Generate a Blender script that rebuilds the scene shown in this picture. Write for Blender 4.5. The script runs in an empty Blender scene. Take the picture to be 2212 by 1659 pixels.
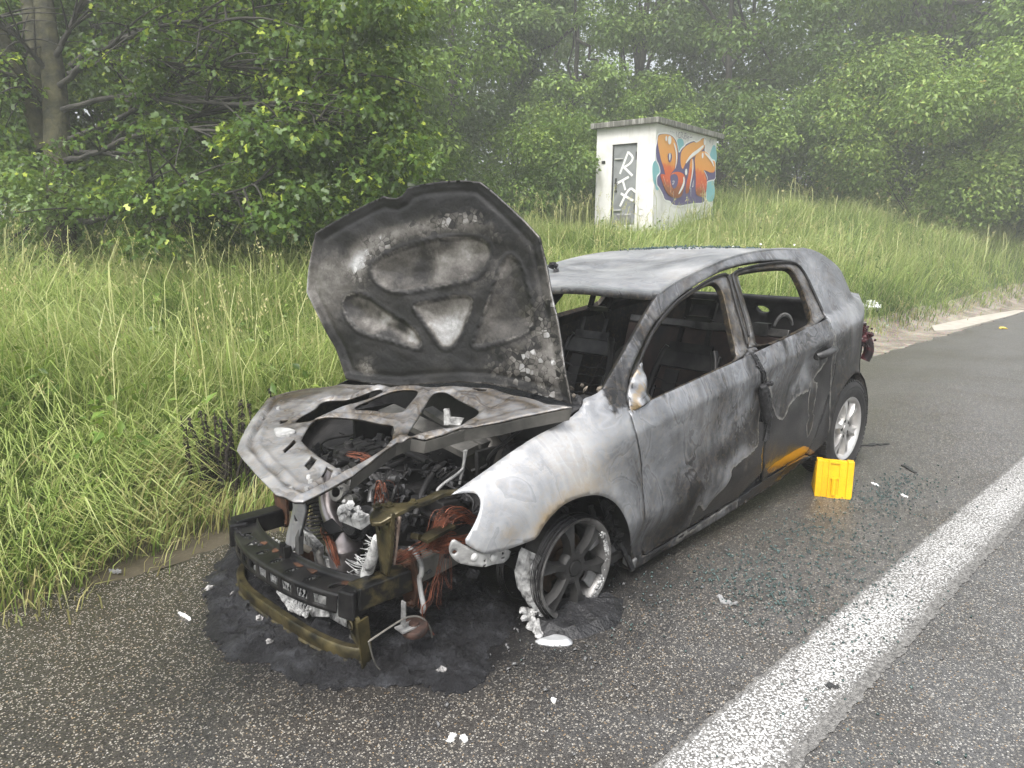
import bpy, bmesh, math, random
import numpy as np
from mathutils import Vector, Matrix, Euler
from mathutils.geometry import delaunay_2d_cdt
SC = bpy.context.scene
COL = SC.collection
rng = np.random.default_rng(7)
random.seed(7)
# ------------------------------------------------------------------ camera
CAM = np.array([1.976, 2.575, 1.502])
YAW, PITCH, ROLL, FPX = 3.952174, -0.205801, 0.005285, 1543.03
_f = np.array([math.cos(YAW)*math.cos(PITCH), math.sin(YAW)*math.cos(PITCH), math.sin(PITCH)])
_r = np.array([math.sin(YAW), -math.cos(YAW), 0.0]); _u = np.cross(_r, _f)
_r2 = _r*math.cos(ROLL)+_u*math.sin(ROLL); _u2 = -_r*math.sin(ROLL)+_u*math.cos(ROLL)
cd = bpy.data.cameras.new('camera'); cam = bpy.data.objects.new('camera', cd); COL.objects.link(cam)
cam.matrix_world = Matrix(((_r2[0], _u2[0], -_f[0], CAM[0]), (_r2[1], _u2[1], -_f[1], CAM[1]), (_r2[2], _u2[2], -_f[2], CAM[2]), (0, 0, 0, 1)))
cd.sensor_width = 36.0; cd.lens = FPX/2212*36; cd.clip_start = 0.05; cd.clip_end = 600
SC.camera = cam
# ------------------------------------------------------------------ world + sun (bright overcast)
SUN_EL, SUN_AZ = math.radians(58), math.radians(20)      # azimuth measured from +X (car front) to +Y (road side)
W = bpy.data.worlds.new('World'); SC.world = W; W.use_nodes = True
nt = W.node_tree; nt.nodes.clear()
sky = nt.nodes.new('ShaderNodeTexSky'); sky.sky_type = 'NISHITA'; sky.sun_disc = False
sky.sun_elevation = SUN_EL; sky.sun_rotation = math.radians(90)-SUN_AZ
sky.air_density = 1.0; sky.dust_density = 6.0; sky.ozone_density = 1.0
hs = nt.nodes.new('ShaderNodeHueSaturation'); hs.inputs['Saturation'].default_value = 0.32
bgn = nt.nodes.new('ShaderNodeBackground'); bgn.inputs['Strength'].default_value = 0.15
wo = nt.nodes.new('ShaderNodeOutputWorld')
nt.links.new(sky.outputs[0], hs.inputs['Color']); nt.links.new(hs.outputs[0], bgn.inputs['Color']); nt.links.new(bgn.outputs[0], wo.inputs['Surface'])
sl = bpy.data.lights.new('sun', 'SUN'); sl.energy = 1.5; sl.angle = math.radians(20); sl.color = (1.0, .985, .96)
so = bpy.data.objects.new('sun', sl); COL.objects.link(so)
_sd = Vector((math.cos(SUN_EL)*math.cos(SUN_AZ), math.cos(SUN_EL)*math.sin(SUN_AZ), math.sin(SUN_EL)))
so.rotation_euler = _sd.to_track_quat('Z', 'Y').to_euler(); so.location = (0, 0, 30)
vs = SC.view_settings
vs.view_transform = 'Standard'; vs.look = 'None'; vs.gamma = 1.0; vs.use_curve_mapping = False; vs.exposure = 1.15
SC.render.engine = 'CYCLES'
SC.cycles.max_bounces = 6; SC.cycles.volume_bounces = 1; SC.cycles.transparent_max_bounces = 8

# ------------------------------------------------------------------ helpers
HAZE = .0054
def tag(o, label=None, cat=None, group=None, kind=None):
    if label: o['label'] = label
    if cat: o['category'] = cat
    if group: o['group'] = group
    if kind: o['kind'] = kind
    return o
def empty(name, loc=(0, 0, 0), label=None, cat=None, group=None):
    o = bpy.data.objects.new(name, None); o.empty_display_size = .1; COL.objects.link(o); o.location = loc
    return tag(o, label, cat, group)
def mk(name, V, F, mat, parent=None, smooth=False, local=None):
    """mesh object from world-space vertices (V) parented without offset"""
    V = np.asarray(V, float)
    off = np.zeros(3) if local is None else np.asarray(local, float)
    me = bpy.data.meshes.new(name)
    me.from_pydata((V-off).tolist(), [], [tuple(int(i) for i in f) for f in F]); me.update()
    if smooth: me.shade_smooth()
    o = bpy.data.objects.new(name, me); COL.objects.link(o)
    if mat: me.materials.append(mat)
    if parent is not None:
        o.parent = parent
        o.location = off - np.array(wloc(parent))
    else: o.location = off
    return o
def wloc(o):
    l = np.array(o.location, float)
    while o.parent is not None:
        o = o.parent; l = l+np.array(o.location, float)
    return l
def fastmesh(name, V, loops, sizes, mat, parent=None, colors=None, smooth=False):
    """big mesh via foreach_set. loops: flat vertex indices, sizes: verts per face"""
    me = bpy.data.meshes.new(name)
    V = np.asarray(V, np.float32); loops = np.asarray(loops, np.int32); sizes = np.asarray(sizes, np.int32)
    if parent is not None: V = V - np.asarray(wloc(parent), np.float32)
    me.vertices.add(len(V)); me.vertices.foreach_set('co', V.ravel())
    me.loops.add(len(loops)); me.loops.foreach_set('vertex_index', loops)
    st = np.concatenate([[0], np.cumsum(sizes)[:-1]]).astype(np.int32)
    me.polygons.add(len(sizes)); me.polygons.foreach_set('loop_start', st); me.polygons.foreach_set('loop_total', sizes)
    me.update(calc_edges=True); me.validate()
    if smooth: me.shade_smooth()
    if colors is not None:
        a = me.attributes.new('lc', 'FLOAT_COLOR', 'POINT')
        a.data.foreach_set('color', np.asarray(colors, np.float32).ravel())
    o = bpy.data.objects.new(name, me); COL.objects.link(o)
    if mat: me.materials.append(mat)
    if parent is not None: o.parent = parent
    return o
class MB:
    def __init__(s): s.V = []; s.F = []
    def add(s, V, F):
        b = len(s.V); s.V += [tuple(map(float, v)) for v in V]; s.F += [tuple(i+b for i in f) for f in F]; return s
    def box(s, c, d, R=None, taper=1.0):
        x, y, z = np.array(d)/2.
        P = np.array([[-x, -y, -z], [x, -y, -z], [x, y, -z], [-x, y, -z], [-x*taper, -y*taper, z], [x*taper, -y*taper, z], [x*taper, y*taper, z], [-x*taper, y*taper, z]])
        if R is not None: P = P @ np.array(R).T
        return s.add(P+np.array(c), [(3, 2, 1, 0), (4, 5, 6, 7), (0, 1, 5, 4), (1, 2, 6, 5), (2, 3, 7, 6), (3, 0, 4, 7)])
    def bar(s, a, b, w, h, up=(0, 0, 1)):
        a = np.array(a, float); b = np.array(b, float); d = b-a; L = np.linalg.norm(d); d /= L
        side = np.cross(d, up); n = np.linalg.norm(side)
        side = side/n if n > 1e-6 else np.array([1., 0, 0]); u = np.cross(side, d)
        return s.box((a+b)/2, (L, w, h), np.stack([d, side, u], 1))
    def tube(s, pts, r, n=8, caps=True):
        pts = np.array(pts, float); m = len(pts); r = np.broadcast_to(np.array(r, float), (m,))
        T = np.gradient(pts, axis=0) if m > 2 else np.repeat([pts[1]-pts[0]], 2, 0)
        T /= np.linalg.norm(T, axis=1)[:, None]+1e-12
        ref = np.array([0, 0, 1.]) if abs(T[0][2]) < .9 else np.array([1., 0, 0])
        V = []; A = np.cross(T[0], ref); A /= np.linalg.norm(A)
        for i in range(m):
            A = A-T[i]*(A@T[i]); A /= np.linalg.norm(A)+1e-12; B = np.cross(T[i], A)
            for k in range(n):
                a = 2*math.pi*k/n; V.append(pts[i]+r[i]*(math.cos(a)*A+math.sin(a)*B))
        F = [(i*n+k, i*n+(k+1) % n, (i+1)*n+(k+1) % n, (i+1)*n+k) for i in range(m-1) for k in range(n)]
        if caps: F += [tuple(range(n))[::-1], tuple((m-1)*n+k for k in range(n))]
        return s.add(V, F)
    def lathe(s, prof, c, axis=(0, 1, 0), n=24, cap=False):
        """prof: (r, t) along axis"""
        ax = np.array(axis, float); ax /= np.linalg.norm(ax)
        A = np.cross(ax, [0, 0, 1.]); A = A/np.linalg.norm(A) if np.linalg.norm(A) > 1e-6 else np.array([1., 0, 0]); B = np.cross(ax, A)
        V = []
        for r, t in prof:
            for k in range(n):
                a = 2*math.pi*k/n; V.append(np.array(c)+t*ax+r*(math.cos(a)*A+math.sin(a)*B))
        m = len(prof)
        F = [(i*n+k, i*n+(k+1) % n, (i+1)*n+(k+1) % n, (i+1)*n+k) for i in range(m-1) for k in range(n)]
        if cap: F += [tuple(range(n))[::-1], tuple((m-1)*n+k for k in range(n))]
        return s.add(V, F)
    def prism(s, poly, f0, f1):
        """poly 2d -> f0(u,v), f1(u,v) give bottom/top 3d points"""
        n = len(poly); V = [f0(*q) for q in poly]+[f1(*q) for q in poly]
        return s.add(V, [tuple(range(n))[::-1], tuple(range(n, 2*n))]+[(i, (i+1) % n, n+(i+1) % n, n+i) for i in range(n)])
    def build(s, name, mat, parent=None, smooth=None, bevel=0):
        o = mk(name, s.V, s.F, mat, parent)
        if smooth is not None:
            o.data.shade_smooth(); o.data.set_sharp_from_angle(angle=math.radians(smooth))
        if bevel:
            b = o.modifiers.new('bevel', 'BEVEL'); b.width = bevel; b.segments = 2; b.limit_method = 'ANGLE'
        return o
def chaikin(P, n=1, closed=True):
    P = np.array(P, float)
    for _ in range(n):
        if closed:
            Q = np.roll(P, -1, 0); P = np.stack([.75*P+.25*Q, .25*P+.75*Q], 1).reshape(-1, P.shape[1])
        else:
            a, b = P[:-1], P[1:]; M = np.stack([.75*a+.25*b, .25*a+.75*b], 1).reshape(-1, P.shape[1]); P = np.vstack([P[:1], M, P[-1:]])
    return P
def resample(P, step, closed=True):
    P = np.array(P, float); Q = np.vstack([P, P[:1]]) if closed else P; out = []
    for a, b in zip(Q[:-1], Q[1:]):
        k = max(1, int(np.ceil(np.linalg.norm(b-a)/step)))
        for i in range(k): out.append(a+(b-a)*i/k)
    if not closed: out.append(Q[-1])
    return np.array(out)
def inpoly(pts, poly):
    x, y = pts[:, 0], pts[:, 1]; ins = np.zeros(len(pts), bool); n = len(poly)
    for i in range(n):
        x1, y1 = poly[i]; x2, y2 = poly[(i+1) % n]
        c = ((y1 > y) != (y2 > y)); d = (x2-x1)*(y-y1)/((y2-y1) if y2 != y1 else 1e-12)+x1
        ins ^= c & (x < d)
    return ins
def pdist(pts, poly, closed=True):
    poly = np.array(poly, float); Q = np.roll(poly, -1, 0) if closed else poly[1:]; P = poly if closed else poly[:-1]
    best = np.full(len(pts), 1e9)
    for a, b in zip(P, Q):
        ab = b-a; L = ab@ab+1e-12; t = np.clip(((pts-a)@ab)/L, 0, 1)
        best = np.minimum(best, np.hypot(*(pts-(a+t[:, None]*ab)).T))
    return best
def sdist(pts, poly):
    d = pdist(pts, poly); return np.where(inpoly(pts, np.array(poly, float)), d, -d)
def ss(a, b, x):
    t = np.clip((np.asarray(x, float)-a)/(b-a), 0, 1); return t*t*(3-2*t)
def vnoise(p, seed=0, octaves=3, freq=1.0):
    """cheap smooth 2d/3d value noise from summed sines, about -1..1"""
    r = np.random.default_rng(seed); p = np.asarray(p, float); out = np.zeros(len(p)); amp = 1.; tot = 0
    for o in range(octaves):
        acc = np.zeros(len(p))
        for k in range(5):
            d = r.normal(size=p.shape[1]); d /= np.linalg.norm(d); acc += np.sin((p@d)*freq*(1+.5*r.random())*2*math.pi+r.random()*6.28)
        out += amp*acc/2.5; tot += amp; amp *= .5; freq *= 2.1
    return out/tot
def panel(name, outer, holes, fmap, step, mat, parent=None, thick=.006, attr=None, flip=False, smooth=True, post=None):
    """sheet-metal panel: 2d outline with holes -> fine triangles -> fmap(u,v) to 3d, real thickness"""
    outer = resample(outer, step); hs_ = [resample(h, step) for h in holes]
    V2 = [outer]+hs_; E = []; b = 0
    for L in V2:
        n = len(L); E += [(b+i, b+(i+1) % n) for i in range(n)]; b += n
    lo, hi = outer.min(0), outer.max(0)
    gx, gy = np.meshgrid(np.arange(lo[0], hi[0], step), np.arange(lo[1], hi[1], step*.87))
    gx = gx+(np.arange(gx.shape[0]) % 2)[:, None]*step/2
    G = np.stack([gx.ravel(), gy.ravel()], 1)
    ok = inpoly(G, outer)&(pdist(G, outer) > step*.45)
    for h in hs_: ok &= ~inpoly(G, h)&(pdist(G, h) > step*.45)
    P = np.vstack(V2+[G[ok]])
    v, e, f, *_ = delaunay_2d_cdt([Vector(q) for q in P], E, [], 0, 1e-7)
    v = np.array([list(q) for q in v]); f = np.array([list(t) for t in f if len(t) == 3])
    c = v[f].mean(1); ok = inpoly(c, outer)
    for h in hs_: ok &= ~inpoly(c, h)
    f = f[ok]
    used = np.unique(f); remap = -np.ones(len(v), int); remap[used] = np.arange(len(used)); v = v[used]; f = remap[f]
    X = np.stack(fmap(v[:, 0], v[:, 1]), 1)
    if flip is not False:
        n = np.cross(X[f[:, 1]]-X[f[:, 0]], X[f[:, 2]]-X[f[:, 0]]).sum(0)
        if n @ np.array(flip, float) < 0: f = f[:, ::-1]
    n = np.cross(X[f[:, 1]]-X[f[:, 0]], X[f[:, 2]]-X[f[:, 0]]); N = np.zeros_like(X)
    for k in range(3): np.add.at(N, f[:, k], n)
    N /= np.linalg.norm(N, axis=1)[:, None]+1e-12
    if post is not None: X = X+N*post(v[:, 0], v[:, 1])[:, None]
    # boundary edges
    ed = np.vstack([f[:, [0, 1]], f[:, [1, 2]], f[:, [2, 0]]]); key = np.sort(ed, 1); _, inv, cnt = np.unique(key, axis=0, return_inverse=True, return_counts=True)
    be = ed[cnt[inv.ravel()] == 1]; m = len(X)
    V = np.vstack([X, X-N*thick]); F = [tuple(t) for t in f]+[tuple(t[::-1]+m) for t in f]
    ns = len(F); F += [(b_, a_, a_+m, b_+m) for a_, b_ in be]
    o = mk(name, V, F, mat, parent)
    if smooth:
        fl = np.zeros(len(F), bool); fl[:ns] = True; o.data.polygons.foreach_set('use_smooth', fl)
    if attr is not None:
        A = np.asarray(attr(v[:, 0], v[:, 1]), np.float32)      # (n,3)
        A4 = np.ones((2*m, 4), np.float32); A4[:m, :3] = A; A4[m:, :3] = (.0, 0, 0)
        a = o.data.attributes.new('burn', 'FLOAT_COLOR', 'POINT'); a.data.foreach_set('color', A4.ravel())
    return o
def basis(z, x=(1, 0, 0)):
    z = np.array(z, float); z /= np.linalg.norm(z); x = np.array(x, float); x = x-z*(x@z); x /= np.linalg.norm(x)
    return np.stack([x, np.cross(z, x), z], 1)

# ------------------------------------------------------------------ materials
class NT:
    def __init__(s, name):
        s.m = bpy.data.materials.new(name); s.m.use_nodes = True; s.t = s.m.node_tree; s.t.nodes.clear()
        s.out = s.n('ShaderNodeOutputMaterial')
    def n(s, typ, **kw):
        nd = s.t.nodes.new(typ)
        for k, v in kw.items():
            if k[0] == '_': nd.inputs[k[1:].replace('_', ' ')].default_value = v
            else: setattr(nd, k, v)
        return nd
    def l(s, a, b): s.t.links.new(a, b)
    def coord(s, which='Object', scale=(1, 1, 1)):
        c = s.n('ShaderNodeTexCoord'); mp = s.n('ShaderNodeMapping'); mp.inputs['Scale'].default_value = scale
        s.l(c.outputs[which], mp.inputs['Vector']); return mp.outputs[0]
    def noise(s, vec, scale, detail=4, rough=.55, dist=0.):
        nd = s.n('ShaderNodeTexNoise'); nd.inputs['Scale'].default_value = scale; nd.inputs['Detail'].default_value = detail
        nd.inputs['Roughness'].default_value = rough; nd.inputs['Distortion'].default_value = dist
        s.l(vec, nd.inputs['Vector']); return nd
    def ramp(s, fac, stops, interp='LINEAR'):
        nd = s.n('ShaderNodeValToRGB'); nd.color_ramp.interpolation = interp; e = nd.color_ramp.elements
        cc = lambda c: (tuple(c)[:3]+(1,)) if hasattr(c, '__len__') else (c, c, c, 1)
        e[0].position = stops[0][0]; e[0].color = cc(stops[0][1]); e[1].position = stops[-1][0]; e[1].color = cc(stops[-1][1])
        for p_, c_ in stops[1:-1]:
            el = e.new(p_); el.color = cc(c_)
        s.l(fac, nd.inputs[0]); return nd.outputs[0]
    def math(s, op, a, b=None, c=None, clamp=False):
        nd = s.n('ShaderNodeMath', operation=op, use_clamp=clamp)
        for i, v in enumerate((a, b, c)):
            if v is None: continue
            if isinstance(v, (int, float)): nd.inputs[i].default_value = v
            else: s.l(v, nd.inputs[i])
        return nd.outputs[0]
    def mix(s, fac, a, b, mode='MIX'):
        nd = s.n('ShaderNodeMix', data_type='RGBA', blend_type=mode)
        for k, v in ((0, fac), (6, a), (7, b)):
            if isinstance(v, (int, float)): nd.inputs[k].default_value = v
            elif isinstance(v, tuple): nd.inputs[k].default_value = v+(1,) if len(v) == 3 else v
            else: s.l(v, nd.inputs[k])
        return nd.outputs[2]
    def bump(s, h, strength=.3, dist=.01, normal=None):
        nd = s.n('ShaderNodeBump'); nd.inputs['Strength'].default_value = strength; nd.inputs['Distance'].default_value = dist
        s.l(h, nd.inputs['Height'])
        if normal is not None: s.l(normal, nd.inputs['Normal'])
        return nd.outputs[0]
    def bsdf(s, color, rough=.5, metal=0., normal=None, spec=None, alpha=None):
        b = s.n('ShaderNodeBsdfPrincipled')
        for k, v in (('Base Color', color), ('Roughness', rough), ('Metallic', metal), ('Normal', normal), ('Specular IOR Level', spec), ('Alpha', alpha)):
            if v is None: continue
            if isinstance(v, tuple): b.inputs[k].default_value = v+(1,) if len(v) == 3 else v
            elif isinstance(v, (int, float)): b.inputs[k].default_value = v
            else: s.l(v, b.inputs[k])
        s.l(b.outputs[0], s.out.inputs['Surface']); return b
def M_simple(name, c1, c2, scale=8, rough=.6, metal=0., bump=.2, bscale=60, dist=.004, lo=.35, hi=.65):
    t = NT(name); v = t.coord(); n1 = t.noise(v, scale, 5, .6, .3)
    col = t.ramp(n1.outputs[0], [(lo, c1), (hi, c2)])
    n2 = t.noise(v, bscale, 4)
    t.bsdf(col, rough, metal, t.bump(n2.outputs[0], bump, dist)); return t.m
def M_steel(name, rust=0.0):
    """burnt body steel. attribute 'burn': R ash lightness, G remaining paint (edge at .5), B ochre scorch and, where strongest, a yellow patch"""
    t = NT(name); v = t.coord('Object')
    at = t.n('ShaderNodeAttribute', attribute_name='burn'); sp = t.n('ShaderNodeSeparateColor'); t.l(at.outputs['Color'], sp.inputs[0])
    R, G, B = sp.outputs[0], sp.outputs[1], sp.outputs[2]
    mp = t.n('ShaderNodeMapping'); t.l(v, mp.inputs['Vector']); mp.inputs['Rotation'].default_value = (0, .5, 0); mp.inputs['Scale'].default_value = (1.7, 1.0, .8)
    swirl = t.noise(mp.outputs[0], 1.5, 3, .5, 2.2)
    swirl2 = t.noise(v, 2.6, 5, .6, 1.2)
    fine = t.noise(v, 42, 6, .7, .4); vor = t.n('ShaderNodeTexVoronoi'); vor.inputs['Scale'].default_value = 75; t.l(v, vor.inputs['Vector'])
    amp = t.ramp(R, [(.30, .50), (.50, .78), (.80, .36)])
    a = t.math('MULTIPLY_ADD', t.math('MULTIPLY', t.math('SUBTRACT', swirl.outputs[0], .5), amp), 1.0, R)
    a = t.math('MULTIPLY_ADD', t.math('MULTIPLY', t.math('SUBTRACT', swirl2.outputs[0], .5), amp), .8, a)
    saw = t.math('FRACT', t.math('MULTIPLY', swirl.outputs[0], 4.3)); saw2 = t.math('FRACT', t.math('MULTIPLY', swirl2.outputs[0], 5.1))
    a = t.math('MULTIPLY_ADD', t.math('MULTIPLY', t.math('SUBTRACT', saw, .5), amp), .27, a)
    a = t.math('MULTIPLY_ADD', t.math('MULTIPLY', t.math('SUBTRACT', saw2, .5), amp), .15, a)
    blot = t.noise(v, 11, 8, .72, .6); a = t.math('MULTIPLY_ADD', t.math('MULTIPLY', t.ramp(blot.outputs[0], [(.55, 0.), (.58, 1.)]), amp), -.10, a)
    a = t.math('MULTIPLY_ADD', t.math('SUBTRACT', fine.outputs[0], .5), .24, a)
    col = t.ramp(a, [(.0, (.005, .005, .006)), (.2, (.020, .020, .021)), (.38, (.066, .066, .069)), (.52, (.128, .132, .140)), (.66, (.195, .203, .216)), (.82, (.295, .302, .313)), (1., (.42, .422, .425))])
    # crisp lighter contour lines left by water and heat
    wav = t.math('ABSOLUTE', t.math('SUBTRACT', t.math('FRACT', t.math('MULTIPLY', swirl.outputs[0], 5.)), .5))
    line = t.math('MULTIPLY', t.ramp(wav, [(.0, 1.), (.09, 0.)]), .16)
    col = t.mix(t.math('MULTIPLY', line, t.math('GREATER_THAN', a, .3)), col, (.55, .56, .58))
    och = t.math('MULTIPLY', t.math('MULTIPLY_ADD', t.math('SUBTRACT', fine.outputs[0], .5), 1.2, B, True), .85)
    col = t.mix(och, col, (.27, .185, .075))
    brn = t.noise(v, 2.4, 5, .6, 1.2); col = t.mix(t.math('MULTIPLY', t.ramp(brn.outputs[0], [(.56, 0.), (.70, 1.)]), .22), col, (.14, .105, .075))
    pe = t.noise(v, 14, 6, .66, .3); g2 = t.math('MULTIPLY_ADD', t.math('SUBTRACT', pe.outputs[0], .5), .26, G)
    pm = t.ramp(g2, [(.495, 0.), (.51, 1.)]); edge = t.math('MULTIPLY', t.ramp(g2, [(.40, 0.), (.46, 1.)]), t.math('SUBTRACT', 1., pm))
    col = t.mix(t.math('MULTIPLY', edge, t.ramp(blot.outputs[0], [(.40, .05), (.60, .75)])), col, (.38, .365, .33))
    pst = t.n('ShaderNodeMapping'); t.l(v, pst.inputs['Vector']); pst.inputs['Scale'].default_value = (6, 6, 1.2); pn = t.noise(pst.outputs[0], 4, 5, .6); pcol = t.ramp(pn.outputs[0], [(.35, (.010, .010, .011)), (.6, (.028, .027, .027)), (.72, (.06, .05, .04))])
    col = t.mix(pm, col, pcol)
    gm = t.ramp(t.math('MULTIPLY_ADD', t.math('SUBTRACT', fine.outputs[0], .5), .12, B), [(.84, 0.), (.9, 1.)]); col = t.mix(t.math('MULTIPLY', gm, .85), col, t.mix(pn.outputs[0], (.55, .27, .02), (.36, .17, .02)))  # strong B mixes in a flat yellow patch over the paint
    if rust: col = t.mix(rust, col, (.16, .06, .025))
    ro = t.math('MULTIPLY_ADD', pm, -.26, .48); ro2 = t.math('MULTIPLY_ADD', fine.outputs[0], .2, t.math('SUBTRACT', ro, .1))
    h = t.math('ADD', t.math('MULTIPLY', t.math('MULTIPLY_ADD', vor.outputs[0], .35, fine.outputs[0]), t.math('MULTIPLY_ADD', pm, -.8, 1.)), t.math('MULTIPLY', pm, .8))
    n1 = t.bump(h, .18, .003); n2 = t.bump(swirl2.outputs[0], .10, .05, n1)
    t.bsdf(col, ro2, t.math('MULTIPLY_ADD', pm, -.1, .45), n2); return t.m
def M_leaf(name, dark, mid, young, trans=.35, rough=.42):
    t = NT(name); at = t.n('ShaderNodeAttribute', attribute_name='lc'); sp = t.n('ShaderNodeSeparateColor'); t.l(at.outputs['Color'], sp.inputs[0])
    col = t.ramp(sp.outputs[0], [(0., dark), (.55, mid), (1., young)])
    col = t.mix(t.math('MULTIPLY', sp.outputs[1], .8), col, (.30, .20, .06))
    b = t.bsdf(col, rough, 0., None, .35)
    tr = t.n('ShaderNodeBsdfTranslucent'); t.l(t.mix(.5, col, (.25, .34, .04), 'MIX'), tr.inputs['Color'])
    ms = t.n('ShaderNodeMixShader'); ms.inputs[0].default_value = trans; t.l(b.outputs[0], ms.inputs[1]); t.l(tr.outputs[0], ms.inputs[2]); t.l(ms.outputs[0], t.out.inputs['Surface']); return t.m

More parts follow.
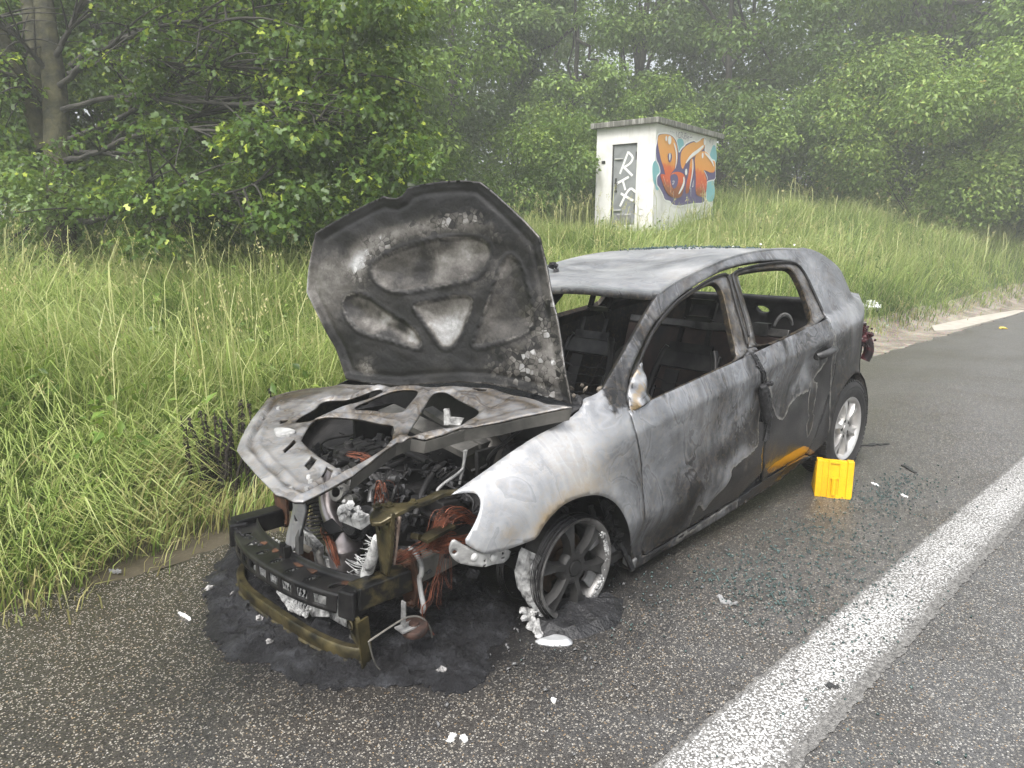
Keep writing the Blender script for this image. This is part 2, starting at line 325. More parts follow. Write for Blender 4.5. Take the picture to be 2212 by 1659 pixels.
# ------------------------------------------------------------------ measured outlines (metres)
D1 = {"fender_top": [[0.489,0.679,0.598],[0.436,0.688,0.621],[0.349,0.702,0.657],[0.259,0.716,0.697],[0.172,0.727,0.732],[0.069,0.735,0.761],[-0.021,0.742,0.781],[-0.105,0.748,0.809],[-0.152,0.751,0.842],[-0.161,0.752,0.858],[-0.209,0.756,0.869],[-0.255,0.763,0.889]],"fender_rear": [[-0.378,0.854],[-0.343,0.8],[-0.323,0.779],[-0.327,0.71],[-0.367,0.619],[-0.4,0.527],[-0.411,0.417],[-0.424,0.296],[-0.499,0.169],[-0.506,0.104],[-0.419,0.096],[-0.397,0.17]],"fender_front": [[0.24,0.417],[0.329,0.402],[0.397,0.398],[0.436,0.403],[0.475,0.432],[0.499,0.456],[0.469,0.489],[0.438,0.525],[0.415,0.555],[0.404,0.575],[0.402,0.593],[0.408,0.601],[0.431,0.604],[0.463,0.602]],"far": [[-0.397,0.17],[-0.311,0.292],[-0.268,0.375],[-0.218,0.434],[-0.156,0.479],[-0.089,0.511],[-0.029,0.524],[0.037,0.528],[0.1,0.52],[0.152,0.496],[0.193,0.465],[0.225,0.427]],"seam": [[-1.328,0.925],[-1.34,0.908],[-1.351,0.85],[-1.4,0.757],[-1.455,0.685],[-1.487,0.608],[-1.473,0.52],[-1.446,0.435],[-1.44,0.344],[-1.467,0.278],[-1.551,0.202]],"fbelt": [[-0.327,0.778],[-0.363,0.789],[-0.484,0.811],[-0.689,0.843],[-0.973,0.883],[-1.182,0.907],[-1.339,0.924]],"fdbot": [[-0.515,0.101],[-0.654,0.111],[-0.851,0.128],[-1.08,0.145],[-1.314,0.161]],"rbelt": [[-1.339,0.924],[-1.411,0.941],[-1.643,0.969],[-1.845,0.996],[-2.033,1.02],[-2.221,1.036]],"rdrear": [[-2.221,1.036],[-2.21,0.99],[-2.217,0.952],[-2.256,0.868],[-2.284,0.763],[-2.267,0.663],[-2.214,0.569],[-2.137,0.46],[-2.074,0.379],[-2.03,0.326],[-2.01,0.27],[-1.902,0.251],[-1.719,0.229],[-1.551,0.202]],"pillar_front": [[-0.258,0.89],[-0.273,0.898],[-0.416,0.982],[-0.574,1.079],[-0.747,1.184],[-0.852,1.239]],"pillar_door": [[-0.38,0.855],[-0.39,0.86],[-0.433,0.912],[-0.507,0.973],[-0.602,1.034],[-0.701,1.099],[-0.82,1.15],[-0.963,1.211],[-1.13,1.259],[-1.303,1.302],[-1.483,1.34],[-1.743,1.366],[-2.006,1.37],[-2.18,1.358],[-2.217,1.294],[-2.225,1.197],[-2.241,1.081],[-2.23,1.04]],"rail_top": [[-0.852,1.239],[-0.958,1.274],[-1.101,1.309],[-1.315,1.352],[-1.526,1.392],[-1.795,1.424],[-2.068,1.436],[-2.251,1.43]],"fwin": [[-0.511,0.821],[-0.535,0.857],[-0.548,0.918],[-0.568,0.979],[-0.64,1.029],[-0.769,1.1],[-0.913,1.166],[-1.063,1.213],[-1.23,1.254],[-1.313,1.268],[-1.345,1.254],[-1.346,1.208],[-1.313,1.119],[-1.278,1.023],[-1.257,0.944],[-1.219,0.91],[-1.049,0.888],[-0.846,0.862],[-0.684,0.841],[-0.53,0.819]],"rwin": [[-1.545,1.294],[-1.586,1.306],[-1.777,1.319],[-1.989,1.323],[-2.094,1.318],[-2.122,1.277],[-2.122,1.182],[-2.101,1.07],[-2.069,1.026],[-1.866,0.995],[-1.663,0.968],[-1.439,0.945],[-1.473,1.007],[-1.501,1.124],[-1.52,1.226],[-1.523,1.278]],"fsash": [[-0.344,0.78],[-0.401,0.84],[-0.455,0.908],[-0.523,0.956],[-0.606,1.018],[-0.726,1.096],[-0.851,1.155],[-0.972,1.202],[-1.14,1.25],[-1.314,1.293],[-1.43,1.309],[-1.458,1.297],[-1.422,1.196],[-1.392,1.081],[-1.371,0.983],[-1.344,0.918]],"rsash": [[-1.365,0.924],[-1.421,1.028],[-1.449,1.144],[-1.482,1.271],[-1.495,1.305],[-1.563,1.322],[-1.744,1.344],[-1.923,1.354],[-2.088,1.357],[-2.19,1.344],[-2.225,1.278],[-2.226,1.172],[-2.233,1.09],[-2.226,1.026]],"mirror": [[-0.339,0.796],[-0.379,0.847],[-0.421,0.895],[-0.487,0.942],[-0.538,0.971],[-0.522,0.917],[-0.495,0.832],[-0.474,0.817],[-0.354,0.796]],"fhandle": [[-1.306,0.779],[-1.348,0.786],[-1.394,0.749],[-1.435,0.653],[-1.484,0.599],[-1.477,0.556],[-1.423,0.556],[-1.377,0.6],[-1.341,0.686]],"p_frontpaint": [[-1.414,0.54],[-1.403,0.488],[-1.374,0.44],[-1.306,0.414],[-1.222,0.409],[-1.135,0.376],[-1.136,0.332],[-1.103,0.294],[-1.014,0.23],[-0.991,0.177],[-0.886,0.258],[-0.888,0.199],[-0.858,0.117],[-0.775,0.09],[-1.562,0.189]],"p_yellow": [[-1.521,0.28],[-1.591,0.299],[-1.754,0.323],[-1.916,0.339],[-1.994,0.313],[-2.196,0.227],[-1.929,0.227],[-1.596,0.234]],"lockbr": [[0.8,0.105,0.491],[0.8,0.197,0.501],[0.8,0.194,0.477],[0.8,0.153,0.421],[0.8,0.075,0.311],[0.8,-0.013,0.281],[0.8,0.0,0.32],[0.8,0.08,0.419],[0.8,0.101,0.457]],"plate": [[0.777,0.621,0.6],[0.739,0.589,0.6],[0.683,0.601,0.6],[0.653,0.645,0.6],[0.59,0.644,0.6],[0.516,0.651,0.6],[0.446,0.658,0.6],[0.403,0.679,0.6],[0.486,0.697,0.6],[0.58,0.682,0.6],[0.64,0.691,0.6],[0.682,0.698,0.6],[0.716,0.704,0.6],[0.787,0.67,0.6]],"wire2": [[0.513,0.62,0.403],[0.471,0.62,0.369],[0.472,0.62,0.325],[0.49,0.62,0.273],[0.512,0.62,0.236],[0.526,0.62,0.175],[0.56,0.62,0.166],[0.565,0.62,0.123],[0.529,0.62,0.057],[0.504,0.62,0.02]],"wingbr": [[0.522,0.81,0.466],[0.498,0.81,0.445],[0.439,0.81,0.399],[0.396,0.81,0.388],[0.282,0.81,0.374],[0.31,0.81,0.325],[0.396,0.81,0.339],[0.49,0.81,0.362],[0.519,0.81,0.384],[0.535,0.81,0.413],[0.535,0.81,0.44]],"horn": [[0.643,0.66,0.131],[0.682,0.66,0.147],[0.642,0.66,0.156]],"cable": [[0.829,0.68,0.168],[0.713,0.68,0.193],[0.659,0.68,0.196],[0.604,0.68,0.168],[0.573,0.68,0.115],[0.566,0.68,0.072]],"pipe": [[0.249,0.5,0.674],[0.263,0.5,0.618],[0.268,0.5,0.593],[0.394,0.5,0.553],[0.394,0.5,0.528]],"pipe2": [[0.258,0.5,0.673],[0.261,0.5,0.607],[0.278,0.5,0.569],[0.285,0.5,0.541]],"puddle": [[1.039,-0.283,0.0],[0.993,-0.318,0.0],[1.084,-0.107,0.0],[1.131,0.044,0.0],[1.09,0.082,0.0],[1.132,0.198,0.0],[1.093,0.245,0.0],[1.086,0.263,0.0],[1.037,0.321,0.0],[1.02,0.413,0.0],[1.01,0.443,0.0],[1.001,0.524,0.0],[0.925,0.616,0.0],[0.854,0.671,-0.0],[0.758,0.771,0.0],[0.704,0.812,0.0],[0.683,0.882,-0.0],[0.643,0.919,0.0],[0.545,0.93,0.0],[0.456,0.907,0.0],[0.448,0.87,0.0],[0.447,0.825,0.0],[0.406,0.794,0.0],[0.268,0.786,0.0],[0.109,0.658,0.0],[-0.029,0.096,0.0],[0.581,-0.099,0.0],[0.651,-0.857,0.0],[0.776,-0.651,0.0],[0.878,-0.553,0.0],[0.96,-0.418,0.0]],"alu": [[0.207,0.809,0.01],[0.12,0.796,0.01],[0.123,0.825,0.01],[0.188,0.872,0.01],[0.145,0.905,0.01],[0.126,0.952,0.01],[0.142,0.989,0.01],[0.169,0.991,0.01],[0.221,0.943,0.01],[0.244,0.901,0.01],[0.238,0.87,0.01]],"skin_frame": [[-0.1323,0.7033,0.83],[-0.342,0.9397,0.0],[-0.0819,-0.0298,0.9962],[0.9361,0.3407,0.0872]],"skin": [[-1.157,-0.004],[-1.185,0.058],[-1.227,0.141],[-1.274,0.21],[-1.312,0.273],[-1.355,0.343],[-1.39,0.399],[-1.384,0.457],[-1.371,0.536],[-1.358,0.614],[-1.343,0.679],[-1.245,0.729],[-1.123,0.787],[-1.038,0.823],[-0.97,0.846],[-0.947,0.839],[-0.905,0.835],[-0.873,0.846],[-0.854,0.865],[-0.844,0.881],[-0.771,0.895],[-0.664,0.905],[-0.574,0.906],[-0.478,0.897],[-0.412,0.852],[-0.332,0.79],[-0.253,0.729],[-0.186,0.667],[-0.158,0.58],[-0.125,0.461],[-0.085,0.335],[-0.059,0.222],[-0.029,0.108],[-0.0,0.003],[-0.121,0.018],[-0.26,0.035],[-0.405,0.044],[-0.554,0.036],[-0.71,0.014],[-0.857,-0.011],[-1.028,-0.013]],"sk_top": [[-1.048,0.529],[-1.007,0.564],[-0.907,0.606],[-0.771,0.647],[-0.655,0.664],[-0.542,0.668],[-0.461,0.662],[-0.423,0.631],[-0.421,0.588],[-0.448,0.531],[-0.498,0.491],[-0.609,0.468],[-0.725,0.445],[-0.845,0.42],[-0.936,0.423],[-1.021,0.468]],"sk_tri": [[-0.814,0.355],[-0.778,0.376],[-0.684,0.397],[-0.585,0.418],[-0.517,0.417],[-0.501,0.389],[-0.527,0.304],[-0.555,0.237],[-0.591,0.188],[-0.637,0.178],[-0.669,0.196],[-0.719,0.259]],"sk_left": [[-1.19,0.379],[-1.124,0.406],[-1.054,0.391],[-1.002,0.359],[-0.924,0.315],[-0.832,0.279],[-0.774,0.236],[-0.753,0.197],[-0.764,0.169],[-0.829,0.178],[-0.964,0.203],[-1.094,0.222],[-1.148,0.268],[-1.185,0.322]],"sk_right": [[-0.357,0.582],[-0.33,0.598],[-0.294,0.577],[-0.264,0.529],[-0.232,0.45],[-0.204,0.372],[-0.205,0.316],[-0.23,0.277],[-0.341,0.232],[-0.455,0.195],[-0.493,0.202],[-0.487,0.248],[-0.447,0.34],[-0.395,0.476]],"frame_plane": [0.865,-0.2,0],"frame": [[0.252,-0.418],[0.313,-0.481],[0.382,-0.532],[0.464,-0.556],[0.557,-0.581],[0.615,-0.503],[0.728,-0.368],[0.803,-0.271],[0.876,-0.154],[0.919,-0.082],[0.942,0.031],[0.97,0.195],[0.991,0.326],[1.006,0.431],[0.998,0.472],[0.996,0.536],[0.979,0.564],[0.962,0.563],[0.933,0.562],[0.862,0.554],[0.788,0.545],[0.695,0.51],[0.59,0.466],[0.544,0.457],[0.491,0.474],[0.475,0.541],[0.433,0.562],[0.334,0.598],[0.221,0.674],[0.145,0.712],[0.065,0.758],[-0.012,0.816],[0.008,0.703],[0.003,0.597],[0.003,0.437],[-0.001,0.348],[0.118,0.018],[0.181,-0.067],[0.211,-0.08],[0.226,-0.22]],"fr_h1": [[0.632,-0.161],[0.59,-0.181],[0.52,-0.193],[0.459,-0.254],[0.414,-0.222],[0.387,-0.152],[0.32,-0.147],[0.231,-0.123],[0.251,-0.064],[0.363,-0.079],[0.463,-0.1],[0.59,-0.079],[0.611,-0.063],[0.64,-0.125]],"fr_h1b": [[0.444,-0.042],[0.33,-0.058],[0.227,-0.036],[0.172,0.031],[0.161,0.067],[0.194,0.108],[0.292,0.179],[0.347,0.218],[0.363,0.216],[0.392,0.107]],"fr_h2": [[0.721,0.064],[0.596,-0.069],[0.555,-0.051],[0.51,0.017],[0.469,0.158],[0.451,0.287],[0.468,0.329],[0.511,0.386],[0.567,0.445],[0.72,0.493],[0.786,0.505],[0.782,0.384],[0.765,0.256],[0.733,0.091]],"fr_h3": [[0.483,0.436],[0.464,0.419],[0.269,0.266],[0.178,0.184],[0.135,0.166],[0.121,0.21],[0.141,0.309],[0.169,0.479],[0.196,0.516],[0.235,0.535],[0.288,0.544],[0.34,0.569],[0.387,0.531],[0.436,0.489],[0.476,0.464]],"fr_s1": [[0.817,0.101],[0.749,0.055],[0.753,0.089],[0.823,0.129]],"fr_s2": [[0.842,0.315],[0.787,0.269],[0.794,0.322],[0.851,0.367]],"fr_s3": [[0.857,0.46],[0.807,0.409],[0.807,0.462],[0.867,0.516]],"fr_s4": [[0.039,0.287],[0.026,0.297],[0.023,0.369],[0.037,0.376],[0.049,0.346]],"fr_s5": [[0.667,-0.228],[0.645,-0.205],[0.653,-0.181],[0.687,-0.186]],"fr_strap": [[0.755,-0.107],[0.736,-0.126],[0.714,-0.075],[0.708,-0.001],[0.726,0.019],[0.773,-0.034]]}
D2 = {"C": [-12.319338609221868,-7.691515207213614,0.0],"L": [0.12780703729101145,-0.9917990528423053,0.0],"R": [-0.9917990528423053,-0.12780703729101145,0.0],"sil": [[0.052,3.802],[0.233,3.859],[0.568,3.891],[0.832,3.865],[1.042,3.77],[1.151,3.604],[1.188,3.489],[1.31,3.619],[1.486,3.695],[1.526,3.748],[1.985,3.884],[2.09,3.833],[2.304,3.896],[2.418,3.979],[2.668,4.015],[2.715,3.937],[2.675,3.744],[2.623,3.677],[2.907,3.617],[3.101,3.484],[3.343,3.492],[3.412,3.181],[3.418,2.962],[3.087,2.926],[2.856,2.875],[2.824,2.734],[2.963,2.501],[2.751,2.319],[2.242,2.302],[1.663,2.24],[1.361,2.199],[0.924,2.225],[0.87,2.304],[0.561,2.312],[0.461,2.446],[0.232,2.61],[0.123,2.653],[0.103,2.863],[0.201,2.926],[0.28,2.97],[0.182,3.116],[0.027,3.218],[-0.02,3.496],[0.048,3.634]],"b1": [[0.076,3.767],[0.319,3.83],[0.615,3.852],[0.884,3.793],[1.031,3.671],[1.12,3.483],[1.125,3.246],[1.049,3.121],[0.882,3.011],[0.759,2.924],[0.643,2.779],[0.542,2.91],[0.439,3.078],[0.297,3.221],[0.195,3.402],[0.094,3.582]],"b2": [[0.242,2.929],[0.497,2.927],[0.717,2.902],[0.926,3.014],[1.239,3.045],[1.524,2.993],[1.588,2.855],[1.521,2.626],[1.403,2.436],[1.039,2.401],[0.766,2.449],[0.534,2.577],[0.365,2.763]],"b3": [[0.577,3.397],[0.702,3.447],[0.795,3.396],[0.786,3.279],[0.685,3.202],[0.611,3.284]],"b4": [[0.739,2.903],[0.886,2.972],[1.111,2.966],[1.193,2.851],[1.141,2.708],[0.972,2.599],[0.826,2.711]],"i1": [[1.534,3.679],[1.993,3.824],[2.071,3.791],[2.332,3.878],[2.472,3.954],[2.675,3.964],[2.649,3.784],[2.465,3.642],[2.087,3.485],[1.716,3.352],[1.539,3.258],[1.463,3.111],[1.343,3.142],[1.269,3.377],[1.319,3.54]],"i2": [[1.809,3.38],[1.949,3.412],[2.016,3.273],[2.005,2.983],[1.886,2.769],[1.816,2.558],[1.628,2.528],[1.647,2.756],[1.759,3.008],[1.787,3.174]],"t1": [[2.038,3.481],[2.368,3.612],[2.667,3.659],[2.942,3.556],[3.118,3.442],[3.303,3.467],[3.347,3.177],[3.057,3.136],[2.841,3.164],[2.578,3.189],[2.75,3.073],[2.878,2.909],[2.831,2.496],[2.418,2.5],[2.206,2.575],[2.212,2.912],[2.13,3.157]],"clouds": [[1.252,3.643,0.19,0.2],[3.204,3.589,0.22,0.25],[0.093,2.958,0.2,0.27],[3.147,2.706,0.28,0.35],[0.201,2.705,0.15,0.15]],"el": [[0.629,3.719,0.09,0.1],[0.456,3.738,0.045,0.06],[2.559,3.875,0.06,0.09],[2.48,3.528,0.05,0.07],[1.587,3.058,0.06,0.08],[0.678,3.348,0.035,0.09]],"hl": [[[[0.843,3.682],[0.954,3.566],[1.022,3.435],[1.031,3.278],[0.984,3.097]],0.06],[[[2.498,3.77],[2.217,3.62],[1.798,3.461],[1.538,3.268]],0.09],[[[2.598,3.601],[2.841,3.527],[3.065,3.438],[3.203,3.308]],0.07],[[[1.914,3.388],[1.954,3.186],[1.918,2.977],[1.827,2.662]],0.06],[[[1.46,2.938],[1.508,2.809],[1.4,2.661],[1.232,2.51]],0.09],[[[0.395,2.881],[0.534,2.695]],0.03],[[[0.771,2.806],[0.828,2.492]],0.03],[[[0.953,2.568],[0.952,2.377]],0.03],[[[2.577,2.828],[2.784,2.537]],0.03],[[[2.607,3.17],[2.865,2.994],[2.821,2.938]],0.025],[[[2.04,2.902],[1.952,2.71],[2.037,2.735],[2.045,2.861]],0.02],[[[0.862,2.792],[0.994,2.81],[0.893,2.704],[0.865,2.762]],0.02],[[[1.896,2.686],[1.923,2.479]],0.05]],"tag": [[[[1.213,3.968],[1.102,3.913],[1.131,3.818],[1.245,3.853]],0.018],[[[1.258,3.972],[1.278,3.809]],0.018],[[[1.259,3.969],[1.379,3.958],[1.287,3.889],[1.432,3.833]],0.018],[[[1.479,3.976],[1.442,3.826],[1.537,3.843]],0.018],[[[1.443,3.965],[1.546,3.967]],0.018],[[[1.433,3.898],[1.529,3.91]],0.018],[[[1.584,3.96],[1.562,3.838],[1.691,3.935],[1.684,3.842]],0.018],[[[1.743,3.9],[1.884,3.919]],0.018],[[[1.772,3.967],[1.793,3.957]],0.018],[[[1.839,3.97],[1.859,3.96]],0.018],[[[1.901,3.973],[1.917,3.962]],0.018],[[[0.701,3.943],[0.721,3.919]],0.018],[[[0.78,3.936],[0.8,3.912]],0.018],[[[0.868,3.931],[0.888,3.91]],0.018],[[[0.999,3.956],[1.058,3.83]],0.018],[[[2.982,4.005],[2.934,3.863]],0.018],[[[2.946,3.96],[2.983,3.995]],0.018],[[[3.132,3.995],[3.092,3.836]],0.018],[[[3.095,3.953],[3.133,3.989]],0.018],[[[2.874,3.952],[2.924,3.894]],0.018],[[[3.195,3.824],[3.213,3.811]],0.018],[[[3.254,3.825],[3.272,3.812]],0.018]],"door": [[1.177,3.637],[0.496,3.665],[0.451,1.838],[1.123,1.762]],"rts": [[[[0.738,3.462],[0.949,2.958]],0.045],[[[0.737,3.448],[0.618,3.348],[0.608,3.271],[0.69,3.169],[0.845,3.105]],0.045],[[[0.855,3.12],[0.598,2.899]],0.05],[[[1.023,2.734],[0.696,2.878]],0.05],[[[0.861,2.806],[0.776,2.573]],0.045],[[[0.489,2.518],[0.667,2.648],[0.911,2.193]],0.05],[[[0.899,2.498],[0.549,2.318]],0.05]],"bits": [[1.385,3.249],[0.975,3.296],[0.95,2.114],[1.068,2.785],[0.999,2.733],[0.504,3.341],[0.484,2.155],[1.038,2.645],[0.967,1.943],[0.66,1.94],[0.595,2.058],[1.009,1.802],[0.296,2.054]]}
# body-side surface y(x, z)
XS=[-3.4,-3.25,-3.1,-3.0,-2.9,-2.8,-2.7,-2.5,-2.2,-1.2,-.4,-.1,.15,.35,.5,.62,.72,.9]
YS=[.50,.62,.70,.745,.785,.82,.85,.875,.885,.888,.885,.885,.872,.845,.80,.73,.63,.45]
_gx=np.linspace(-3.4,.9,431); _gy=np.interp(_gx,XS,YS); _k=np.hanning(23); _k/=_k.sum()
_gy=np.convolve(np.pad(_gy,11,mode='edge'),_k,mode='valid')
ZTX=[-.55,-.4,-.255,-.209,-.16,-.1,-.02,.07,.17,.26,.35,.436,.49,.62]; ZTZ=[1.0,.95,.895,.872,.848,.815,.788,.765,.737,.702,.664,.63,.606,.56]
def yside(x,z):
    x=np.asarray(x,float); z=np.asarray(z,float)
    ym=np.interp(x,_gx,_gy)
    zb=.753-.123*x
    low=ym-.012*np.exp(-((z-(zb-.30))/.13)**2)*ss(-2.5,-2.2,x)*(1-ss(-.4,-.1,x))   # waist between crease and lower bulge
    low=low-.06*ss(.34,.14,z)
    cre=np.clip((z-(zb-.085))/.085,0,1)*.045+.004*np.exp(-((z-(zb-.088))/.012)**2)*0
    low=low-cre*(1-ss(-.45,-.2,x))
    up=ym-.045-.02*ss(zb,zb+.03,z)-.52*np.maximum(z-zb,0)-.12*np.maximum(z-zb,0)**2
    up=up-.05*ss(-2.75,-3.05,x)
    doory=np.where(z>zb,np.minimum(low,up),low)
    zt=np.interp(x,ZTX,ZTZ); t=np.clip((z-(zt-.24))/.24,0,1.3)
    ytop=np.interp(x,[-.5,-.2,.2,.58,.75],[.80,.755,.725,.665,.60])
    fen=low-(ym-ytop)*t**2.2
    w=ss(-.42,-.22,x)
    y=doory*(1-w)+fen*w
    for cx,cz,R in ((-.02,.19,.335),(-2.6,.315,.35)):
        r=np.hypot(x-cx,z-cz); y=y+.014*np.exp(-((r-R)/.045)**2)*(z<cz+R+.2)
    y=np.where(x<-2.75,np.maximum(y,.848*(np.exp(-((np.hypot(x+2.6,z-.315)-.35)/.06)**2))),y)
    return y
# ------------------------------------------------------------------ terrain
def road_edge(x): return -.735+.005*np.asarray(x, float)-.0*np.asarray(x, float)
def grass_edge(x):
    x = np.asarray(x, float); return np.interp(x, [-60, -16, -9.5, -6, -3, -1, 0, .8, 1.6, 8], [-1.6, -1.5, -1.5, -1.35, -1.2, -1.08, -.97, -.90, -.80, -.80])
def hgt(x, y):
    x = np.asarray(x, float); y = np.asarray(y, float); s = np.maximum(-1.05-y, 0)
    A = np.interp(x, [-45, -30, -20, -12, -3, 0, 10, 40], [3.3, 2.8, 2.35, 1.85, 1.2, 1.1, 1.0, 1.0])
    D = np.interp(x, [-30, -18, -10, 0], [3.2, 3.6, 5., 6.]); h = A*(1-np.exp(-s/D))*ss(0, 1.2, s)
    h = h+.45*np.exp(-(((x+19.5)/5.)**2+((y+8.8)/3.)**2))+.15*np.exp(-(((x+13)/2.6)**2+((y+9.0)/1.8)**2))
    h = h+.05*np.sin(x*.9+y*.4)*ss(.3, 2, s)+.035*np.sin(x*2.1-y*1.7)*ss(.3, 2, s)
    return h
def axis(vals): return np.concatenate([np.arange(a, b, st) for a, b, st in vals])
gx = axis([(-170, -40, 6), (-40, -10, 1.), (-10, 4, .35), (4, 12, 1), (12, 171, 7)]); gy = axis([(-170, -30, 7), (-30, -10, 1.), (-10, -.9, .3), (-.9, 6, 1.2), (6, 171, 8)])
GX, GY = np.meshgrid(gx, gy, indexing='ij'); H = hgt(GX, GY)-.02
nx, ny = GX.shape; idx = np.arange(nx*ny).reshape(nx, ny)
F = np.stack([idx[:-1, :-1], idx[1:, :-1], idx[1:, 1:], idx[:-1, 1:]], -1).reshape(-1, 4)
t = NT('verge_soil'); v = t.coord('Object'); n1 = t.noise(v, 3, 6, .65); n2 = t.noise(v, 45, 6, .7)
c = t.ramp(n1.outputs[0], [(.3, (.035, .05, .012)), (.5, (.06, .095, .02)), (.7, (.075, .07, .03))])
t.bsdf(t.mix(.4, c, n2.outputs[1], 'OVERLAY'), .9, 0, t.bump(n2.outputs[0], .5, .03)); M_soil = t.m
g = mk('ground', np.stack([GX.ravel(), GY.ravel(), H.ravel()], 1), F, M_soil, smooth=True); tag(g, kind='structure')
# ------------------------------------------------------------------ asphalt
def M_asphalt():
    t = NT('porous_asphalt'); v = t.coord('Object')
    w = t.noise(v, 30, 2, .5); vv = t.n('ShaderNodeVectorMath', operation='MULTIPLY_ADD'); t.l(w.outputs[1], vv.inputs[0]); vv.inputs[1].default_value = (.008, .008, .008); t.l(v, vv.inputs[2])
    vo = t.n('ShaderNodeTexVoronoi'); vo.inputs['Scale'].default_value = 165; t.l(vv.outputs[0], vo.inputs['Vector'])
    sp = t.n('ShaderNodeSeparateColor'); t.l(vo.outputs['Color'], sp.inputs[0])
    vo2 = t.n('ShaderNodeTexVoronoi'); vo2.inputs['Scale'].default_value = 95; t.l(vv.outputs[0], vo2.inputs['Vector']); sp2 = t.n('ShaderNodeSeparateColor'); t.l(vo2.outputs['Color'], sp2.inputs[0])
    chip = t.ramp(sp.outputs[1], [(0., (.19, .175, .15)), (.35, (.24, .23, .205)), (.6, (.31, .30, .275)), (.8, (.22, .155, .09)), (.9, (.39, .385, .365)), (1., (.17, .17, .18))], 'CONSTANT')
    big = t.noise(v, .55, 4, .55); dirt = t.noise(v, 2.1, 6, .65, .6)
    x = t.n('ShaderNodeSeparateXYZ'); t.l(v, x.inputs[0])
    # wet, dark and brown round the wreck and towards its front, drier and greyer on the carriageway
    wet0 = t.math('MULTIPLY_ADD', x.outputs[1], -.42, 1.05); wet1 = t.math('MULTIPLY_ADD', x.outputs[0], .10, wet0)
    wet = t.math('MULTIPLY_ADD', t.math('SUBTRACT', big.outputs[0], .5), .9, wet1, True)
    thr = t.math('MULTIPLY_ADD', wet, .06, .66)
    m1 = t.math('MULTIPLY', t.math('GREATER_THAN', sp.outputs[0], thr), t.ramp(vo.outputs['Distance'], [(.38, 1.), (.55, 0.)]))
    m2 = t.math('MULTIPLY', t.math('GREATER_THAN', sp2.outputs[0], .9), t.ramp(vo2.outputs['Distance'], [(.32, 1.), (.45, 0.)]))
    m = t.math('MAXIMUM', m1, m2)
    base_dry = t.mix(sp.outputs[2], (.050, .050, .050), (.112, .111, .110)); base_wet = t.mix(sp.outputs[2], (.015, .0135, .012), (.050, .045, .039))
    base = t.mix(wet, base_dry, base_wet)
    base = t.mix(t.math('MULTIPLY', t.ramp(dirt.outputs[0], [(.45, 0.), (.7, 1.)]), .5), base, (.03, .024, .018))
    col = t.mix(m, base, t.mix(t.math('MULTIPLY', wet, .3), chip, (.20, .15, .09)))
    # soot stain on the road round the burnt front end
    sv = t.n('ShaderNodeVectorMath', operation='DISTANCE'); mp = t.n('ShaderNodeMapping'); t.l(v, mp.inputs['Vector']); mp.inputs['Scale'].default_value = (.62, .85, 1); t.l(mp.outputs[0], sv.inputs[0]); sv.inputs[1].default_value = (.05, .20, 0)
    sd = t.math('MULTIPLY_ADD', t.math('SUBTRACT', dirt.outputs[0], .5), 1.0, sv.outputs['Value']); soot = t.ramp(sd, [(.44, 1.), (.86, 0.)])
    col = t.mix(t.math('MULTIPLY', soot, .93), col, (.008, .008, .009))
    h = t.math('ADD', t.math('MULTIPLY', vo.outputs['Distance'], -1.0), t.math('MULTIPLY', m, .35))
    rough = t.math('MULTIPLY_ADD', wet, -.32, .56); rough = t.math('MULTIPLY_ADD', m, .05, rough)
    t.bsdf(col, rough, 0, t.bump(h, .30, .004), .5); return t.m
M_asp = M_asphalt()
# road sheet with a slightly ragged verge-side edge
ex = np.concatenate([np.arange(-160, -20, 4), np.arange(-20, 6, .06), np.arange(6, 160, 4)])
ey = road_edge(ex)+.02*np.sin(ex*7)+.018*rng.normal(size=len(ex))*(np.abs(ex) < 20)
rows = [ey, ey*0+.2, ey*0+1.2, ey*0+6, ey*0+13]
V = np.concatenate([np.stack([ex, y, np.full(len(ex), .006)], 1) for y in rows]); n = len(ex)
F = [(r*n+i, r*n+i+1, (r+1)*n+i+1, (r+1)*n+i) for r in range(4) for i in range(n-1)]
# edge lip down to the soil
V = np.vstack([V, np.stack([ex, ey-.01, np.full(len(ex), -.05)], 1)]); F += [(4*n+n+i, 4*n+n+i+1, i+1, i) for i in range(n-1)]
road = mk('road', V, F, M_asp); tag(road, kind='structure')
# white edge line: worn thermoplastic on open-textured asphalt
t = NT('road_paint'); v = t.coord('Object')
vo = t.n('ShaderNodeTexVoronoi'); vo.inputs['Scale'].default_value = 125; t.l(v, vo.inputs['Vector']); n1 = t.noise(v, 85, 3, .6); n2 = t.noise(v, 1.6, 3)
k = t.math('MULTIPLY_ADD', n1.outputs[0], .75, t.math('MULTIPLY_ADD', n2.outputs[0], .25, t.math('MULTIPLY', vo.outputs['Distance'], -.55)))
e1 = t.n('ShaderNodeAttribute', attribute_name='edge'); k = t.math('MULTIPLY_ADD', e1.outputs['Fac'], -.6, k)
mk_ = t.ramp(k, [(.15, 0.), (.30, 1.)])
spv = t.n('ShaderNodeSeparateColor'); t.l(vo.outputs['Color'], spv.inputs[0])
col = t.mix(mk_, t.mix(spv.outputs[0], (.07, .068, .065), (.20, .195, .185)), t.mix(n1.outputs[0], (.40, .40, .395), (.60, .60, .59)))
t.bsdf(col, .55, 0, t.bump(k, .7, .006)); M_line = t.m
lx = np.concatenate([np.arange(-160, -14, 3), np.arange(-14, 4, .02), np.arange(4, 160, 3)]); n = len(lx)
near = (lx > -14)&(lx < 4)
y0 = 1.562-.002*lx+.0035*rng.normal(size=n)*near; y1 = 1.853+.003*lx+.0045*rng.normal(size=n)*near
V = []; E_ = []
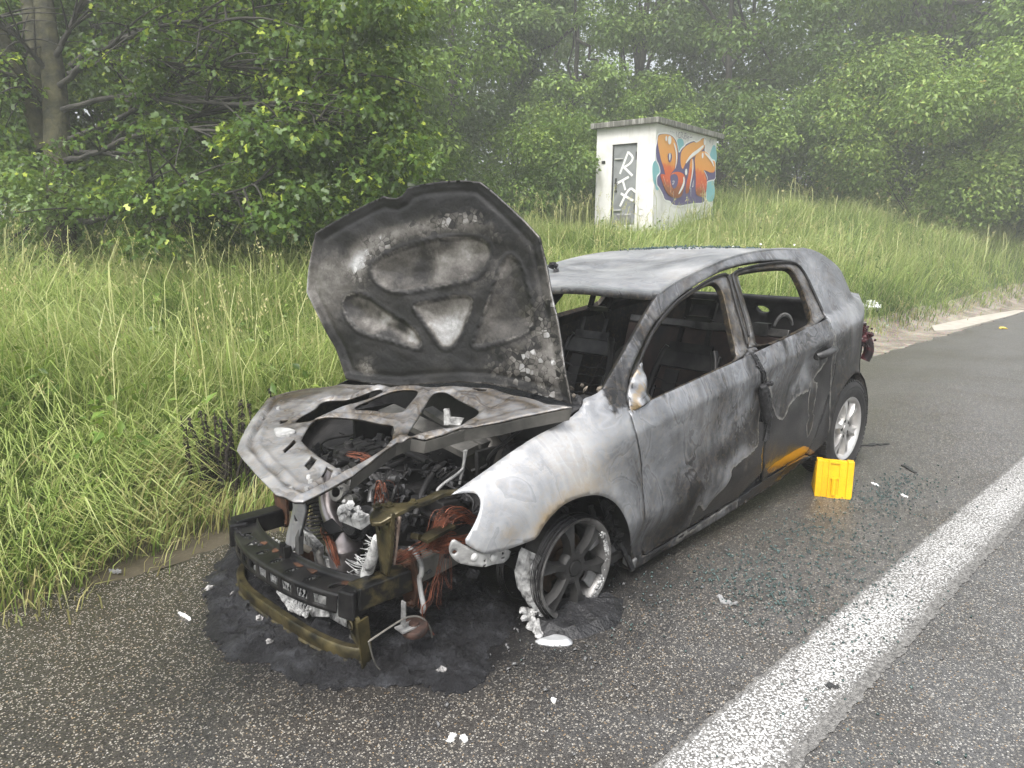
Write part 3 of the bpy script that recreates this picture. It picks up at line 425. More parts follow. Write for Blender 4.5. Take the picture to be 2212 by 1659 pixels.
for fr_, ed in ((0, .55), (.07, .1), (.5, 0), (.8, .12), (1, .8)):
    V.append(np.stack([lx, y0*(1-fr_)+y1*fr_, np.full(n, .0105)], 1)); E_.append(np.full(n, ed))
F = [(r*n+i, r*n+i+1, (r+1)*n+i+1, (r+1)*n+i) for r in range(4) for i in range(n-1)]
ln = mk('road_marking', np.concatenate(V), F, M_line); tag(ln, kind='structure')
a = ln.data.attributes.new('edge', 'FLOAT', 'POINT'); a.data.foreach_set('value', np.concatenate(E_).astype(np.float32))
# gravel / washed sand strip between asphalt and grass
t = NT('sandy_gravel'); v = t.coord('Object'); n1 = t.noise(v, 2.4, 6, .65, .8); n2 = t.noise(v, 40, 5, .7); vo = t.n('ShaderNodeTexVoronoi'); vo.inputs['Scale'].default_value = 60; t.l(v, vo.inputs['Vector'])
c = t.ramp(n1.outputs[0], [(.3, (.075, .06, .045)), (.5, (.19, .165, .13)), (.68, (.30, .27, .225))]); c = t.mix(.5, c, vo.outputs['Color'], 'SOFT_LIGHT'); xs = t.n('ShaderNodeSeparateXYZ'); t.l(v, xs.inputs[0]); xm = t.math('MULTIPLY_ADD', t.math('SUBTRACT', n1.outputs[0], .5), 3., xs.outputs[0]); c = t.mix(t.ramp(t.math('MULTIPLY_ADD', xm, .1, .8), [(.2, 0.), (.55, 1.)]), c, t.mix(n2.outputs[0], (.03, .024, .014), (.085, .07, .04)))
t.bsdf(c, .85, 0, t.bump(n2.outputs[0], .5, .02)); M_grav = t.m
sx = np.arange(-60, 12, .25); ge = grass_edge(sx)-.35; rd = road_edge(sx)-.0
V = []; F = []; m = 5
for i, x_ in enumerate(sx):
    for j in range(m):
        yy = rd[i]+(ge[i]-rd[i])*j/(m-1); V.append((x_, yy, max(hgt(x_, yy), 0)-.012+.012*math.sin(x_*3.1+yy*9)*.5+.006))
F = [(i*m+j, i*m+j+1, (i+1)*m+j+1, (i+1)*m+j) for i in range(len(sx)-1) for j in range(m-1)]
gs = mk('gravel_strip', V, F, M_grav, smooth=True); tag(gs, kind='structure')
t = NT('pale_concrete'); v = t.coord('Object'); n1 = t.noise(v, 5, 5, .6); n2 = t.noise(v, 70, 4)
t.bsdf(t.ramp(n1.outputs[0], [(.3, (.30, .275, .235)), (.7, (.43, .40, .35))]), .8, 0, t.bump(n2.outputs[0], .3, .006)); M_conc = t.m
s_ = MB(); s_.prism([(-16.0, -.84), (-14.7, -.80), (-11.4, -.86), (-10.9, -1.05), (-11.6, -1.30), (-14.0, -1.20), (-15.9, -1.0)], lambda a, b: (a, b, -.05), lambda a, b: (a, b, .02))
tag(s_.build('concrete_slab', M_conc), kind='structure')
# ------------------------------------------------------------------ utility building
B = D2; C0 = np.array(B['C']); LD = np.array(B['L']); RD = np.array(B['R']); ZB, ZT = 1.55, 4.03; LW, RW = 1.60, 3.36
def wp(u, w, out=0.): return C0+LD*u+np.array([0, 0, w])-RD*out          # door wall (faces the road)
def wr(u, w, out=0.): return C0+RD*u+np.array([0, 0, w])-LD*out          # graffiti wall
bld = empty('utility_building', tuple(C0+LD*LW/2+RD*RW/2+np.array([0, 0, ZB])), 'small white transformer building with graffiti walls and a flat concrete roof on the grass mound', 'building')
t = NT('white_render'); v = t.coord('Object'); n1 = t.noise(v, 1.6, 6, .6, .4); n2 = t.noise(v, 55, 4); st = t.coord('Object', (5, 5, .5)); n3 = t.noise(st, 2.2, 5, .65)
c = t.ramp(n1.outputs[0], [(.28, (.50, .49, .46)), (.5, (.66, .655, .635)), (.75, (.74, .735, .72))]); c = t.mix(t.math('MULTIPLY', t.ramp(n3.outputs[0], [(.55, 0.), (.8, 1.)]), .45), c, (.36, .35, .30))
t.bsdf(c, .8, 0, t.bump(n2.outputs[0], .15, .004)); M_wall = t.m
t = NT('roof_concrete'); v = t.coord('Object', (3, 3, .35)); n1 = t.noise(v, 6, 6, .7); v2 = t.coord('Object'); n2 = t.noise(v2, 9, 5)
c = t.ramp(n1.outputs[0], [(.35, (.05, .05, .045)), (.52, (.16, .155, .14)), (.62, (.36, .355, .33))]); t.bsdf(t.mix(t.math('MULTIPLY', n2.outputs[0], .4), c, (.07, .08, .05)), .9, 0, t.bump(n2.outputs[0], .3, .01)); M_roof = t.m
w_ = MB()
def slab(mb, o, ud, vd, wd, u0, u1, v0, v1, w0, w1):
    P = [o+ud*a+vd*b+wd*c_ for c_ in (w0, w1) for a, b in ((u0, v0), (u1, v0), (u1, v1), (u0, v1))]
    return mb.add(P, [(3, 2, 1, 0), (4, 5, 6, 7), (0, 1, 5, 4), (1, 2, 6, 5), (2, 3, 7, 6), (3, 0, 4, 7)])
Z = np.array([0, 0, 1.])
DU0, DU1, DZ0, DZ1 = .475, 1.155, 1.76, 3.64
# door wall in pieces round the opening, then the other walls
slab(w_, C0, LD, RD, Z, 0, DU0, 0, .2, ZB-.4, ZT); slab(w_, C0, LD, RD, Z, DU1, LW, 0, .2, ZB-.4, ZT); slab(w_, C0, LD, RD, Z, DU0, DU1, 0, .2, DZ1, ZT); slab(w_, C0, LD, RD, Z, DU0, DU1, 0, .2, ZB-.4, DZ0)
slab(w_, C0, LD, RD, Z, 0, .2, .2, RW, ZB-.4, ZT); slab(w_, C0, LD, RD, Z, LW-.2, LW, .2, RW, ZB-.4, ZT); slab(w_, C0, LD, RD, Z, .2, LW-.2, RW-.2, RW, ZB-.4, ZT)
w_.build('wall', M_wall, bld)
rf = MB(); slab(rf, C0, LD, RD, Z, -.12, LW+.12, -.12, RW+.2, ZT, ZT+.125); rf.build('roof', M_roof, bld, bevel=.012)
M_dgrey = M_simple('grey_door_paint', (.18, .19, .195), (.26, .27, .275), 3, .5, .1, .08)
M_dark = M_simple('dark_metal', (.02, .02, .02), (.05, .048, .045), 10, .5, .5)
M_lgt = M_simple('light_metal', (.35, .35, .35), (.55, .55, .54), 10, .5, .4)
dr = MB(); slab(dr, C0, LD, RD, Z, DU0+.02, DU1-.02, .05, .10, DZ0+.02, DZ1-.02); dr = dr.build('door', M_dgrey, bld, bevel=.006)
fr_ = MB()
for a, b, c_, d_ in ((DU0, DU0+.02, DZ0, DZ1), (DU1-.02, DU1, DZ0, DZ1), (DU0+.02, DU1-.02, DZ1-.02, DZ1), (DU0+.02, DU1-.02, DZ0, DZ0+.02)): slab(fr_, C0, LD, RD, Z, a, b, .03, .12, c_, d_)
fr_.build('door_frame', M_dark, bld)
for zz in (3.30, 2.10):
    mb = MB(); slab(mb, C0, LD, RD, Z, .90, 1.09, .022, .05, zz-.02, zz+.02); mb.tube([wp(1.09, zz, -.02), wp(.86, zz, -.02)], .013, 8); mb.build('door_bolt', M_lgt, dr)
for zz in (3.35, 2.15):
    mb = MB(); mb.tube([wp(DU0+.03, zz-.09, -.03), wp(DU0+.03, zz+.09, -.03)], .018, 8); mb.build('hinge', M_dark, dr)
mb = MB(); slab(mb, C0, LD, RD, Z, 1.03, 1.07, .03, .05, 2.60, 2.86); mb.tube([wp(1.05, 2.74, -.02), wp(1.05, 2.74, .02), wp(.95, 2.74, .02)], .011, 8); mb.build('door_handle', M_dark, dr)
mb = MB(); mb.lathe([(.0, .0), (.03, .0), (.03, .025), (0, .025)], wp(1.04, 2.55, -.045), -RD, 12); mb.build('padlock', M_dark, dr)
for k, (ua, ub) in enumerate(((.60, .785), (.815, 1.00))):
    for i in range(8):
        zz = 1.80+.03*i; mb = MB(); P = [wp(ua, zz, -.05), wp(ub, zz, -.05), wp(ub, zz-.02, -.015), wp(ua, zz-.02, -.015)]
        mb.add([*P, *[q+np.array([0, 0, .006]) for q in P]], [(3, 2, 1, 0), (4, 5, 6, 7), (0, 1, 5, 4), (1, 2, 6, 5), (2, 3, 7, 6), (3, 0, 4, 7)]); mb.build('louvre', M_lgt, dr)
mb = MB(); slab(mb, C0, LD, RD, Z, 1.34, 1.44, -.012, 0., 3.21, 3.28); mb.build('name_plate', M_dark, bld)
mb = MB(); mb.lathe([(.075, 0), (.085, .006), (.085, .012), (.075, .012)], wp(.30, 2.05, 0), -RD, 20); mb.build('wall_cover', M_wall, bld)
# painted graffiti: flat paint films a few mm proud of the wall
def M_flat(name, c, rough=.5):
    t = NT(name); v = t.coord('Object'); n1 = t.noise(v, 14, 5, .6); t.bsdf(t.mix(t.math('MULTIPLY', n1.outputs[0], .35), tuple(c), tuple(.55*x+.12 for x in c)), rough); return t.m
M_wht = M_flat('white_spray', (.80, .80, .79)); M_pur = M_flat('purple_spray', (.085, .065, .19)); M_teal = M_flat('teal_spray', (.20, .47, .52)); M_ink = M_flat('violet_marker', (.20, .17, .24))
t = NT('orange_to_brown_spray'); v = t.coord('Object'); x = t.n('ShaderNodeSeparateXYZ'); t.l(v, x.inputs[0]); n1 = t.noise(v, 5, 5, .65)
zf = t.math('MULTIPLY_ADD', t.math('SUBTRACT', n1.outputs[0], .5), .22, t.math('MULTIPLY_ADD', x.outputs[2], 1/1.75, -2.08/1.75)); vo = t.n('ShaderNodeTexVoronoi'); vo.inputs['Scale'].default_value = 7; t.l(v, vo.inputs['Vector'])
c = t.ramp(zf, [(.12, (.16, .06, .025)), (.32, (.30, .09, .03)), (.42, (.58, .09, .03)), (.58, (.66, .14, .035)), (.64, (.72, .30, .06)), (.95, (.74, .37, .11))])
t.bsdf(t.mix(t.math('MULTIPLY', t.ramp(vo.outputs['Distance'], [(.18, 1.), (.25, 0.)]), .45), c, (.78, .34, .08)), .5); M_org = t.m
def film(name, poly, f, d, mat):
    poly = chaikin(poly, 2); n = len(poly); V = [f(a, b, d) for a, b in poly]+[f(a, b, d-.004) for a, b in poly]
    F = [tuple(range(n)), tuple(range(2*n-1, n-1, -1))]+[(i, n+i, n+(i+1) % n, (i+1) % n) for i in range(n)]
    return mk(name, V, F, mat, bld)
def ribbon(name, L, w, f, d, mat, parent=None, taper=False):
    L = chaikin(np.array(L), 2 if len(L) > 2 else 0, False); n = len(L); T = np.gradient(L, axis=0); T /= np.linalg.norm(T, axis=1)[:, None]+1e-9; Nn = np.stack([-T[:, 1], T[:, 0]], 1)
    ww = np.full(n, w/2.)
    if taper: ww = w/2*np.sin(np.linspace(.35, math.pi-.2, n))
    V = [f(*q, d) for q in L+Nn*ww[:, None]]+[f(*q, d) for q in L-Nn*ww[:, None]]
    return mk(name, V, [(i, n+i, n+i+1, i+1) for i in range(n-1)], mat, parent or bld)
for cx_, cz_, a_, b_ in B['clouds']:
    an = np.linspace(0, 2*math.pi, 14, endpoint=False); rr = 1+.12*np.sin(an*3+cx_*5)
    film('graffiti_cloud', np.stack([cx_+a_*rr*np.cos(an), cz_+b_*rr*np.sin(an)], 1), wr, .003, M_teal)
sil = np.array(B['sil']); cen = sil.mean(0)
def inset(P, d):
    P = np.array(P, float); T = np.roll(P, -1, 0)-np.roll(P, 1, 0); T /= np.linalg.norm(T, axis=1)[:, None]+1e-9; Nn = np.stack([-T[:, 1], T[:, 0]], 1)
    ar = .5*np.sum(P[:, 0]*np.roll(P[:, 1], -1)-np.roll(P[:, 0], -1)*P[:, 1]); return P+Nn*d*(1 if ar > 0 else -1)
film('graffiti_outline', sil, wr, .006, M_wht); film('graffiti_shadow', inset(sil, .035), wr, .009, M_pur)
for k in ('b1', 'i1', 't1', 'i2', 'b2'): film('graffiti_letter', B[k], wr, .012+.003*('b1 i1 t1 i2 b2'.split().index(k)), M_org)
for k in ('b3', 'b4'): film('graffiti_counter', B[k], wr, .030, M_pur)
for cx_, cz_, a_, b_ in B['el']:
    an = np.linspace(0, 2*math.pi, 12, endpoint=False); film('graffiti_highlight', np.stack([cx_+a_*np.cos(an), cz_+b_*np.sin(an)], 1), wr, .033, M_wht)
for L, w in B['hl']: ribbon('graffiti_highlight', L, w, wr, .034, M_wht, None, True)
for L, w in B['tag']: ribbon('graffiti_tag', L, w, wr, .004, M_ink)
for i, (L, w) in enumerate(B['rts']): ribbon('sprayed_letter', L, w*1.15, wp, -.046+.0015*i, M_wht, dr)
# ------------------------------------------------------------------ the burnt car
car = empty('burnt_car', (-1.3, 0, 0), 'burnt-out silver five-door hatchback with raised scorched bonnet and no front bumper', 'car')
MS = M_steel('burnt_steel'); MS2 = M_steel('burnt_steel_rusty', .25)
M_soot = M_simple('soot_black', (.004, .004, .0045), (.022, .021, .021), 9, .62, .15, .4, 45, .006)
M_char2 = M_simple('charred_lumps', (.003, .003, .004), (.026, .026, .028), 14, .5, .1, .8, 70, .012)
M_black = M_simple('burnt_black_steel', (.010, .010, .011), (.045, .043, .042), 9, .38, .55, .2, 60, .002, .4, .75)
M_olive = M_simple('olive_scorched_steel', (.012, .011, .007), (.125, .102, .045), 11, .36, .45, .25, 70, .003, .38, .75)
M_zinc = M_simple('bare_zinc_steel', (.12, .12, .12), (.50, .50, .49), 8, .5, .35, .3, 60, .003)
M_ash = M_simple('white_aluminium_ash', (.06, .06, .06), (.60, .60, .59), 22, .75, .05, .7, 90, .008, .32, .62)
M_alu = M_simple('melted_aluminium', (.45, .46, .47), (.72, .73, .74), 5, .35, .5, .3, 30, .004)
M_rust = M_simple('rusty_steel', (.022, .013, .009), (.12, .055, .030), 14, .7, .3, .4, 80, .004)
M_copper = M_simple('bare_copper_wire', (.05, .016, .010), (.30, .10, .052), 26, .5, .5, .3, 120, .002)
M_pipe = M_simple('heat_tinted_steel', (.12, .10, .09), (.34, .32, .33), 5, .32, .75, .1, 50, .002)
M_rim_d = M_simple('sooty_alloy', (.018, .018, .018), (.060, .058, .056), 6, .55, .35, .2, 70, .002, .4, .8)
M_rim_s = M_simple('silver_alloy', (.38, .37, .36), (.55, .545, .53), 6, .33, .55, .1, 60, .002)
M_tyre = M_simple('tyre_rubber', (.010, .010, .010), (.030, .029, .028), 10, .7, 0, .3, 90, .003)
A_ = lambda k: np.array(D1[k], float)
co = lambda P, n=1: chaikin(np.array(P, float), n, False)
cat_ = lambda *a: np.vstack([np.array(q, float).reshape(-1, 2) for q in a])
def fL(inset=0.): return lambda x, z: (x, yside(x, z)-inset, z)
def fR(inset=0.): return lambda x, z: (x, -(yside(x, z)-inset), z-.035*ss(.9, 1.3, z))
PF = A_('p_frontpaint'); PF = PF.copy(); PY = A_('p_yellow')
PR = np.array([(-1.43, .80), (-1.493, .698), (-1.568, .576), (-1.644, .526), (-1.721, .588), (-1.839, .636), (-1.964, .646), (-2.041, .714), (-2.12, .753), (-2.16, .80), (-2.2, .88), (-2.215, .95), (-2.22, .80), (-2.24, .70), (-2.24, -.1), (-1.30, -.1), (-1.385, .45), (-1.40, .65)])
CUR = [[(-2.0, .70), (-1.96, .60), (-1.95, .52), (-1.99, .47), (-2.05, .60), (-2.08, .68)], [(-1.93, .46), (-1.99, .52), (-2.03, .50), (-2.0, .42), (-1.955, .37)]]
def burn_side(x, z):
    P = np.stack([x, z], 1)
    ash = np.interp(x, [-3.3, -2.7, -2.3, -1.9, -1.45, -1.2, -.7, -.35, -.2, .1, .5], [.22, .30, .34, .42, .46, .54, .64, .66, .76, .82, .84])
    zb = .753-.123*x
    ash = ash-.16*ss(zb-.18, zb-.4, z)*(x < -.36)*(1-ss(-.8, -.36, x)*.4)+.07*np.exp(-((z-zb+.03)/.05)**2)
    ash = ash-.32*np.exp(-((x+1.03)/.11)**2-((z-.47)/.055)**2)-.30*np.exp(-((x+.80)/.08)**2-((z-.28)/.14)**2)-.16*np.exp(-((x+1.28)/.05)**2-((z-.86)/.06)**2)+.12*np.exp(-((x+.55)/.12)**2-((z-.55)/.2)**2)
    sdp = sdist(P, PF); ash = ash+.30*np.exp(-((sdp+.035)/.035)**2)*(x > -1.36)*ss(.55, .40, z)
    ash = ash+.42*ss(.90, 1.04, z)*(x < -2.2)-.08*(x < -1.36)*(x > -2.25)*ss(.75, .5, z)+.14*np.exp(-((x+1.78)/.3)**2-((z-.78)/.12)**2)
    ash = np.where((z > zb+.02)&(x < -.25), np.interp(x, [-3.3, -2.6, -2.2, -1.6, -1.1, -.8, -.5, -.3], [.60, .66, .64, .58, .52, .44, .34, .30])*(1-.5*(x < -2.2)*ss(1.12, .95, z)), ash)
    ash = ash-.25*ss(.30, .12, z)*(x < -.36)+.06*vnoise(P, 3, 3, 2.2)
    G = np.maximum(.5+sdist(P, PF)/.16, .5+sdist(P, PR)/.16)
    for q in CUR: G = np.minimum(G, .5-sdist(P, np.array(q))/.10)
    G = np.where(x > -.36, 0, G)
    r_ = np.hypot(x+.02, z-.19); an_ = np.degrees(np.arctan2(z-.19, x+.02)); Bc = .9*np.exp(-((r_-.352)/.030)**2)*np.exp(-((an_-56)/16.)**2)+.35*np.exp(-((r_-.36)/.03)**2)*np.exp(-((an_-85)/22.)**2)+.45*np.exp(-((x-.33)/.04)**2-((z-.455)/.03)**2)+.25*np.exp(-((x+.05)/.15)**2-((z-.60)/.1)**2)
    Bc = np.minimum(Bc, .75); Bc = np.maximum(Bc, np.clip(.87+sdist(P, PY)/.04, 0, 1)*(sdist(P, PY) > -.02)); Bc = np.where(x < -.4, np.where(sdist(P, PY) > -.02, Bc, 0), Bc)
    return np.stack([np.clip(ash, 0, 1), np.clip(G, 0, 1), np.clip(Bc, 0, 1)], 1)
def dark_side(x, z): return np.stack([.34+.08*vnoise(np.stack([x, z], 1), 4, 2, 2.), np.zeros_like(x), np.zeros_like(x)], 1)
def dent(x, z):
    P = np.stack([x, z], 1); d = .004*vnoise(P, 31, 2, 1.6)*(x < -.4)
    m = np.exp(-((x+1.80)/.28)**2-((z-.74)/.13)**2)
    d = d+m*(.016*np.sin(16*x+9*z+2.5*np.sin(7*z+4*x))*np.cos(11*z-5*x)-.012)
    m2 = np.exp(-((x+1.15)/.22)**2-((z-.62)/.14)**2); d = d-.014*m2*np.sin(9*x+6*z)-.008*m2
    for hx, hz, s_ in ((-2.08, .842, .075), (-1.36, .72, .07)): d = d-.020*np.exp(-((x-hx)/s_)**2-((z-hz)/.05)**2)
    zb = .753-.123*x; return d*ss(zb+.005, zb-.05, z)
ftop = A_('fender_top')[:, [0, 2]]; frear = A_('fender_rear'); ffront = A_('fender_front'); far = A_('far'); seam = A_('seam'); fbelt = A_('fbelt'); rbelt = A_('rbelt'); rdr = A_('rdrear'); pd = A_('pillar_door'); pf = A_('pillar_front'); rt = A_('rail_top'); fdb = A_('fdbot')
belt = lambda x: .7545-.1262*x
fb = np.array([(x_, belt(x_)) for x_ in (-.331, -.6, -.9, -1.2, -1.335)]); rb = np.array([(x_, belt(x_)) for x_ in (-1.345, -1.6, -1.9, -2.222)])
fender = cat_(co(ftop, 1), [(-.30, .888), (-.376, .858)], co(frear[1:9], 1), [(-.498, .104), (-.425, .097)], co(far, 2), co(ffront, 1))
fdoor = cat_(fb, co(seam[1:-1], 1)+[.004, 0], co(fdb[::-1], 1), (co(frear[7:2:-1], 1)-[.010, 0]), [(-.336, .72)])
rdoor = cat_(rb, co(rdr[1:], 1), co(seam[-2:0:-1], 1)-[.005, 0])
th = np.linspace(math.radians(-8), math.radians(196), 26); arch = np.stack([-2.6+.352*np.cos(th+math.pi)*-1, .315+.352*np.sin(th)], 1)
th = np.linspace(math.radians(175), math.radians(-14), 26); arch = np.stack([-2.6-.352*np.cos(th), .315+.352*np.sin(th)], 1)
# arch runs from the rear (x=-2.25...) : order needed rear(-2.95) -> front(-2.25)
arch = arch[np.argsort(arch[:, 0])]
cpil = np.array([(-2.35, 1.436), (-2.47, 1.420), (-2.60, 1.380), (-2.78, 1.293), (-3.0, 1.165), (-3.10, 1.08), (-3.16, 1.0), (-3.20, .88), (-3.22, .7), (-3.2, .48), (-3.1, .36), (-2.97, .33)])
bside = cat_(co(pf, 1), co(rt[1:], 1), co(cpil, 1), arch[:-3], [(-2.19, .235), (-2.12, .226), (-2.02, .262)], co(rdr[10:1:-1], 1)-[.009, 0], co(pd[::-1], 1)-[0, 0])
STEP = .016
def door(name, skin, sash, win, f, out, burn, pst):
    s_ = panel(name, skin, [], f(0), STEP, MS, car, .035, burn, out, post=pst)
    panel('window_frame', chaikin(sash, 1), [chaikin(win, 2)], f(.012), .02, MS, s_, .03, lambda x, z: np.stack([.46+.20*vnoise(np.stack([x, z], 1), 6, 2, 4.)-.35*ss(.018, .004, pdist(np.stack([x, z], 1), chaikin(win, 2))), 0*x, .12+0*x], 1), out)
    sl_ = chaikin(sash, 1); q_ = np.stack(f(.004)(sl_[:, 0], sl_[:, 1]), 1); mb = MB(); up_ = q_[:, 2] > (.753-.123*q_[:, 0]+.03); idx_ = np.where(up_)[0]; mb.tube(q_[idx_], .0075, 6); mb.build('gap_shade_strip', M_soot, s_, 60)  # added black tube, stands in for the shaded gap between rail and frame
    return s_
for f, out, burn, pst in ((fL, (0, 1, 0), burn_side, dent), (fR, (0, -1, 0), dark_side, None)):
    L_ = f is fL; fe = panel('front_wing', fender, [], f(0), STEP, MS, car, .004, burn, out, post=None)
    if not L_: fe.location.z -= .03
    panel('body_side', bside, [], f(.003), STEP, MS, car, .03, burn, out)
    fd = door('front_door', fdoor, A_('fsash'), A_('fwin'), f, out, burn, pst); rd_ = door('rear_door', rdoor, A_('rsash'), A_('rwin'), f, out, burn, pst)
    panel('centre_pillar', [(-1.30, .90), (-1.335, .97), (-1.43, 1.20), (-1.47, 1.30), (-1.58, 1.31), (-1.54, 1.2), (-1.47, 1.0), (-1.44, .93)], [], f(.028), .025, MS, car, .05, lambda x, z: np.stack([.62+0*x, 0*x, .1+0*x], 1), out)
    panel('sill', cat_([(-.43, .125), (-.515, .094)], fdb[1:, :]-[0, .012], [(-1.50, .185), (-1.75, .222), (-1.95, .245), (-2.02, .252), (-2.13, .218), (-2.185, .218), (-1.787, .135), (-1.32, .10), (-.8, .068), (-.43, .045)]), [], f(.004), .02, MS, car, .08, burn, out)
    if L_:
        panel('mirror_base', chaikin(A_('mirror'), 1), [], f(-.012), .012, MS, fd, .03, lambda x, z: np.stack([.66+.35*vnoise(np.stack([x, z], 1), 9, 2, 9.), 0*x, .7*(vnoise(np.stack([x, z], 1), 8, 2, 12.) > .3)], 1), out, post=lambda x, z: .012*vnoise(np.stack([x, z], 1), 15, 2, 8.))
        # rear door handle: pull bar over a dished recess
        mb = MB(); hx = np.array([-2.0, -2.03, -2.09, -2.15, -2.19]); hz = np.array([.845, .858, .867, .868, .862]); hy = yside(hx, hz)+np.array([.0, .032, .042, .036, .0])
        mb.tube(np.stack([hx, hy, hz], 1), [.015, .019, .021, .020, .016], 8); mb.build('door_handle', M_simple('handle_grey', (.03, .03, .031), (.09, .09, .092), 12, .45, .2), rd_, 60)
        an = np.linspace(0, 2*math.pi, 20, endpoint=False); panel('handle_recess', np.stack([-2.09+.105*np.cos(an), .848+.042*np.sin(an)], 1), [], f(-.003), .02, M_soot, rd_, .004, None, out, post=dent)
        # melted handle of the front door, a sagging black lump with drips down the seam
        mb = MB(); fh = A_('fhandle'); q = np.array([(-1.365, .765), (-1.385, .735), (-1.395, .70), (-1.41, .66), (-1.43, .62), (-1.445, .585), (-1.44, .56)])
        mb.tube(np.stack([q[:, 0], yside(q[:, 0], q[:, 1])+.012, q[:, 1]], 1), [.016, .030, .022, .026, .024, .030, .014], 9)
        for k in range(16):
            a, b = -1.405-.05*rng.random(), .78-.24*rng.random(); mb.lathe([(.001, -.012), (.012, -.006), (.014, .004), (.006, .012), (.001, .014)], (a, float(yside(a, b))+.012, b), (.2, 1, rng.normal()*.4), 7)
        sm = co(seam, 1)
        for off, r_ in ((.004, .006), (-.012, .004), (-.028, .003)):
            k = slice(1, 15); mb.tube(np.stack([sm[k, 0]+off, yside(sm[k, 0], sm[k, 1])+.003, sm[k, 1]], 1), r_*(.6+.9*rng.random(len(sm[k]))), 6)
        for k in range(40):
            i = int(rng.integers(0, len(sm)-8)); a, b = sm[i]+rng.normal(size=2)*.008; s_ = .004+.007*rng.random(); mb.lathe([(.001, -s_), (s_, 0), (.001, s_)], (a-.006, float(yside(a, b))+.004, b), (0, 1, 0), 6)
        mb.build('melted_handle', M_char2, fd, 50)
        mb = MB(); mb.tube([(-2.19, .870, .862), (-2.19, .872, .84)], .01, 6)
# small square clips left in the window frames
for x_, z_ in ((-.79, 1.128), (-1.12, 1.243), (-1.60, 1.33), (-1.80, 1.345), (-2.0, 1.352)):
    mb = MB(); mb.box((x_, float(yside(x_, z_))-.0115, z_), (.030, .006, .010), basis((0, .4, 1), (1, 0, .25))); mb.build('frame_clip', M_soot, car)
# roof: sagged sheet between the two cant rails
rx = np.concatenate([[-.845], np.linspace(-.90, -2.40, 52), [-2.47]]); rts = np.vstack([co(rt, 2), cpil[:3]]); rz = np.interp(-rx, -rts[:, 0], rts[:, 1]); ry = yside(rx, rz)+.004
m = 44; V = []; vv = np.linspace(-1, 1, m)
for i in range(len(rx)):
    fwd = .10*(1-vv**2)*ss(-1.6, -.86, rx[i]); x_ = rx[i]+fwd; y_ = ry[i]*vv
    z_ = rz[i]+.010*(1-vv**4)-.0175*(1-vv)-.008*ss(-1.9, -2.4, rx[i])
    P = np.stack([x_, y_], 1); z_ = z_+(.012*vnoise(P, 41, 3, .9)-.022*np.exp(-((x_+1.45)/.25)**2-((y_-.12)/.25)**2)+.006*np.sin(22*x_+6*y_)*np.exp(-((x_+1.9)/.4)**2-((y_-.2)/.35)**2))*(1-vv**6)
    V.append(np.stack([x_, y_, z_], 1))
V = np.concatenate(V); V_roof = V; n_ = len(rx); nv = len(V)
F = [(i*m+j, i*m+j+1, (i+1)*m+j+1, (i+1)*m+j) for i in range(n_-1) for j in range(m-1)]
Vb = V.copy(); Vb[:, 2] -= .035; F2 = [tuple(q+nv for q in f_[::-1]) for f_ in F]
bd = [j for j in range(m)]+[i*m+m-1 for i in range(1, n_)]+[(n_-1)*m+j for j in range(m-2, -1, -1)]+[i*m for i in range(n_-2, 0, -1)]
F3 = [(bd[k], bd[(k+1) % len(bd)], bd[(k+1) % len(bd)]+nv, bd[k]+nv) for k in range(len(bd))]
roof = mk('roof', np.vstack([V, Vb]), F+F2+F3, MS, car); fl = np.zeros(len(F)*2+len(F3), bool); fl[:2*len(F)] = True; roof.data.polygons.foreach_set('use_smooth', fl)
A4 = np.zeros((2*nv, 4), np.float32); A4[:nv, 0] = .84+.12*vnoise(V[:, :2], 44, 3, 1.3)-.25*np.exp(-((V[:, 0]+1.35)/.2)**2-((V[:, 1]-.30)/.12)**2)-.2*np.exp(-((V[:, 0]+1.15)/.3)**2-((V[:, 1]+.15)/.3)**2); A4[:, 3] = 1
a = roof.data.attributes.new('burn', 'FLOAT_COLOR', 'POINT'); a.data.foreach_set('color', A4.ravel())
# raised bonnet skin, seen from its scorched inner side
P0s, Us, Vs, Ns = [np.array(q) for q in D1['skin_frame']]
skin = A_('skin'); reg = [A_(k) for k in ('sk_top', 'sk_tri', 'sk_left', 'sk_right')]
def skin_w(u, v):
    P = np.stack([u, v], 1); d = pdist(P, skin); w = -.055*(1-((u+.62)/.75)**2)*(1-.5*((v-.45)/.55)**2)
    w = w+.003*ss(.02, 0., d)-.004*np.exp(-((d-.045)/.012)**2)
    for q in reg:
        s_ = sdist(P, chaikin(q, 1)); w = w-.009*ss(-.006, .012, s_)+.003*np.exp(-((s_+.008)/.005)**2)+.006*np.cos(np.clip(s_, 0, .09)/.09*3.14)*(s_ > 0)
    return w+.004*vnoise(P, 51, 3, 3.)
def skin_f(u, v):
    X = P0s+u[:, None]*Us+v[:, None]*Vs+skin_w(u, v)[:, None]*Ns; return X[:, 0], X[:, 1], X[:, 2]
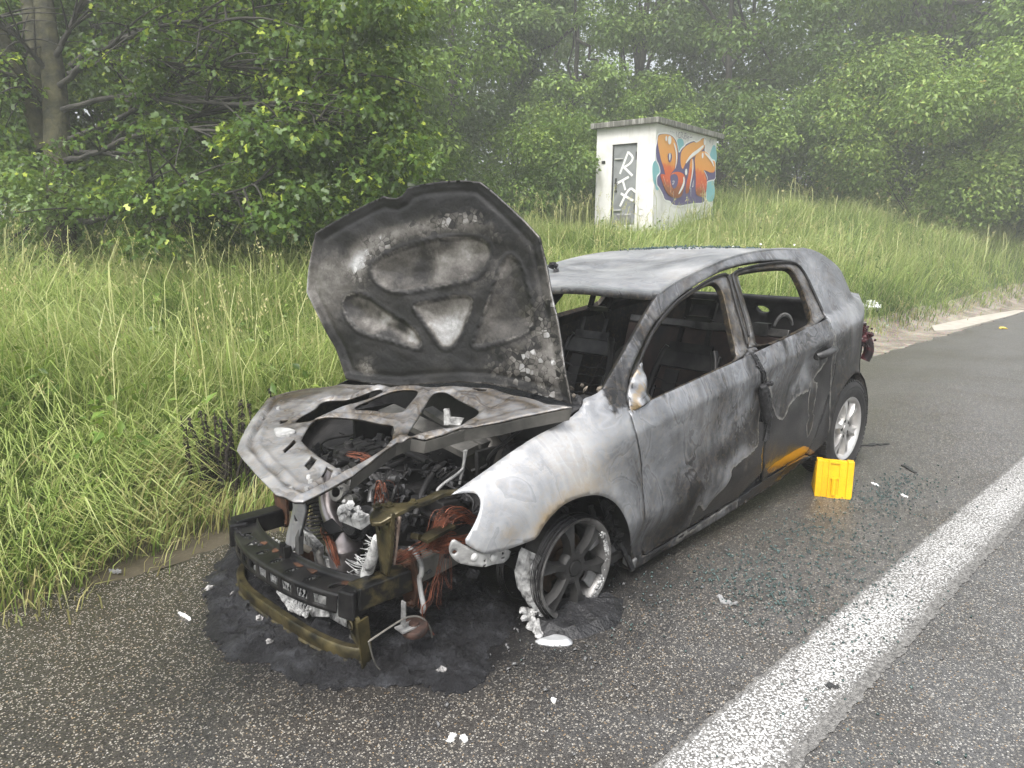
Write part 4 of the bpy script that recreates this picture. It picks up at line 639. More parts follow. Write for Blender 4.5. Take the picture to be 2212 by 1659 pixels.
def skin_burn_glints(u, v):
    P = np.stack([u, v], 1); d = pdist(P, skin); a = .10+.09*vnoise(P, 12, 3, 2.2)+.07*np.exp(-((u+.66)/.35)**2-((v-.40)/.3)**2)
    s_ = [sdist(P, chaikin(q, 1)) for q in reg]
    a = a+.33*ss(-.004, .02, s_[0])*(.75+.5*vnoise(P, 14, 2, 2.5))+.42*ss(-.004, .02, s_[1])*ss(.50, .22, v)+.10*ss(-.004, .02, s_[1])+.42*ss(-.004, .025, s_[2])*(.7+.6*vnoise(P, 8, 3, 4.))+.18*ss(-.004, .02, s_[3])
    for q in s_: a = a-.10*np.exp(-((q+.010)/.007)**2)
    band = np.exp(-((s_[0]+.075)/.055)**2)*ss(.40, .55, v)*ss(-1.35, -1.1, u)*ss(-.28, -.5, u); a = a+.42*band
    a = a+.38*ss(.25, .0, np.hypot(u+1.28, v-.42)-.05)*(s_[2] < 0)
    a = a+.26*np.exp(-((u+.12)/.07)**2)*ss(.75, .5, v)+.34*np.exp(-((u+.20)/.16)**2-((v-.13)/.09)**2)+.4*np.exp(-((u+1.04)/.05)**2-((v-.055)/.03)**2)
    a = a+.40*np.exp(-(d/.006)**2)-.06*ss(.06, .0, d)-.22*ss(.66, .78, v)+.05*vnoise(P, 9, 3, 4.)
    for k, q in enumerate(s_): a = a+(.22 if k != 3 else .30)*np.exp(-((q+.001)/.005)**2)*ss(-.1, .35, vnoise(P, 90+k, 2, 2.5))  # thin highlights painted along the edges of the pressed shapes
    fm = np.exp(-((u+.13)/.09)**2)*ss(.8, .55, v)+np.exp(-((u+.22)/.2)**2-((v-.12)/.1)**2)+.8*band+.5*np.exp(-((u+1.02)/.1)**2-((v-.06)/.06)**2)
    a = a-.45*np.exp(-((u+.865)/.035)**2-((v-.262)/.028)**2)
    return np.stack([np.clip(a, 0, .95), np.clip(fm, 0, 1), 0*u], 1)
t = NT('scorched_bonnet_underside'); v = t.coord('Object'); at_ = t.n('ShaderNodeAttribute', attribute_name='burn'); sp = t.n('ShaderNodeSeparateColor'); t.l(at_.outputs['Color'], sp.inputs[0])
n1 = t.noise(v, 5, 6, .65, .6); vo = t.n('ShaderNodeTexVoronoi', feature='DISTANCE_TO_EDGE'); vo.inputs['Scale'].default_value = 42; t.l(v, vo.inputs['Vector']); vc = t.n('ShaderNodeTexVoronoi'); vc.inputs['Scale'].default_value = 42; t.l(v, vc.inputs['Vector']); sc = t.n('ShaderNodeSeparateColor'); t.l(vc.outputs['Color'], sc.inputs[0]); n2 = t.noise(v, 60, 6, .7)
fl_ = t.noise(v, 7, 5, .65); m_fl = t.math('MULTIPLY', t.ramp(fl_.outputs[0], [(.44, 0.), (.54, 1.)]), t.math('MULTIPLY_ADD', sp.outputs[1], 1.6, .12))       # blistered flakes
a = t.math('MULTIPLY_ADD', t.math('SUBTRACT', n1.outputs[0], .5), .55, sp.outputs[0]); a = t.math('MULTIPLY_ADD', t.math('SUBTRACT', n2.outputs[0], .5), .30, a)
a = t.math('ADD', a, t.math('MULTIPLY', m_fl, t.math('MULTIPLY_ADD', t.math('SUBTRACT', sc.outputs[0], .5), .42, t.math('MULTIPLY', t.ramp(vo.outputs[0], [(.0, 1.), (.10, 0.)]), -.2))))
col = t.ramp(a, [(.05, (.006, .006, .006)), (.22, (.018, .017, .016)), (.40, (.065, .060, .054)), (.55, (.135, .128, .118)), (.70, (.24, .24, .238)), (.88, (.48, .48, .475))])
t.bsdf(col, t.math('MULTIPLY_ADD', n2.outputs[0], .25, .28), .35, t.bump(t.math('MULTIPLY_ADD', n2.outputs[0], .4, vo.outputs[0]), .25, .004), .5); M_skin = t.m
sk = panel('bonnet_skin', skin, [], skin_f, .0085, M_skin, car, .007, skin_burn_glints, Ns)
# bonnet inner frame left lying over the engine bay
fc = D1['frame_plane']; FRM = A_('frame'); FH = [A_(k) for k in ('fr_h1', 'fr_h1b', 'fr_h2', 'fr_h3')]; FS = [A_(k) for k in ('fr_s1', 'fr_s2', 'fr_s3', 'fr_s4', 'fr_s5')]
FHc = [chaikin(h, 2) for h in FH]; FSc = FS
def fr_z(x, y):
    P = np.stack([x, y], 1); d = pdist(P, FRM); dh = np.min([pdist(P, h) for h in FHc], 0); front = ss(.45, .62, x)
    z = fc[0]+fc[1]*x+.010*np.exp(-((d-.030)/.010)**2)*front-.008*np.exp(-((d-.052)/.009)**2)*front+.008*np.exp(-((d-.078)/.011)**2)*front
    z = z-.005*ss(.010, 0, d)*(1-.4*front)-.004*ss(.008, 0, dh)+.010*np.exp(-((dh-.026)/.010)**2)*(1-front*.6)
    return z+.006*vnoise(P, 61, 2, 2.2)-.022*ss(.25, .6, -y)*ss(.5, .3, x)
frm = panel('bonnet_frame', FRM, FHc+FSc, lambda x, y: (x, y, fr_z(x, y)), .009, MS, car, .010, lambda x, y: np.stack([np.clip(.52+.20*ss(.5, .9, x)+.16*vnoise(np.stack([x, y], 1), 63, 3, 3.)-.16*ss(.3, .55, -y)-.2*np.exp(-((pdist(np.stack([x, y], 1), FRM)-.052)/.008)**2), 0, 1), 0*x, .15+0*x], 1), (0, 0, 1))
mb = MB(); st_ = A_('fr_strap'); mb.prism(chaikin(st_, 1), lambda x, y: (x, y, float(fr_z(np.array([x]), np.array([y]))[0])-.004), lambda x, y: (x, y, float(fr_z(np.array([x]), np.array([y]))[0])+.012)); mb.build('hinge_strap', M_zinc, frm, bevel=.004)
mb = MB()  # deep flange along the frame's left edge
ed = FRM[20:33]; zz = fr_z(ed[:, 0], ed[:, 1]); n = len(ed); V = np.vstack([np.c_[ed, zz-.008], np.c_[ed-[0, .012], zz-.055], np.c_[ed-[0, .016], zz-.052], np.c_[ed-[0, .005], zz-.008]])
mb.add(V, [(k*n+i, k*n+i+1, ((k+1) % 4)*n+i+1, ((k+1) % 4)*n+i) for k in range(4) for i in range(n-1)]); mb.build('frame_flange', M_simple('grey_scorched', (.03, .03, .028), (.11, .105, .095), 6, .6, .2), frm)
for x_, y_ in ((.93, .50), (.955, .44), (.90, .47), (.88, .42), (.70, -.33), (.745, -.06), (.74, .0), (.61, -.36)):
    mb = MB(); mb.lathe([(.001, .012), (.007, .011), (.009, .003), (.009, -.002)], (x_, y_, float(fr_z(np.array([x_]), np.array([y_]))[0])), (0, 0, 1), 8); mb.build('rivet', M_zinc, frm)

# ---------------------------------------------------------------- front end
def bz(y): return .205+.06*(y+.46)
def bx(y): return .892-.085*np.abs((y-.04)/.5)**2.4
def bump_f(s_, t_):
    x = np.where(t_ < .075, bx(s_)+.002, np.where(t_ < .175, bx(s_)-(t_-.075), bx(s_)-.10-.3*(t_-.175)))
    z = np.where(t_ < .075, bz(s_)-.075+t_, np.where(t_ < .175, bz(s_)+.05*(t_-.075), bz(s_)+.005+.9*(t_-.175))); return x, s_, z
wins = [[(y-.030, .020), (y+.030, .020), (y+.034, .056), (y-.034, .056)] for y in np.linspace(-.37, .40, 9)]
slots = [chaikin([(y-.014, .10), (y+.014, .10), (y+.014, .145), (y-.014, .145)], 2) for y in np.linspace(-.34, .42, 7)]
bb = panel('bumper_beam', [(-.455, 0), (.475, 0), (.485, .075), (.475, .20), (-.44, .20), (-.46, .075)], wins+slots, bump_f, .011, M_black, car, .004, None, (.6, 0, .8))
mb = MB()
for k, y in enumerate((-.17, -.09, .02, .12, .24, .41)):
    x = float(bx(y)); an = np.sort(rng.uniform(0, 6.28, 9)); q = [(x-.085+.016*math.cos(t_)*(.6+.6*rng.random()), y+.03*(k % 2)+.03*math.sin(t_)*(.6+.6*rng.random())) for t_ in an]
    mb.prism(q, lambda u, v_: (u, v_, float(bz(v_))+.05*.1+.002), lambda u, v_: (u, v_, float(bz(v_))+.05*(float(bx(v_))-u+.002)+.0012))
    rp = mb.build('rust_patch', M_rust, bb) if k == 5 else mb.build('rust_patch', M_rust, bb); mb = MB()
mb = MB()
for k in range(34): mb.lathe([(.001, .004), (.004+.004*rng.random(), .002), (.001, -.002)], (float(bx(-.42))-.03*rng.random()+.02*k/60, -.44+.30*k/34+.01*rng.normal(), float(bz(-.43+.3*k/34))+.003), (0, 0, 1), 6)
mb.build('char_drips', M_char2, bb)
for s_ in (1, -1):
    y0_, zc = (.525, .255) if s_ > 0 else (-.475, .19)
    mb = MB(); x0 = float(bx(y0_)); R_ = basis((.0, .0, 1), (1, .35*s_, 0))
    mb.box((x0-.02, y0_, zc-.015), (.085, .075, .105), R_, .92); mb.build('beam_end', M_black, car, bevel=.008)
    mb = MB(); mb.box((.685, (.535 if s_ > 0 else -.49), zc+.005), (.23, .085, .085), None, .95); mb.build('crash_box', M_simple('olive_stained_black', (.008, .008, .008), (.11, .088, .036), 14, .4, .4, .2, 70, .002, .5, .72) if s_ > 0 else M_black, car, bevel=.006)
    mb = MB(); yl = .50*s_; mb.box((.28, yl, .285), (.53, .085, .10), basis((.10, 0, 1), (1, 0, -.06))); mb.build('chassis_leg', M_simple('scorched_grey_steel', (.03, .03, .028), (.16, .155, .14), 6, .5, .3), car, bevel=.008)
    # bolted flange between crash box and chassis leg
    mb = MB(); yb = .53*s_+(0 if s_ > 0 else .04); pl = chaikin([(yb-.075, .345), (yb+.03, .355), (yb+.055, .33), (yb+.06, .17), (yb+.02, .13), (yb-.03, .16), (yb-.075, .25)], 1)
    mb.prism(pl, lambda y, z: (.555, y, z), lambda y, z: (.567, y, z)); fl = mb.build('mounting_flange', M_rust, car)
    for by, bz_ in ((yb-.045, .325), (yb+.015, .315), (yb+.03, .165)):
        mb = MB(); mb.lathe([(.001, .02), (.011, .02), (.012, .008), (.016, .006), (.016, 0)], (.567, by, bz_), (1, 0, 0), 6); mb.build('bolt', M_rust, fl)
    if s_ > 0:
        mb = MB(); mb.tube(co([(.55, yb+.0, .365), (.55, yb+.05, .352), (.55, yb+.075, .32), (.55, yb+.07, .28), (.552, yb+.055, .27), (.55, yb+.062, .22), (.55, yb+.082, .16), (.55, yb+.07, .135)], 2), .010, 7); mb.build('melted_seal', M_zinc, fl, 60)
mb = MB(); lowp = co(np.array([(.80, -.40), (.867, -.32), (.906, -.168), (.905, 0), (.889, .224), (.875, .354), (.852, .459), (.825, .535), (.785, .585)]), 2); n = len(lowp)
prof = [(-.028, .070), (-.024, .076), (.0, .078), (.006, .070), (.004, .032), (.012, .028), (.010, .022), (-.006, .022), (-.010, .060)]
V = []; T = np.gradient(lowp, axis=0); T /= np.linalg.norm(T, axis=1)[:, None]; Nn = np.stack([T[:, 1], -T[:, 0]], 1)
for i in range(n):
    for a, b in prof: q = lowp[i]+Nn[i]*a; V.append((q[0], q[1], b-.02*(lowp[i, 1] < 0)*abs(lowp[i, 1])))
k = len(prof); mb.add(V, [(i*k+j, i*k+(j+1) % k, (i+1)*k+(j+1) % k, (i+1)*k+j) for i in range(n-1) for j in range(k)]); mb.build('lower_crossmember', M_olive, car, 40)
mb = MB(); mb.prism(chaikin([(.520, .205), (.595, .20), (.600, .11), (.592, .012), (.578, .005), (.572, .05), (.545, .10), (.525, .16)], 1), lambda y, z: (.80-.02*(z < .1), y, z), lambda y, z: (.815-.02*(z < .1), y, z)); mb.bar((.80, .595, .20), (.785, .592, .01), .008, .05); mb.lathe([(.016, -.002), (.022, .004), (.016, .008)], (.816, .545, .168), (1, 0, 0), 14); mb.build('crossmember_bracket', M_olive, car)
mb = MB(); mb.bar((.82, -.40, .20), (.81, -.39, .06), .03, .02); mb.build('crossmember_bracket', M_black, car)
# bonnet lock support: silver strut with a slot
lk = A_('lockbr')[:, 1:]; hole = np.array([(.112, .438), (.128, .442), (.136, .418), (.122, .412)])
panel('lock_support', [(.10, .515), (.20, .52), (.195, .475), (.165, .415), (.135, .365), (.09, .305), (.055, .262), (.0, .262), (.012, .32), (.06, .40), (.092, .46)], [hole], lambda y, z: (.79+.035*(z-.38)+.006*np.cos((y-.1-.62*(z-.4))*70), y, z), .012, MS, car, .012, lambda y, z: np.stack([.85+0*y, 0*y, 0*y], 1), (1, 0, 0))
mb = MB(); mb.bar((.775, .118, .46), (.775, .10, .27), .02, .03); mb.build('lock_support_rib', M_simple('perforated_dark', (.03, .03, .03), (.12, .12, .12), 12, .5, .3), car)
mb = MB(); mb.box((.80, .03, .262), (.03, .05, .05)); mb.tube([(.81, .03, .30), (.81, .03, .25)], .012, 8); mb.build('lock_bolt', M_black, car)
# upper olive plate (headlamp carrier) with bolts, upright, rusty perforated strip
plt = A_('plate')[:, :2]
up = panel('lamp_carrier', chaikin(plt, 1), [], lambda x, y: (x, y, .600+.05*(.62-x)*(x < .62)-.03*ss(.70, .78, x)+.006*np.sin(x*40)*ss(.7, .5, x)), .012, M_olive, car, .012, None, (0, 0, 1))
for x_, y_ in ((.735, .612), (.70, .632), (.625, .665)):
    mb = MB(); mb.lathe([(.001, .012), (.009, .012), (.010, .004), (.017, .003), (.017, 0)], (x_, y_, .601), (0, 0, 1), 8); mb.build('bolt', M_olive, up)
panel('carrier_upright', [(.585, .595), (.70, .60), (.69, .50), (.672, .41), (.655, .36), (.615, .36), (.605, .45)], [chaikin([(.655, .565), (.668, .565), (.668, .548), (.655, .548)], 1), chaikin([(.615, .53), (.625, .53), (.625, .515), (.615, .515)], 1)], lambda y, z: (.735-.0*z, y, z), .015, M_olive, car, .012, None, (1, 0, 0))
panel('perforated_strip', [(.640, .40), (.668, .40), (.712, .585), (.684, .585)], [[(.651+.0054*k, .418+.0225*k), (.662+.0054*k, .418+.0225*k), (.665+.0054*k, .431+.0225*k), (.654+.0054*k, .431+.0225*k)] for k in range(7)], lambda y, z: (.712+0*y, y, z), .01, M_simple('rust_and_grey', (.05, .03, .022), (.22, .17, .14), 18, .6, .3), car, .006, None, (1, 0, 0))
mb = MB(); mb.bar((.60, .68, .46), (.46, .66, .47), .05, .012); mb.bar((.62, .66, .475), (.58, .64, .45), .03, .02); mb.build('bracket_plate', M_olive, car)
# white wing bracket with holes
wb = A_('wingbr')[:, [0, 2]]
panel('wing_bracket', chaikin(wb, 1), [chaikin([(.508, .415), (.518, .425), (.528, .415), (.518, .405)], 1), [(.425, .372), (.415, .372), (.415, .362), (.425, .362)], [(.428, .352), (.412, .352), (.412, .345), (.428, .345)], [(.335, .372), (.326, .372), (.326, .362), (.335, .362)], [(.338, .352), (.324, .352), (.324, .346), (.338, .346)]], lambda x, z: (x, .80-.25*ss(.42, .56, x)*.25+.004*np.cos(x*60), z), .010, M_zinc, car, .006, None, (0, 1, 0))
for x_, z_ in ((.468, .395), (.378, .366)):
    mb = MB(); mb.lathe([(.001, .010), (.010, .008), (.017, .002), (.017, -.002)], (x_, .803, z_), (0, 1, 0), 10); mb.build('bolt', M_zinc, car)
# horn hanging on its strap
mb = MB(); mb.bar((.675, .665, .25), (.68, .665, .16), .006, .022, (0, 1, 0)); mb.box((.665, .665, .148), (.07, .05, .006)); mb.build('horn_strap', M_zinc, car)
mb = MB(); mb.lathe([(.001, .024), (.018, .024), (.02, .014), (.046, .012), (.05, .006), (.05, -.004), (.044, -.008), (.044, -.016), (.03, -.022), (.001, -.022)], (.635, .67, .135), (.15, .05, 1), 22); mb.build('horn', M_simple('burnt_horn', (.02, .013, .011), (.10, .055, .042), 16, .6, .3), car, 40)
mb = MB(); mb.tube(co(A_('cable'), 3), .0035, 6); mb.tube(co([(.83, .68, .168), (.80, .665, .06), (.77, .66, .02)], 2), .003, 6); mb.build('hanging_cable', M_simple('grey_cable', (.05, .05, .045), (.16, .15, .13), 20, .6), car)
# exhaust downpipe and catalytic converter
mb = MB(); mb.tube(co([(.53, -.10, .50), (.56, -.03, .475), (.60, .02, .43), (.62, .07, .385), (.625, .12, .345), (.625, .15, .325)], 2), .036, 16); mb.build('exhaust_downpipe', M_pipe, car, 60)
mb = MB(); mb.lathe([(.036, .07), (.045, .05), (.062, .02), (.068, .0), (.073, -.004), (.073, -.016), (.066, -.018), (.066, -.03), (.062, -.032), (.060, -.17), (.05, -.19), (.001, -.19)], (.625, .185, .285), (.0, .0, 1.), 28); mb.build('catalytic_converter', M_pipe, car, 35)
mb = MB(); mb.bar((.66, .13, .33), (.66, .22, .36), .06, .006); mb.box((.655, .16, .335), (.05, .09, .07), basis((.3, .3, 1), (1, 0, 0))); mb.build('heat_shield', M_black, car)
mb = MB(); mb.tube(co([(.70, .14, .27), (.71, .13, .25), (.70, .145, .20), (.69, .155, .13), (.68, .16, .08)], 2), .013, 8); mb.build('coolant_pipe', M_simple('dull_pipe', (.06, .06, .058), (.22, .21, .20), 9, .45, .5), car, 60)
# radiator remains
mb = MB(); q = co([(.72, .585, .475), (.715, .545, .40), (.705, .48, .30), (.70, .45, .235)], 2); mb.tube(q, np.linspace(.017, .026, len(q)), 10); rt_ = mb.build('radiator_tube', M_ash, car, 60)
mb = MB()
for k in range(34):
    f = k/34.; b = np.array([.71, .57-.14*f, .465-.22*f]); L = .055+.03*math.sin(k*.9)+.05*ss(.4, .6, f)*ss(.95, .7, f); c = b+np.array([.004*rng.normal(), -L, -.02+.012*rng.normal()]); mb.tube([b, (b+c)/2+[0, 0, -.006+.008*rng.normal()], c], [.0026, .0024, .0018], 4)
mb.build('radiator_fins', M_ash, rt_)
mb = MB()
for k in range(15):   # slumped core: nested rows that hang down and sweep sideways along the crossmember
    q = co([(.735, -.22+.027*k, .215), (.75, -.205+.027*k, .14-.002*k), (.785, -.15+.024*k, .085-.0015*k), (.815, -.03+.018*k, .058+.001*k), (.83, .10+.010*k, .045+.0022*k)], 3); m_ = len(q)
    q = q+np.array([0, 0, 1.])*.0035*np.sin(np.arange(m_)*2.1+k)[:, None]+rng.normal(size=q.shape)*.0012
    mb.tube(q, .0040+.0024*np.sin(np.arange(m_)*1.9), 5)
for k in range(14):
    q = co([(.70, .20-.01*k, .20-.008*k), (.76, .26-.012*k, .16-.008*k), (.79, .34-.01*k, .10-.004*k)], 2); mb.tube(q, .004, 4)
fp = mb.build('radiator_fin_pack', M_ash, car); fp['kind'] = 'stuff'
mb = MB()
for (c_, dm_, ang) in (((.66, -.03, .215), (.02, .19, .13), .25), ((.675, .10, .17), (.02, .17, .10), -.2), ((.76, -.34, .10), (.025, .13, .10), .5), ((.78, -.22, .05), (.03, .16, .05), .1), ((.74, .33, .10), (.02, .16, .08), -.1)):
    R_ = basis((math.sin(ang)*.4, math.sin(ang), 1), (1, 0, 0)); mb.box(c_, dm_, R_)
    for k in range(12): mb.box(np.array(c_)+R_ @ np.array([dm_[0]/2+.002, dm_[1]*(-.45+.9*k/11), 0]), (.005, .004, dm_[2]*.96), R_)
mb.build('radiator_blocks', M_ash, car)
mb = MB()
for k in range(13): mb.box((.70-.0*k, -.075+.011*k, .20+.004*math.sin(k)), (.016, .004, .075), basis((.1, 0, 1), (1, 0, 0)))
mb.build('rusty_fin_pack', M_rust, car)
mb = MB(); mb.tube(co([(.71, -.10, .215), (.72, -.02, .245), (.715, .03, .25), (.70, .045, .235)], 2), .013, 8); mb.build('bent_pipe', M_simple('cream_pipe', (.25, .22, .17), (.48, .43, .35), 9, .6), car, 60)
# ---------------------------------------------------------------- engine bay clutter
mb = MB(); mb.box((.28, -.02, .33), (.40, .62, .26), None, .85); mb.box((.28, -.05, .49), (.34, .46, .10), None, .8); mb.build('engine_block', M_soot, car, bevel=.02)
mb = MB(); R_ = basis((.12, .03, 1), (1, 0, 0)); mb.box((.34, -.06, .525), (.17, .46, .05), R_, .85)
for k in range(8): mb.box((.34, -.26+.058*k, .552), (.17, .012, .018), R_)
for k in range(4): mb.lathe([(.001, .03), (.018, .03), (.022, .01), (.026, 0)], (.36, -.20+.10*k, .55), (.12, .03, 1), 12)
mb.build('cam_cover', M_soot, car, bevel=.006)
for k in range(4):
    y_ = -.20+.095*k; mb = MB(); mb.tube(co([(.42, y_, .50), (.47, y_+.01, .53), (.525, y_+.015, .515), (.55, y_+.02, .46), (.545, y_+.02, .40)], 2), .019, 10); mb.build('intake_runner', M_simple('scorched_runner', (.008, .008, .008), (.05, .049, .047), 14, .45, .4), car, 60)
for q in ([(.50, .05, .56), (.52, .16, .575), (.50, .27, .55), (.53, .36, .50), (.56, .42, .44)], [(.20, .30, .56), (.30, .38, .58), (.42, .44, .54), (.50, .50, .47)], [(.10, -.20, .60), (.22, -.05, .62), (.30, .12, .60), (.28, .28, .58)], [(.58, -.30, .36), (.60, -.20, .42), (.56, -.12, .47), (.50, -.10, .52)]):
    mb = MB(); mb.tube(co(q, 3), .012, 9); mb.build('charred_hose', M_soot, car, 60)
mb = MB(); mb.box((.33, .47, .44), (.20, .20, .02)); mb.box((.33, .47, .475), (.15, .15, .05), None, .9); mb.build('battery_tray', M_black, car, bevel=.006)
bay = MB()
for k in range(300):
    c = np.array([rng.uniform(.02, .54), rng.uniform(-.60, .62), rng.uniform(.16, .50)]); s_ = rng.uniform(.012, .05, 3); R_ = basis(rng.normal(size=3)+[0, 0, 1.5], rng.normal(size=3))
    if rng.random() < .5: bay.box(c, s_, R_, .8)
    else: bay.lathe([(.001, s_[2]), (s_[0]*.5, s_[2]), (s_[0]*.55, s_[2]*.3), (s_[0]*.4, 0), (s_[0]*.5, -s_[2]*.5), (.001, -s_[2]*.5)], c, rng.normal(size=3), 9)
o = bay.build('engine_debris', M_char2, car, 40); o['kind'] = 'stuff'
flk = MB()
for k in range(230):  # flakes of burnt plastic and ash inside the bay
    c = np.array([rng.uniform(.10, .66), rng.uniform(-.30, .55), rng.uniform(.50, .575)]); s_ = .008+.020*rng.random()**1.5; R_ = basis(rng.normal(size=3)*.7+[0, 0, 1.], rng.normal(size=3)); n_ = 5; an = np.sort(rng.uniform(0, 6.28, n_))
    P = np.stack([np.cos(an)*s_*(.6+.5*rng.random(n_)), np.sin(an)*s_*(.6+.5*rng.random(n_)), .003*rng.normal(size=n_)], 1) @ R_.T+c; flk.add(np.vstack([P, P-R_[:, 2]*.003]), [tuple(range(n_)), tuple(range(2*n_-1, n_-1, -1))]+[(i, n_+i, n_+(i+1) % n_, (i+1) % n_) for i in range(n_)])
o = flk.build('burnt_flakes', M_char2, car); o['kind'] = 'stuff'
mb = MB()
for k in range(46):
    a = np.array([rng.uniform(.05, .56), rng.uniform(-.5, .62), rng.uniform(.28, .56)]); q = [a]
    for j in range(4): q.append(q[-1]+rng.normal(size=3)*np.array([.06, .07, .04]))
    mb.tube(co(q, 2), rng.uniform(.003, .009), 5)
o = mb.build('charred_cables', M_soot, car, 60); o['kind'] = 'stuff'
for pts, r_ in (([(.50, .20, .44), (.49, .215, .49), (.47, .23, .525), (.45, .26, .54), (.44, .30, .545)], .016), ([(.55, .27, .47), (.53, .25, .51), (.50, .27, .54), (.49, .30, .53)], .013), ([(.60, .36, .44), (.57, .33, .47), (.52, .34, .50)], .015)):
    mb = MB(); mb.tube(co(pts, 2), r_, 10); mb.lathe([(r_*1.1, 0), (r_*1.35, .006), (r_*1.1, .012)], pts[-2], np.array(pts[-1])-np.array(pts[-2]), 12); mb.build('coolant_pipe', M_simple('grey_pipe', (.03, .03, .03), (.14, .14, .14), 12, .4, .5), car, 50)
mb = MB(); mb.lathe([(.020, .03), (.034, .03), (.038, .02), (.038, -.01), (.03, -.04), (.02, -.05), (.001, -.05)], (.60, .13, .485), (.85, .35, .35), 20); mb.lathe([(.0, .012), (.021, .012), (.021, -.03), (0, -.03)], (.60, .20, .475), (.8, .5, .3), 14); mb.build('thermostat_housing', M_simple('grey_casting', (.05, .05, .05), (.22, .215, .20), 14, .5, .4), car, 40)
mb = MB(); mb.lathe([(.05, .05), (.062, .04), (.064, 0), (.062, -.04), (.045, -.055), (.001, -.055)], (.60, .28, .40), (1, .3, .1), 20); mb.lathe([(.001, .07), (.03, .07), (.035, .05)], (.60, .28, .40), (1, .3, .1), 16); mb.build('alternator', M_char2, car, 40)
mb = MB()
for k in range(7): mb.lathe([(.050, 0), (.056, .004), (.050, .008)], (.62, -.045, .26+.017*k), (.15, .2, 1), 18)
mb.build('compressor_pulley', M_black, car, 40)
mb = MB(); mb.box((.66, .33, .455), (.05, .12, .04), basis((.2, .1, 1), (1, .2, 0))); mb.lathe([(.001, .03), (.02, .03), (.024, 0)], (.68, .30, .47), (.5, .3, 1), 10)
for k in range(18): mb.lathe([(.001, .012), (.010+.008*rng.random(), .004), (.001, -.008)], np.array([.67, .33, .48])+rng.normal(size=3)*np.array([.02, .04, .012]), rng.normal(size=3), 6)
mb.build('melted_housing', M_ash, car)
# brake servo, strut top, bulkhead, cowl
sv = MB(); sv.lathe([(.001, .055), (.03, .055), (.035, .045), (.06, .04), (.07, .028), (.10, .022), (.118, .0), (.12, -.03)], (.06, .40, .62), (.8, .25, .45), 34); sv.build('brake_servo', M_simple('scorched_servo', (.02, .019, .017), (.07, .065, .058), 8, .45, .4), car, 50)
sv = MB(); sv.lathe([(.001, .03), (.04, .03), (.05, .02), (.085, .012), (.10, -.01), (.11, -.08)], (-.02, .56, .63), (0, 0, 1), 26); sv.build('strut_tower', M_soot, car, 50)
sv = MB(); sv.lathe([(.001, .03), (.04, .03), (.05, .02), (.085, .012), (.10, -.01), (.11, -.08)], (-.02, -.56, .60), (0, 0, 1), 26); sv.build('strut_tower', M_soot, car, 50)
mb = MB(); mb.add([(.03, -.70, .12), (.03, .70, .12), (-.10, .70, .80), (-.10, -.70, .80), (-.02, -.70, .12), (-.02, .70, .12), (-.15, .70, .80), (-.15, -.70, .80)], [(0, 1, 2, 3), (7, 6, 5, 4), (0, 4, 5, 1), (1, 5, 6, 2), (2, 6, 7, 3), (3, 7, 4, 0)]); mb.build('bulkhead', M_soot, car)
mb = MB(); V = []
for i, y in enumerate(np.linspace(-.74, .74, 31)):
    for j, x in enumerate(np.linspace(.02, -.36, 9)): V.append((x-.10*(y/.74)**2, y, .80+.035*math.sin(j*.7+y*9)*.6+.012*rng.normal()))
mb.add(V, [(i*9+j, i*9+j+1, (i+1)*9+j+1, (i+1)*9+j) for i in range(30) for j in range(8)]); mb.build('scuttle', M_char2, car)
mb = MB()
for k in range(60):
    c = np.array([rng.uniform(-.40, -.20), rng.uniform(-.2, .70), .835+.02*rng.random()]); mb.lathe([(.001, .012), (.016*rng.random()+.006, .004), (.001, -.008)], c, rng.normal(size=3), 6)
o = mb.build('scuttle_rubble', M_simple('ashy_rubble', (.02, .018, .016), (.28, .24, .19), 30, .8), car); o['kind'] = 'stuff'
mb = MB(); mb.box((.16, .12, .665), (.09, .62, .03), basis((.2, .1, 1), (1, 0, 0))); mb.box((.10, .25, .69), (.05, .40, .025), basis((.1, .2, 1), (1, 0, 0))); mb.build('wiper_linkage', M_simple('grey_linkage', (.04, .04, .038), (.13, .125, .115), 12, .5, .3), car)
mb = MB(); mb.prism([(0, 0), (.05, .0), (.06, .03), (.02, .035), (.015, .07), (0, .07)], lambda a, b: (.14-a, .22+a, .70+b), lambda a, b: (.13-a, .215+a, .70+b)); mb.build('white_bracket', M_ash, car)
mb = MB(); mb.tube(co(A_('pipe'), 2), .0065, 7); mb.tube(co(A_('pipe2'), 2), .0055, 7); mb.build('brake_pipe', M_zinc, car, 60)
mb = MB()
for k in range(11): mb.box((.30+.006*k, .53-.008*k, .50+.011*k), (.05, .02, .005), basis((.1, .3, 1), (1, .4, 0)))
mb.build('connector_stack', M_black, car)
# copper wire bundles
def wires(paths, n, spread, r_, parent):
    mb = MB()
    for pts in paths:
        pts = co(pts, 2); m_ = len(pts)
        for k in range(n):
            o_ = rng.normal(size=3)*spread; w_ = np.cumsum(rng.normal(size=(m_, 3)), 0)*spread*.16; w_ -= np.linspace(0, 1, m_)[:, None]*w_[-1]*.5
            mb.tube(pts+o_*np.sin(np.linspace(.3, 2.8, m_))[:, None]*1.4+w_, r_*(.6+.8*rng.random()), 4, False)
    o = mb.build('copper_wires', M_copper, parent, 60); o['kind'] = 'stuff'; return o
wires([[(.66, .60, .375), (.60, .61, .39), (.55, .62, .40), (.51, .63, .425), (.49, .64, .46), (.475, .64, .50), (.43, .65, .505), (.39, .655, .49), (.35, .66, .455), (.31, .66, .435)],
       [(.31, .66, .435), (.33, .67, .40), (.39, .665, .385), (.45, .655, .39), (.51, .645, .40), (.54, .64, .42), (.50, .65, .47), (.47, .65, .50)]], 26, .010, .0011, car)
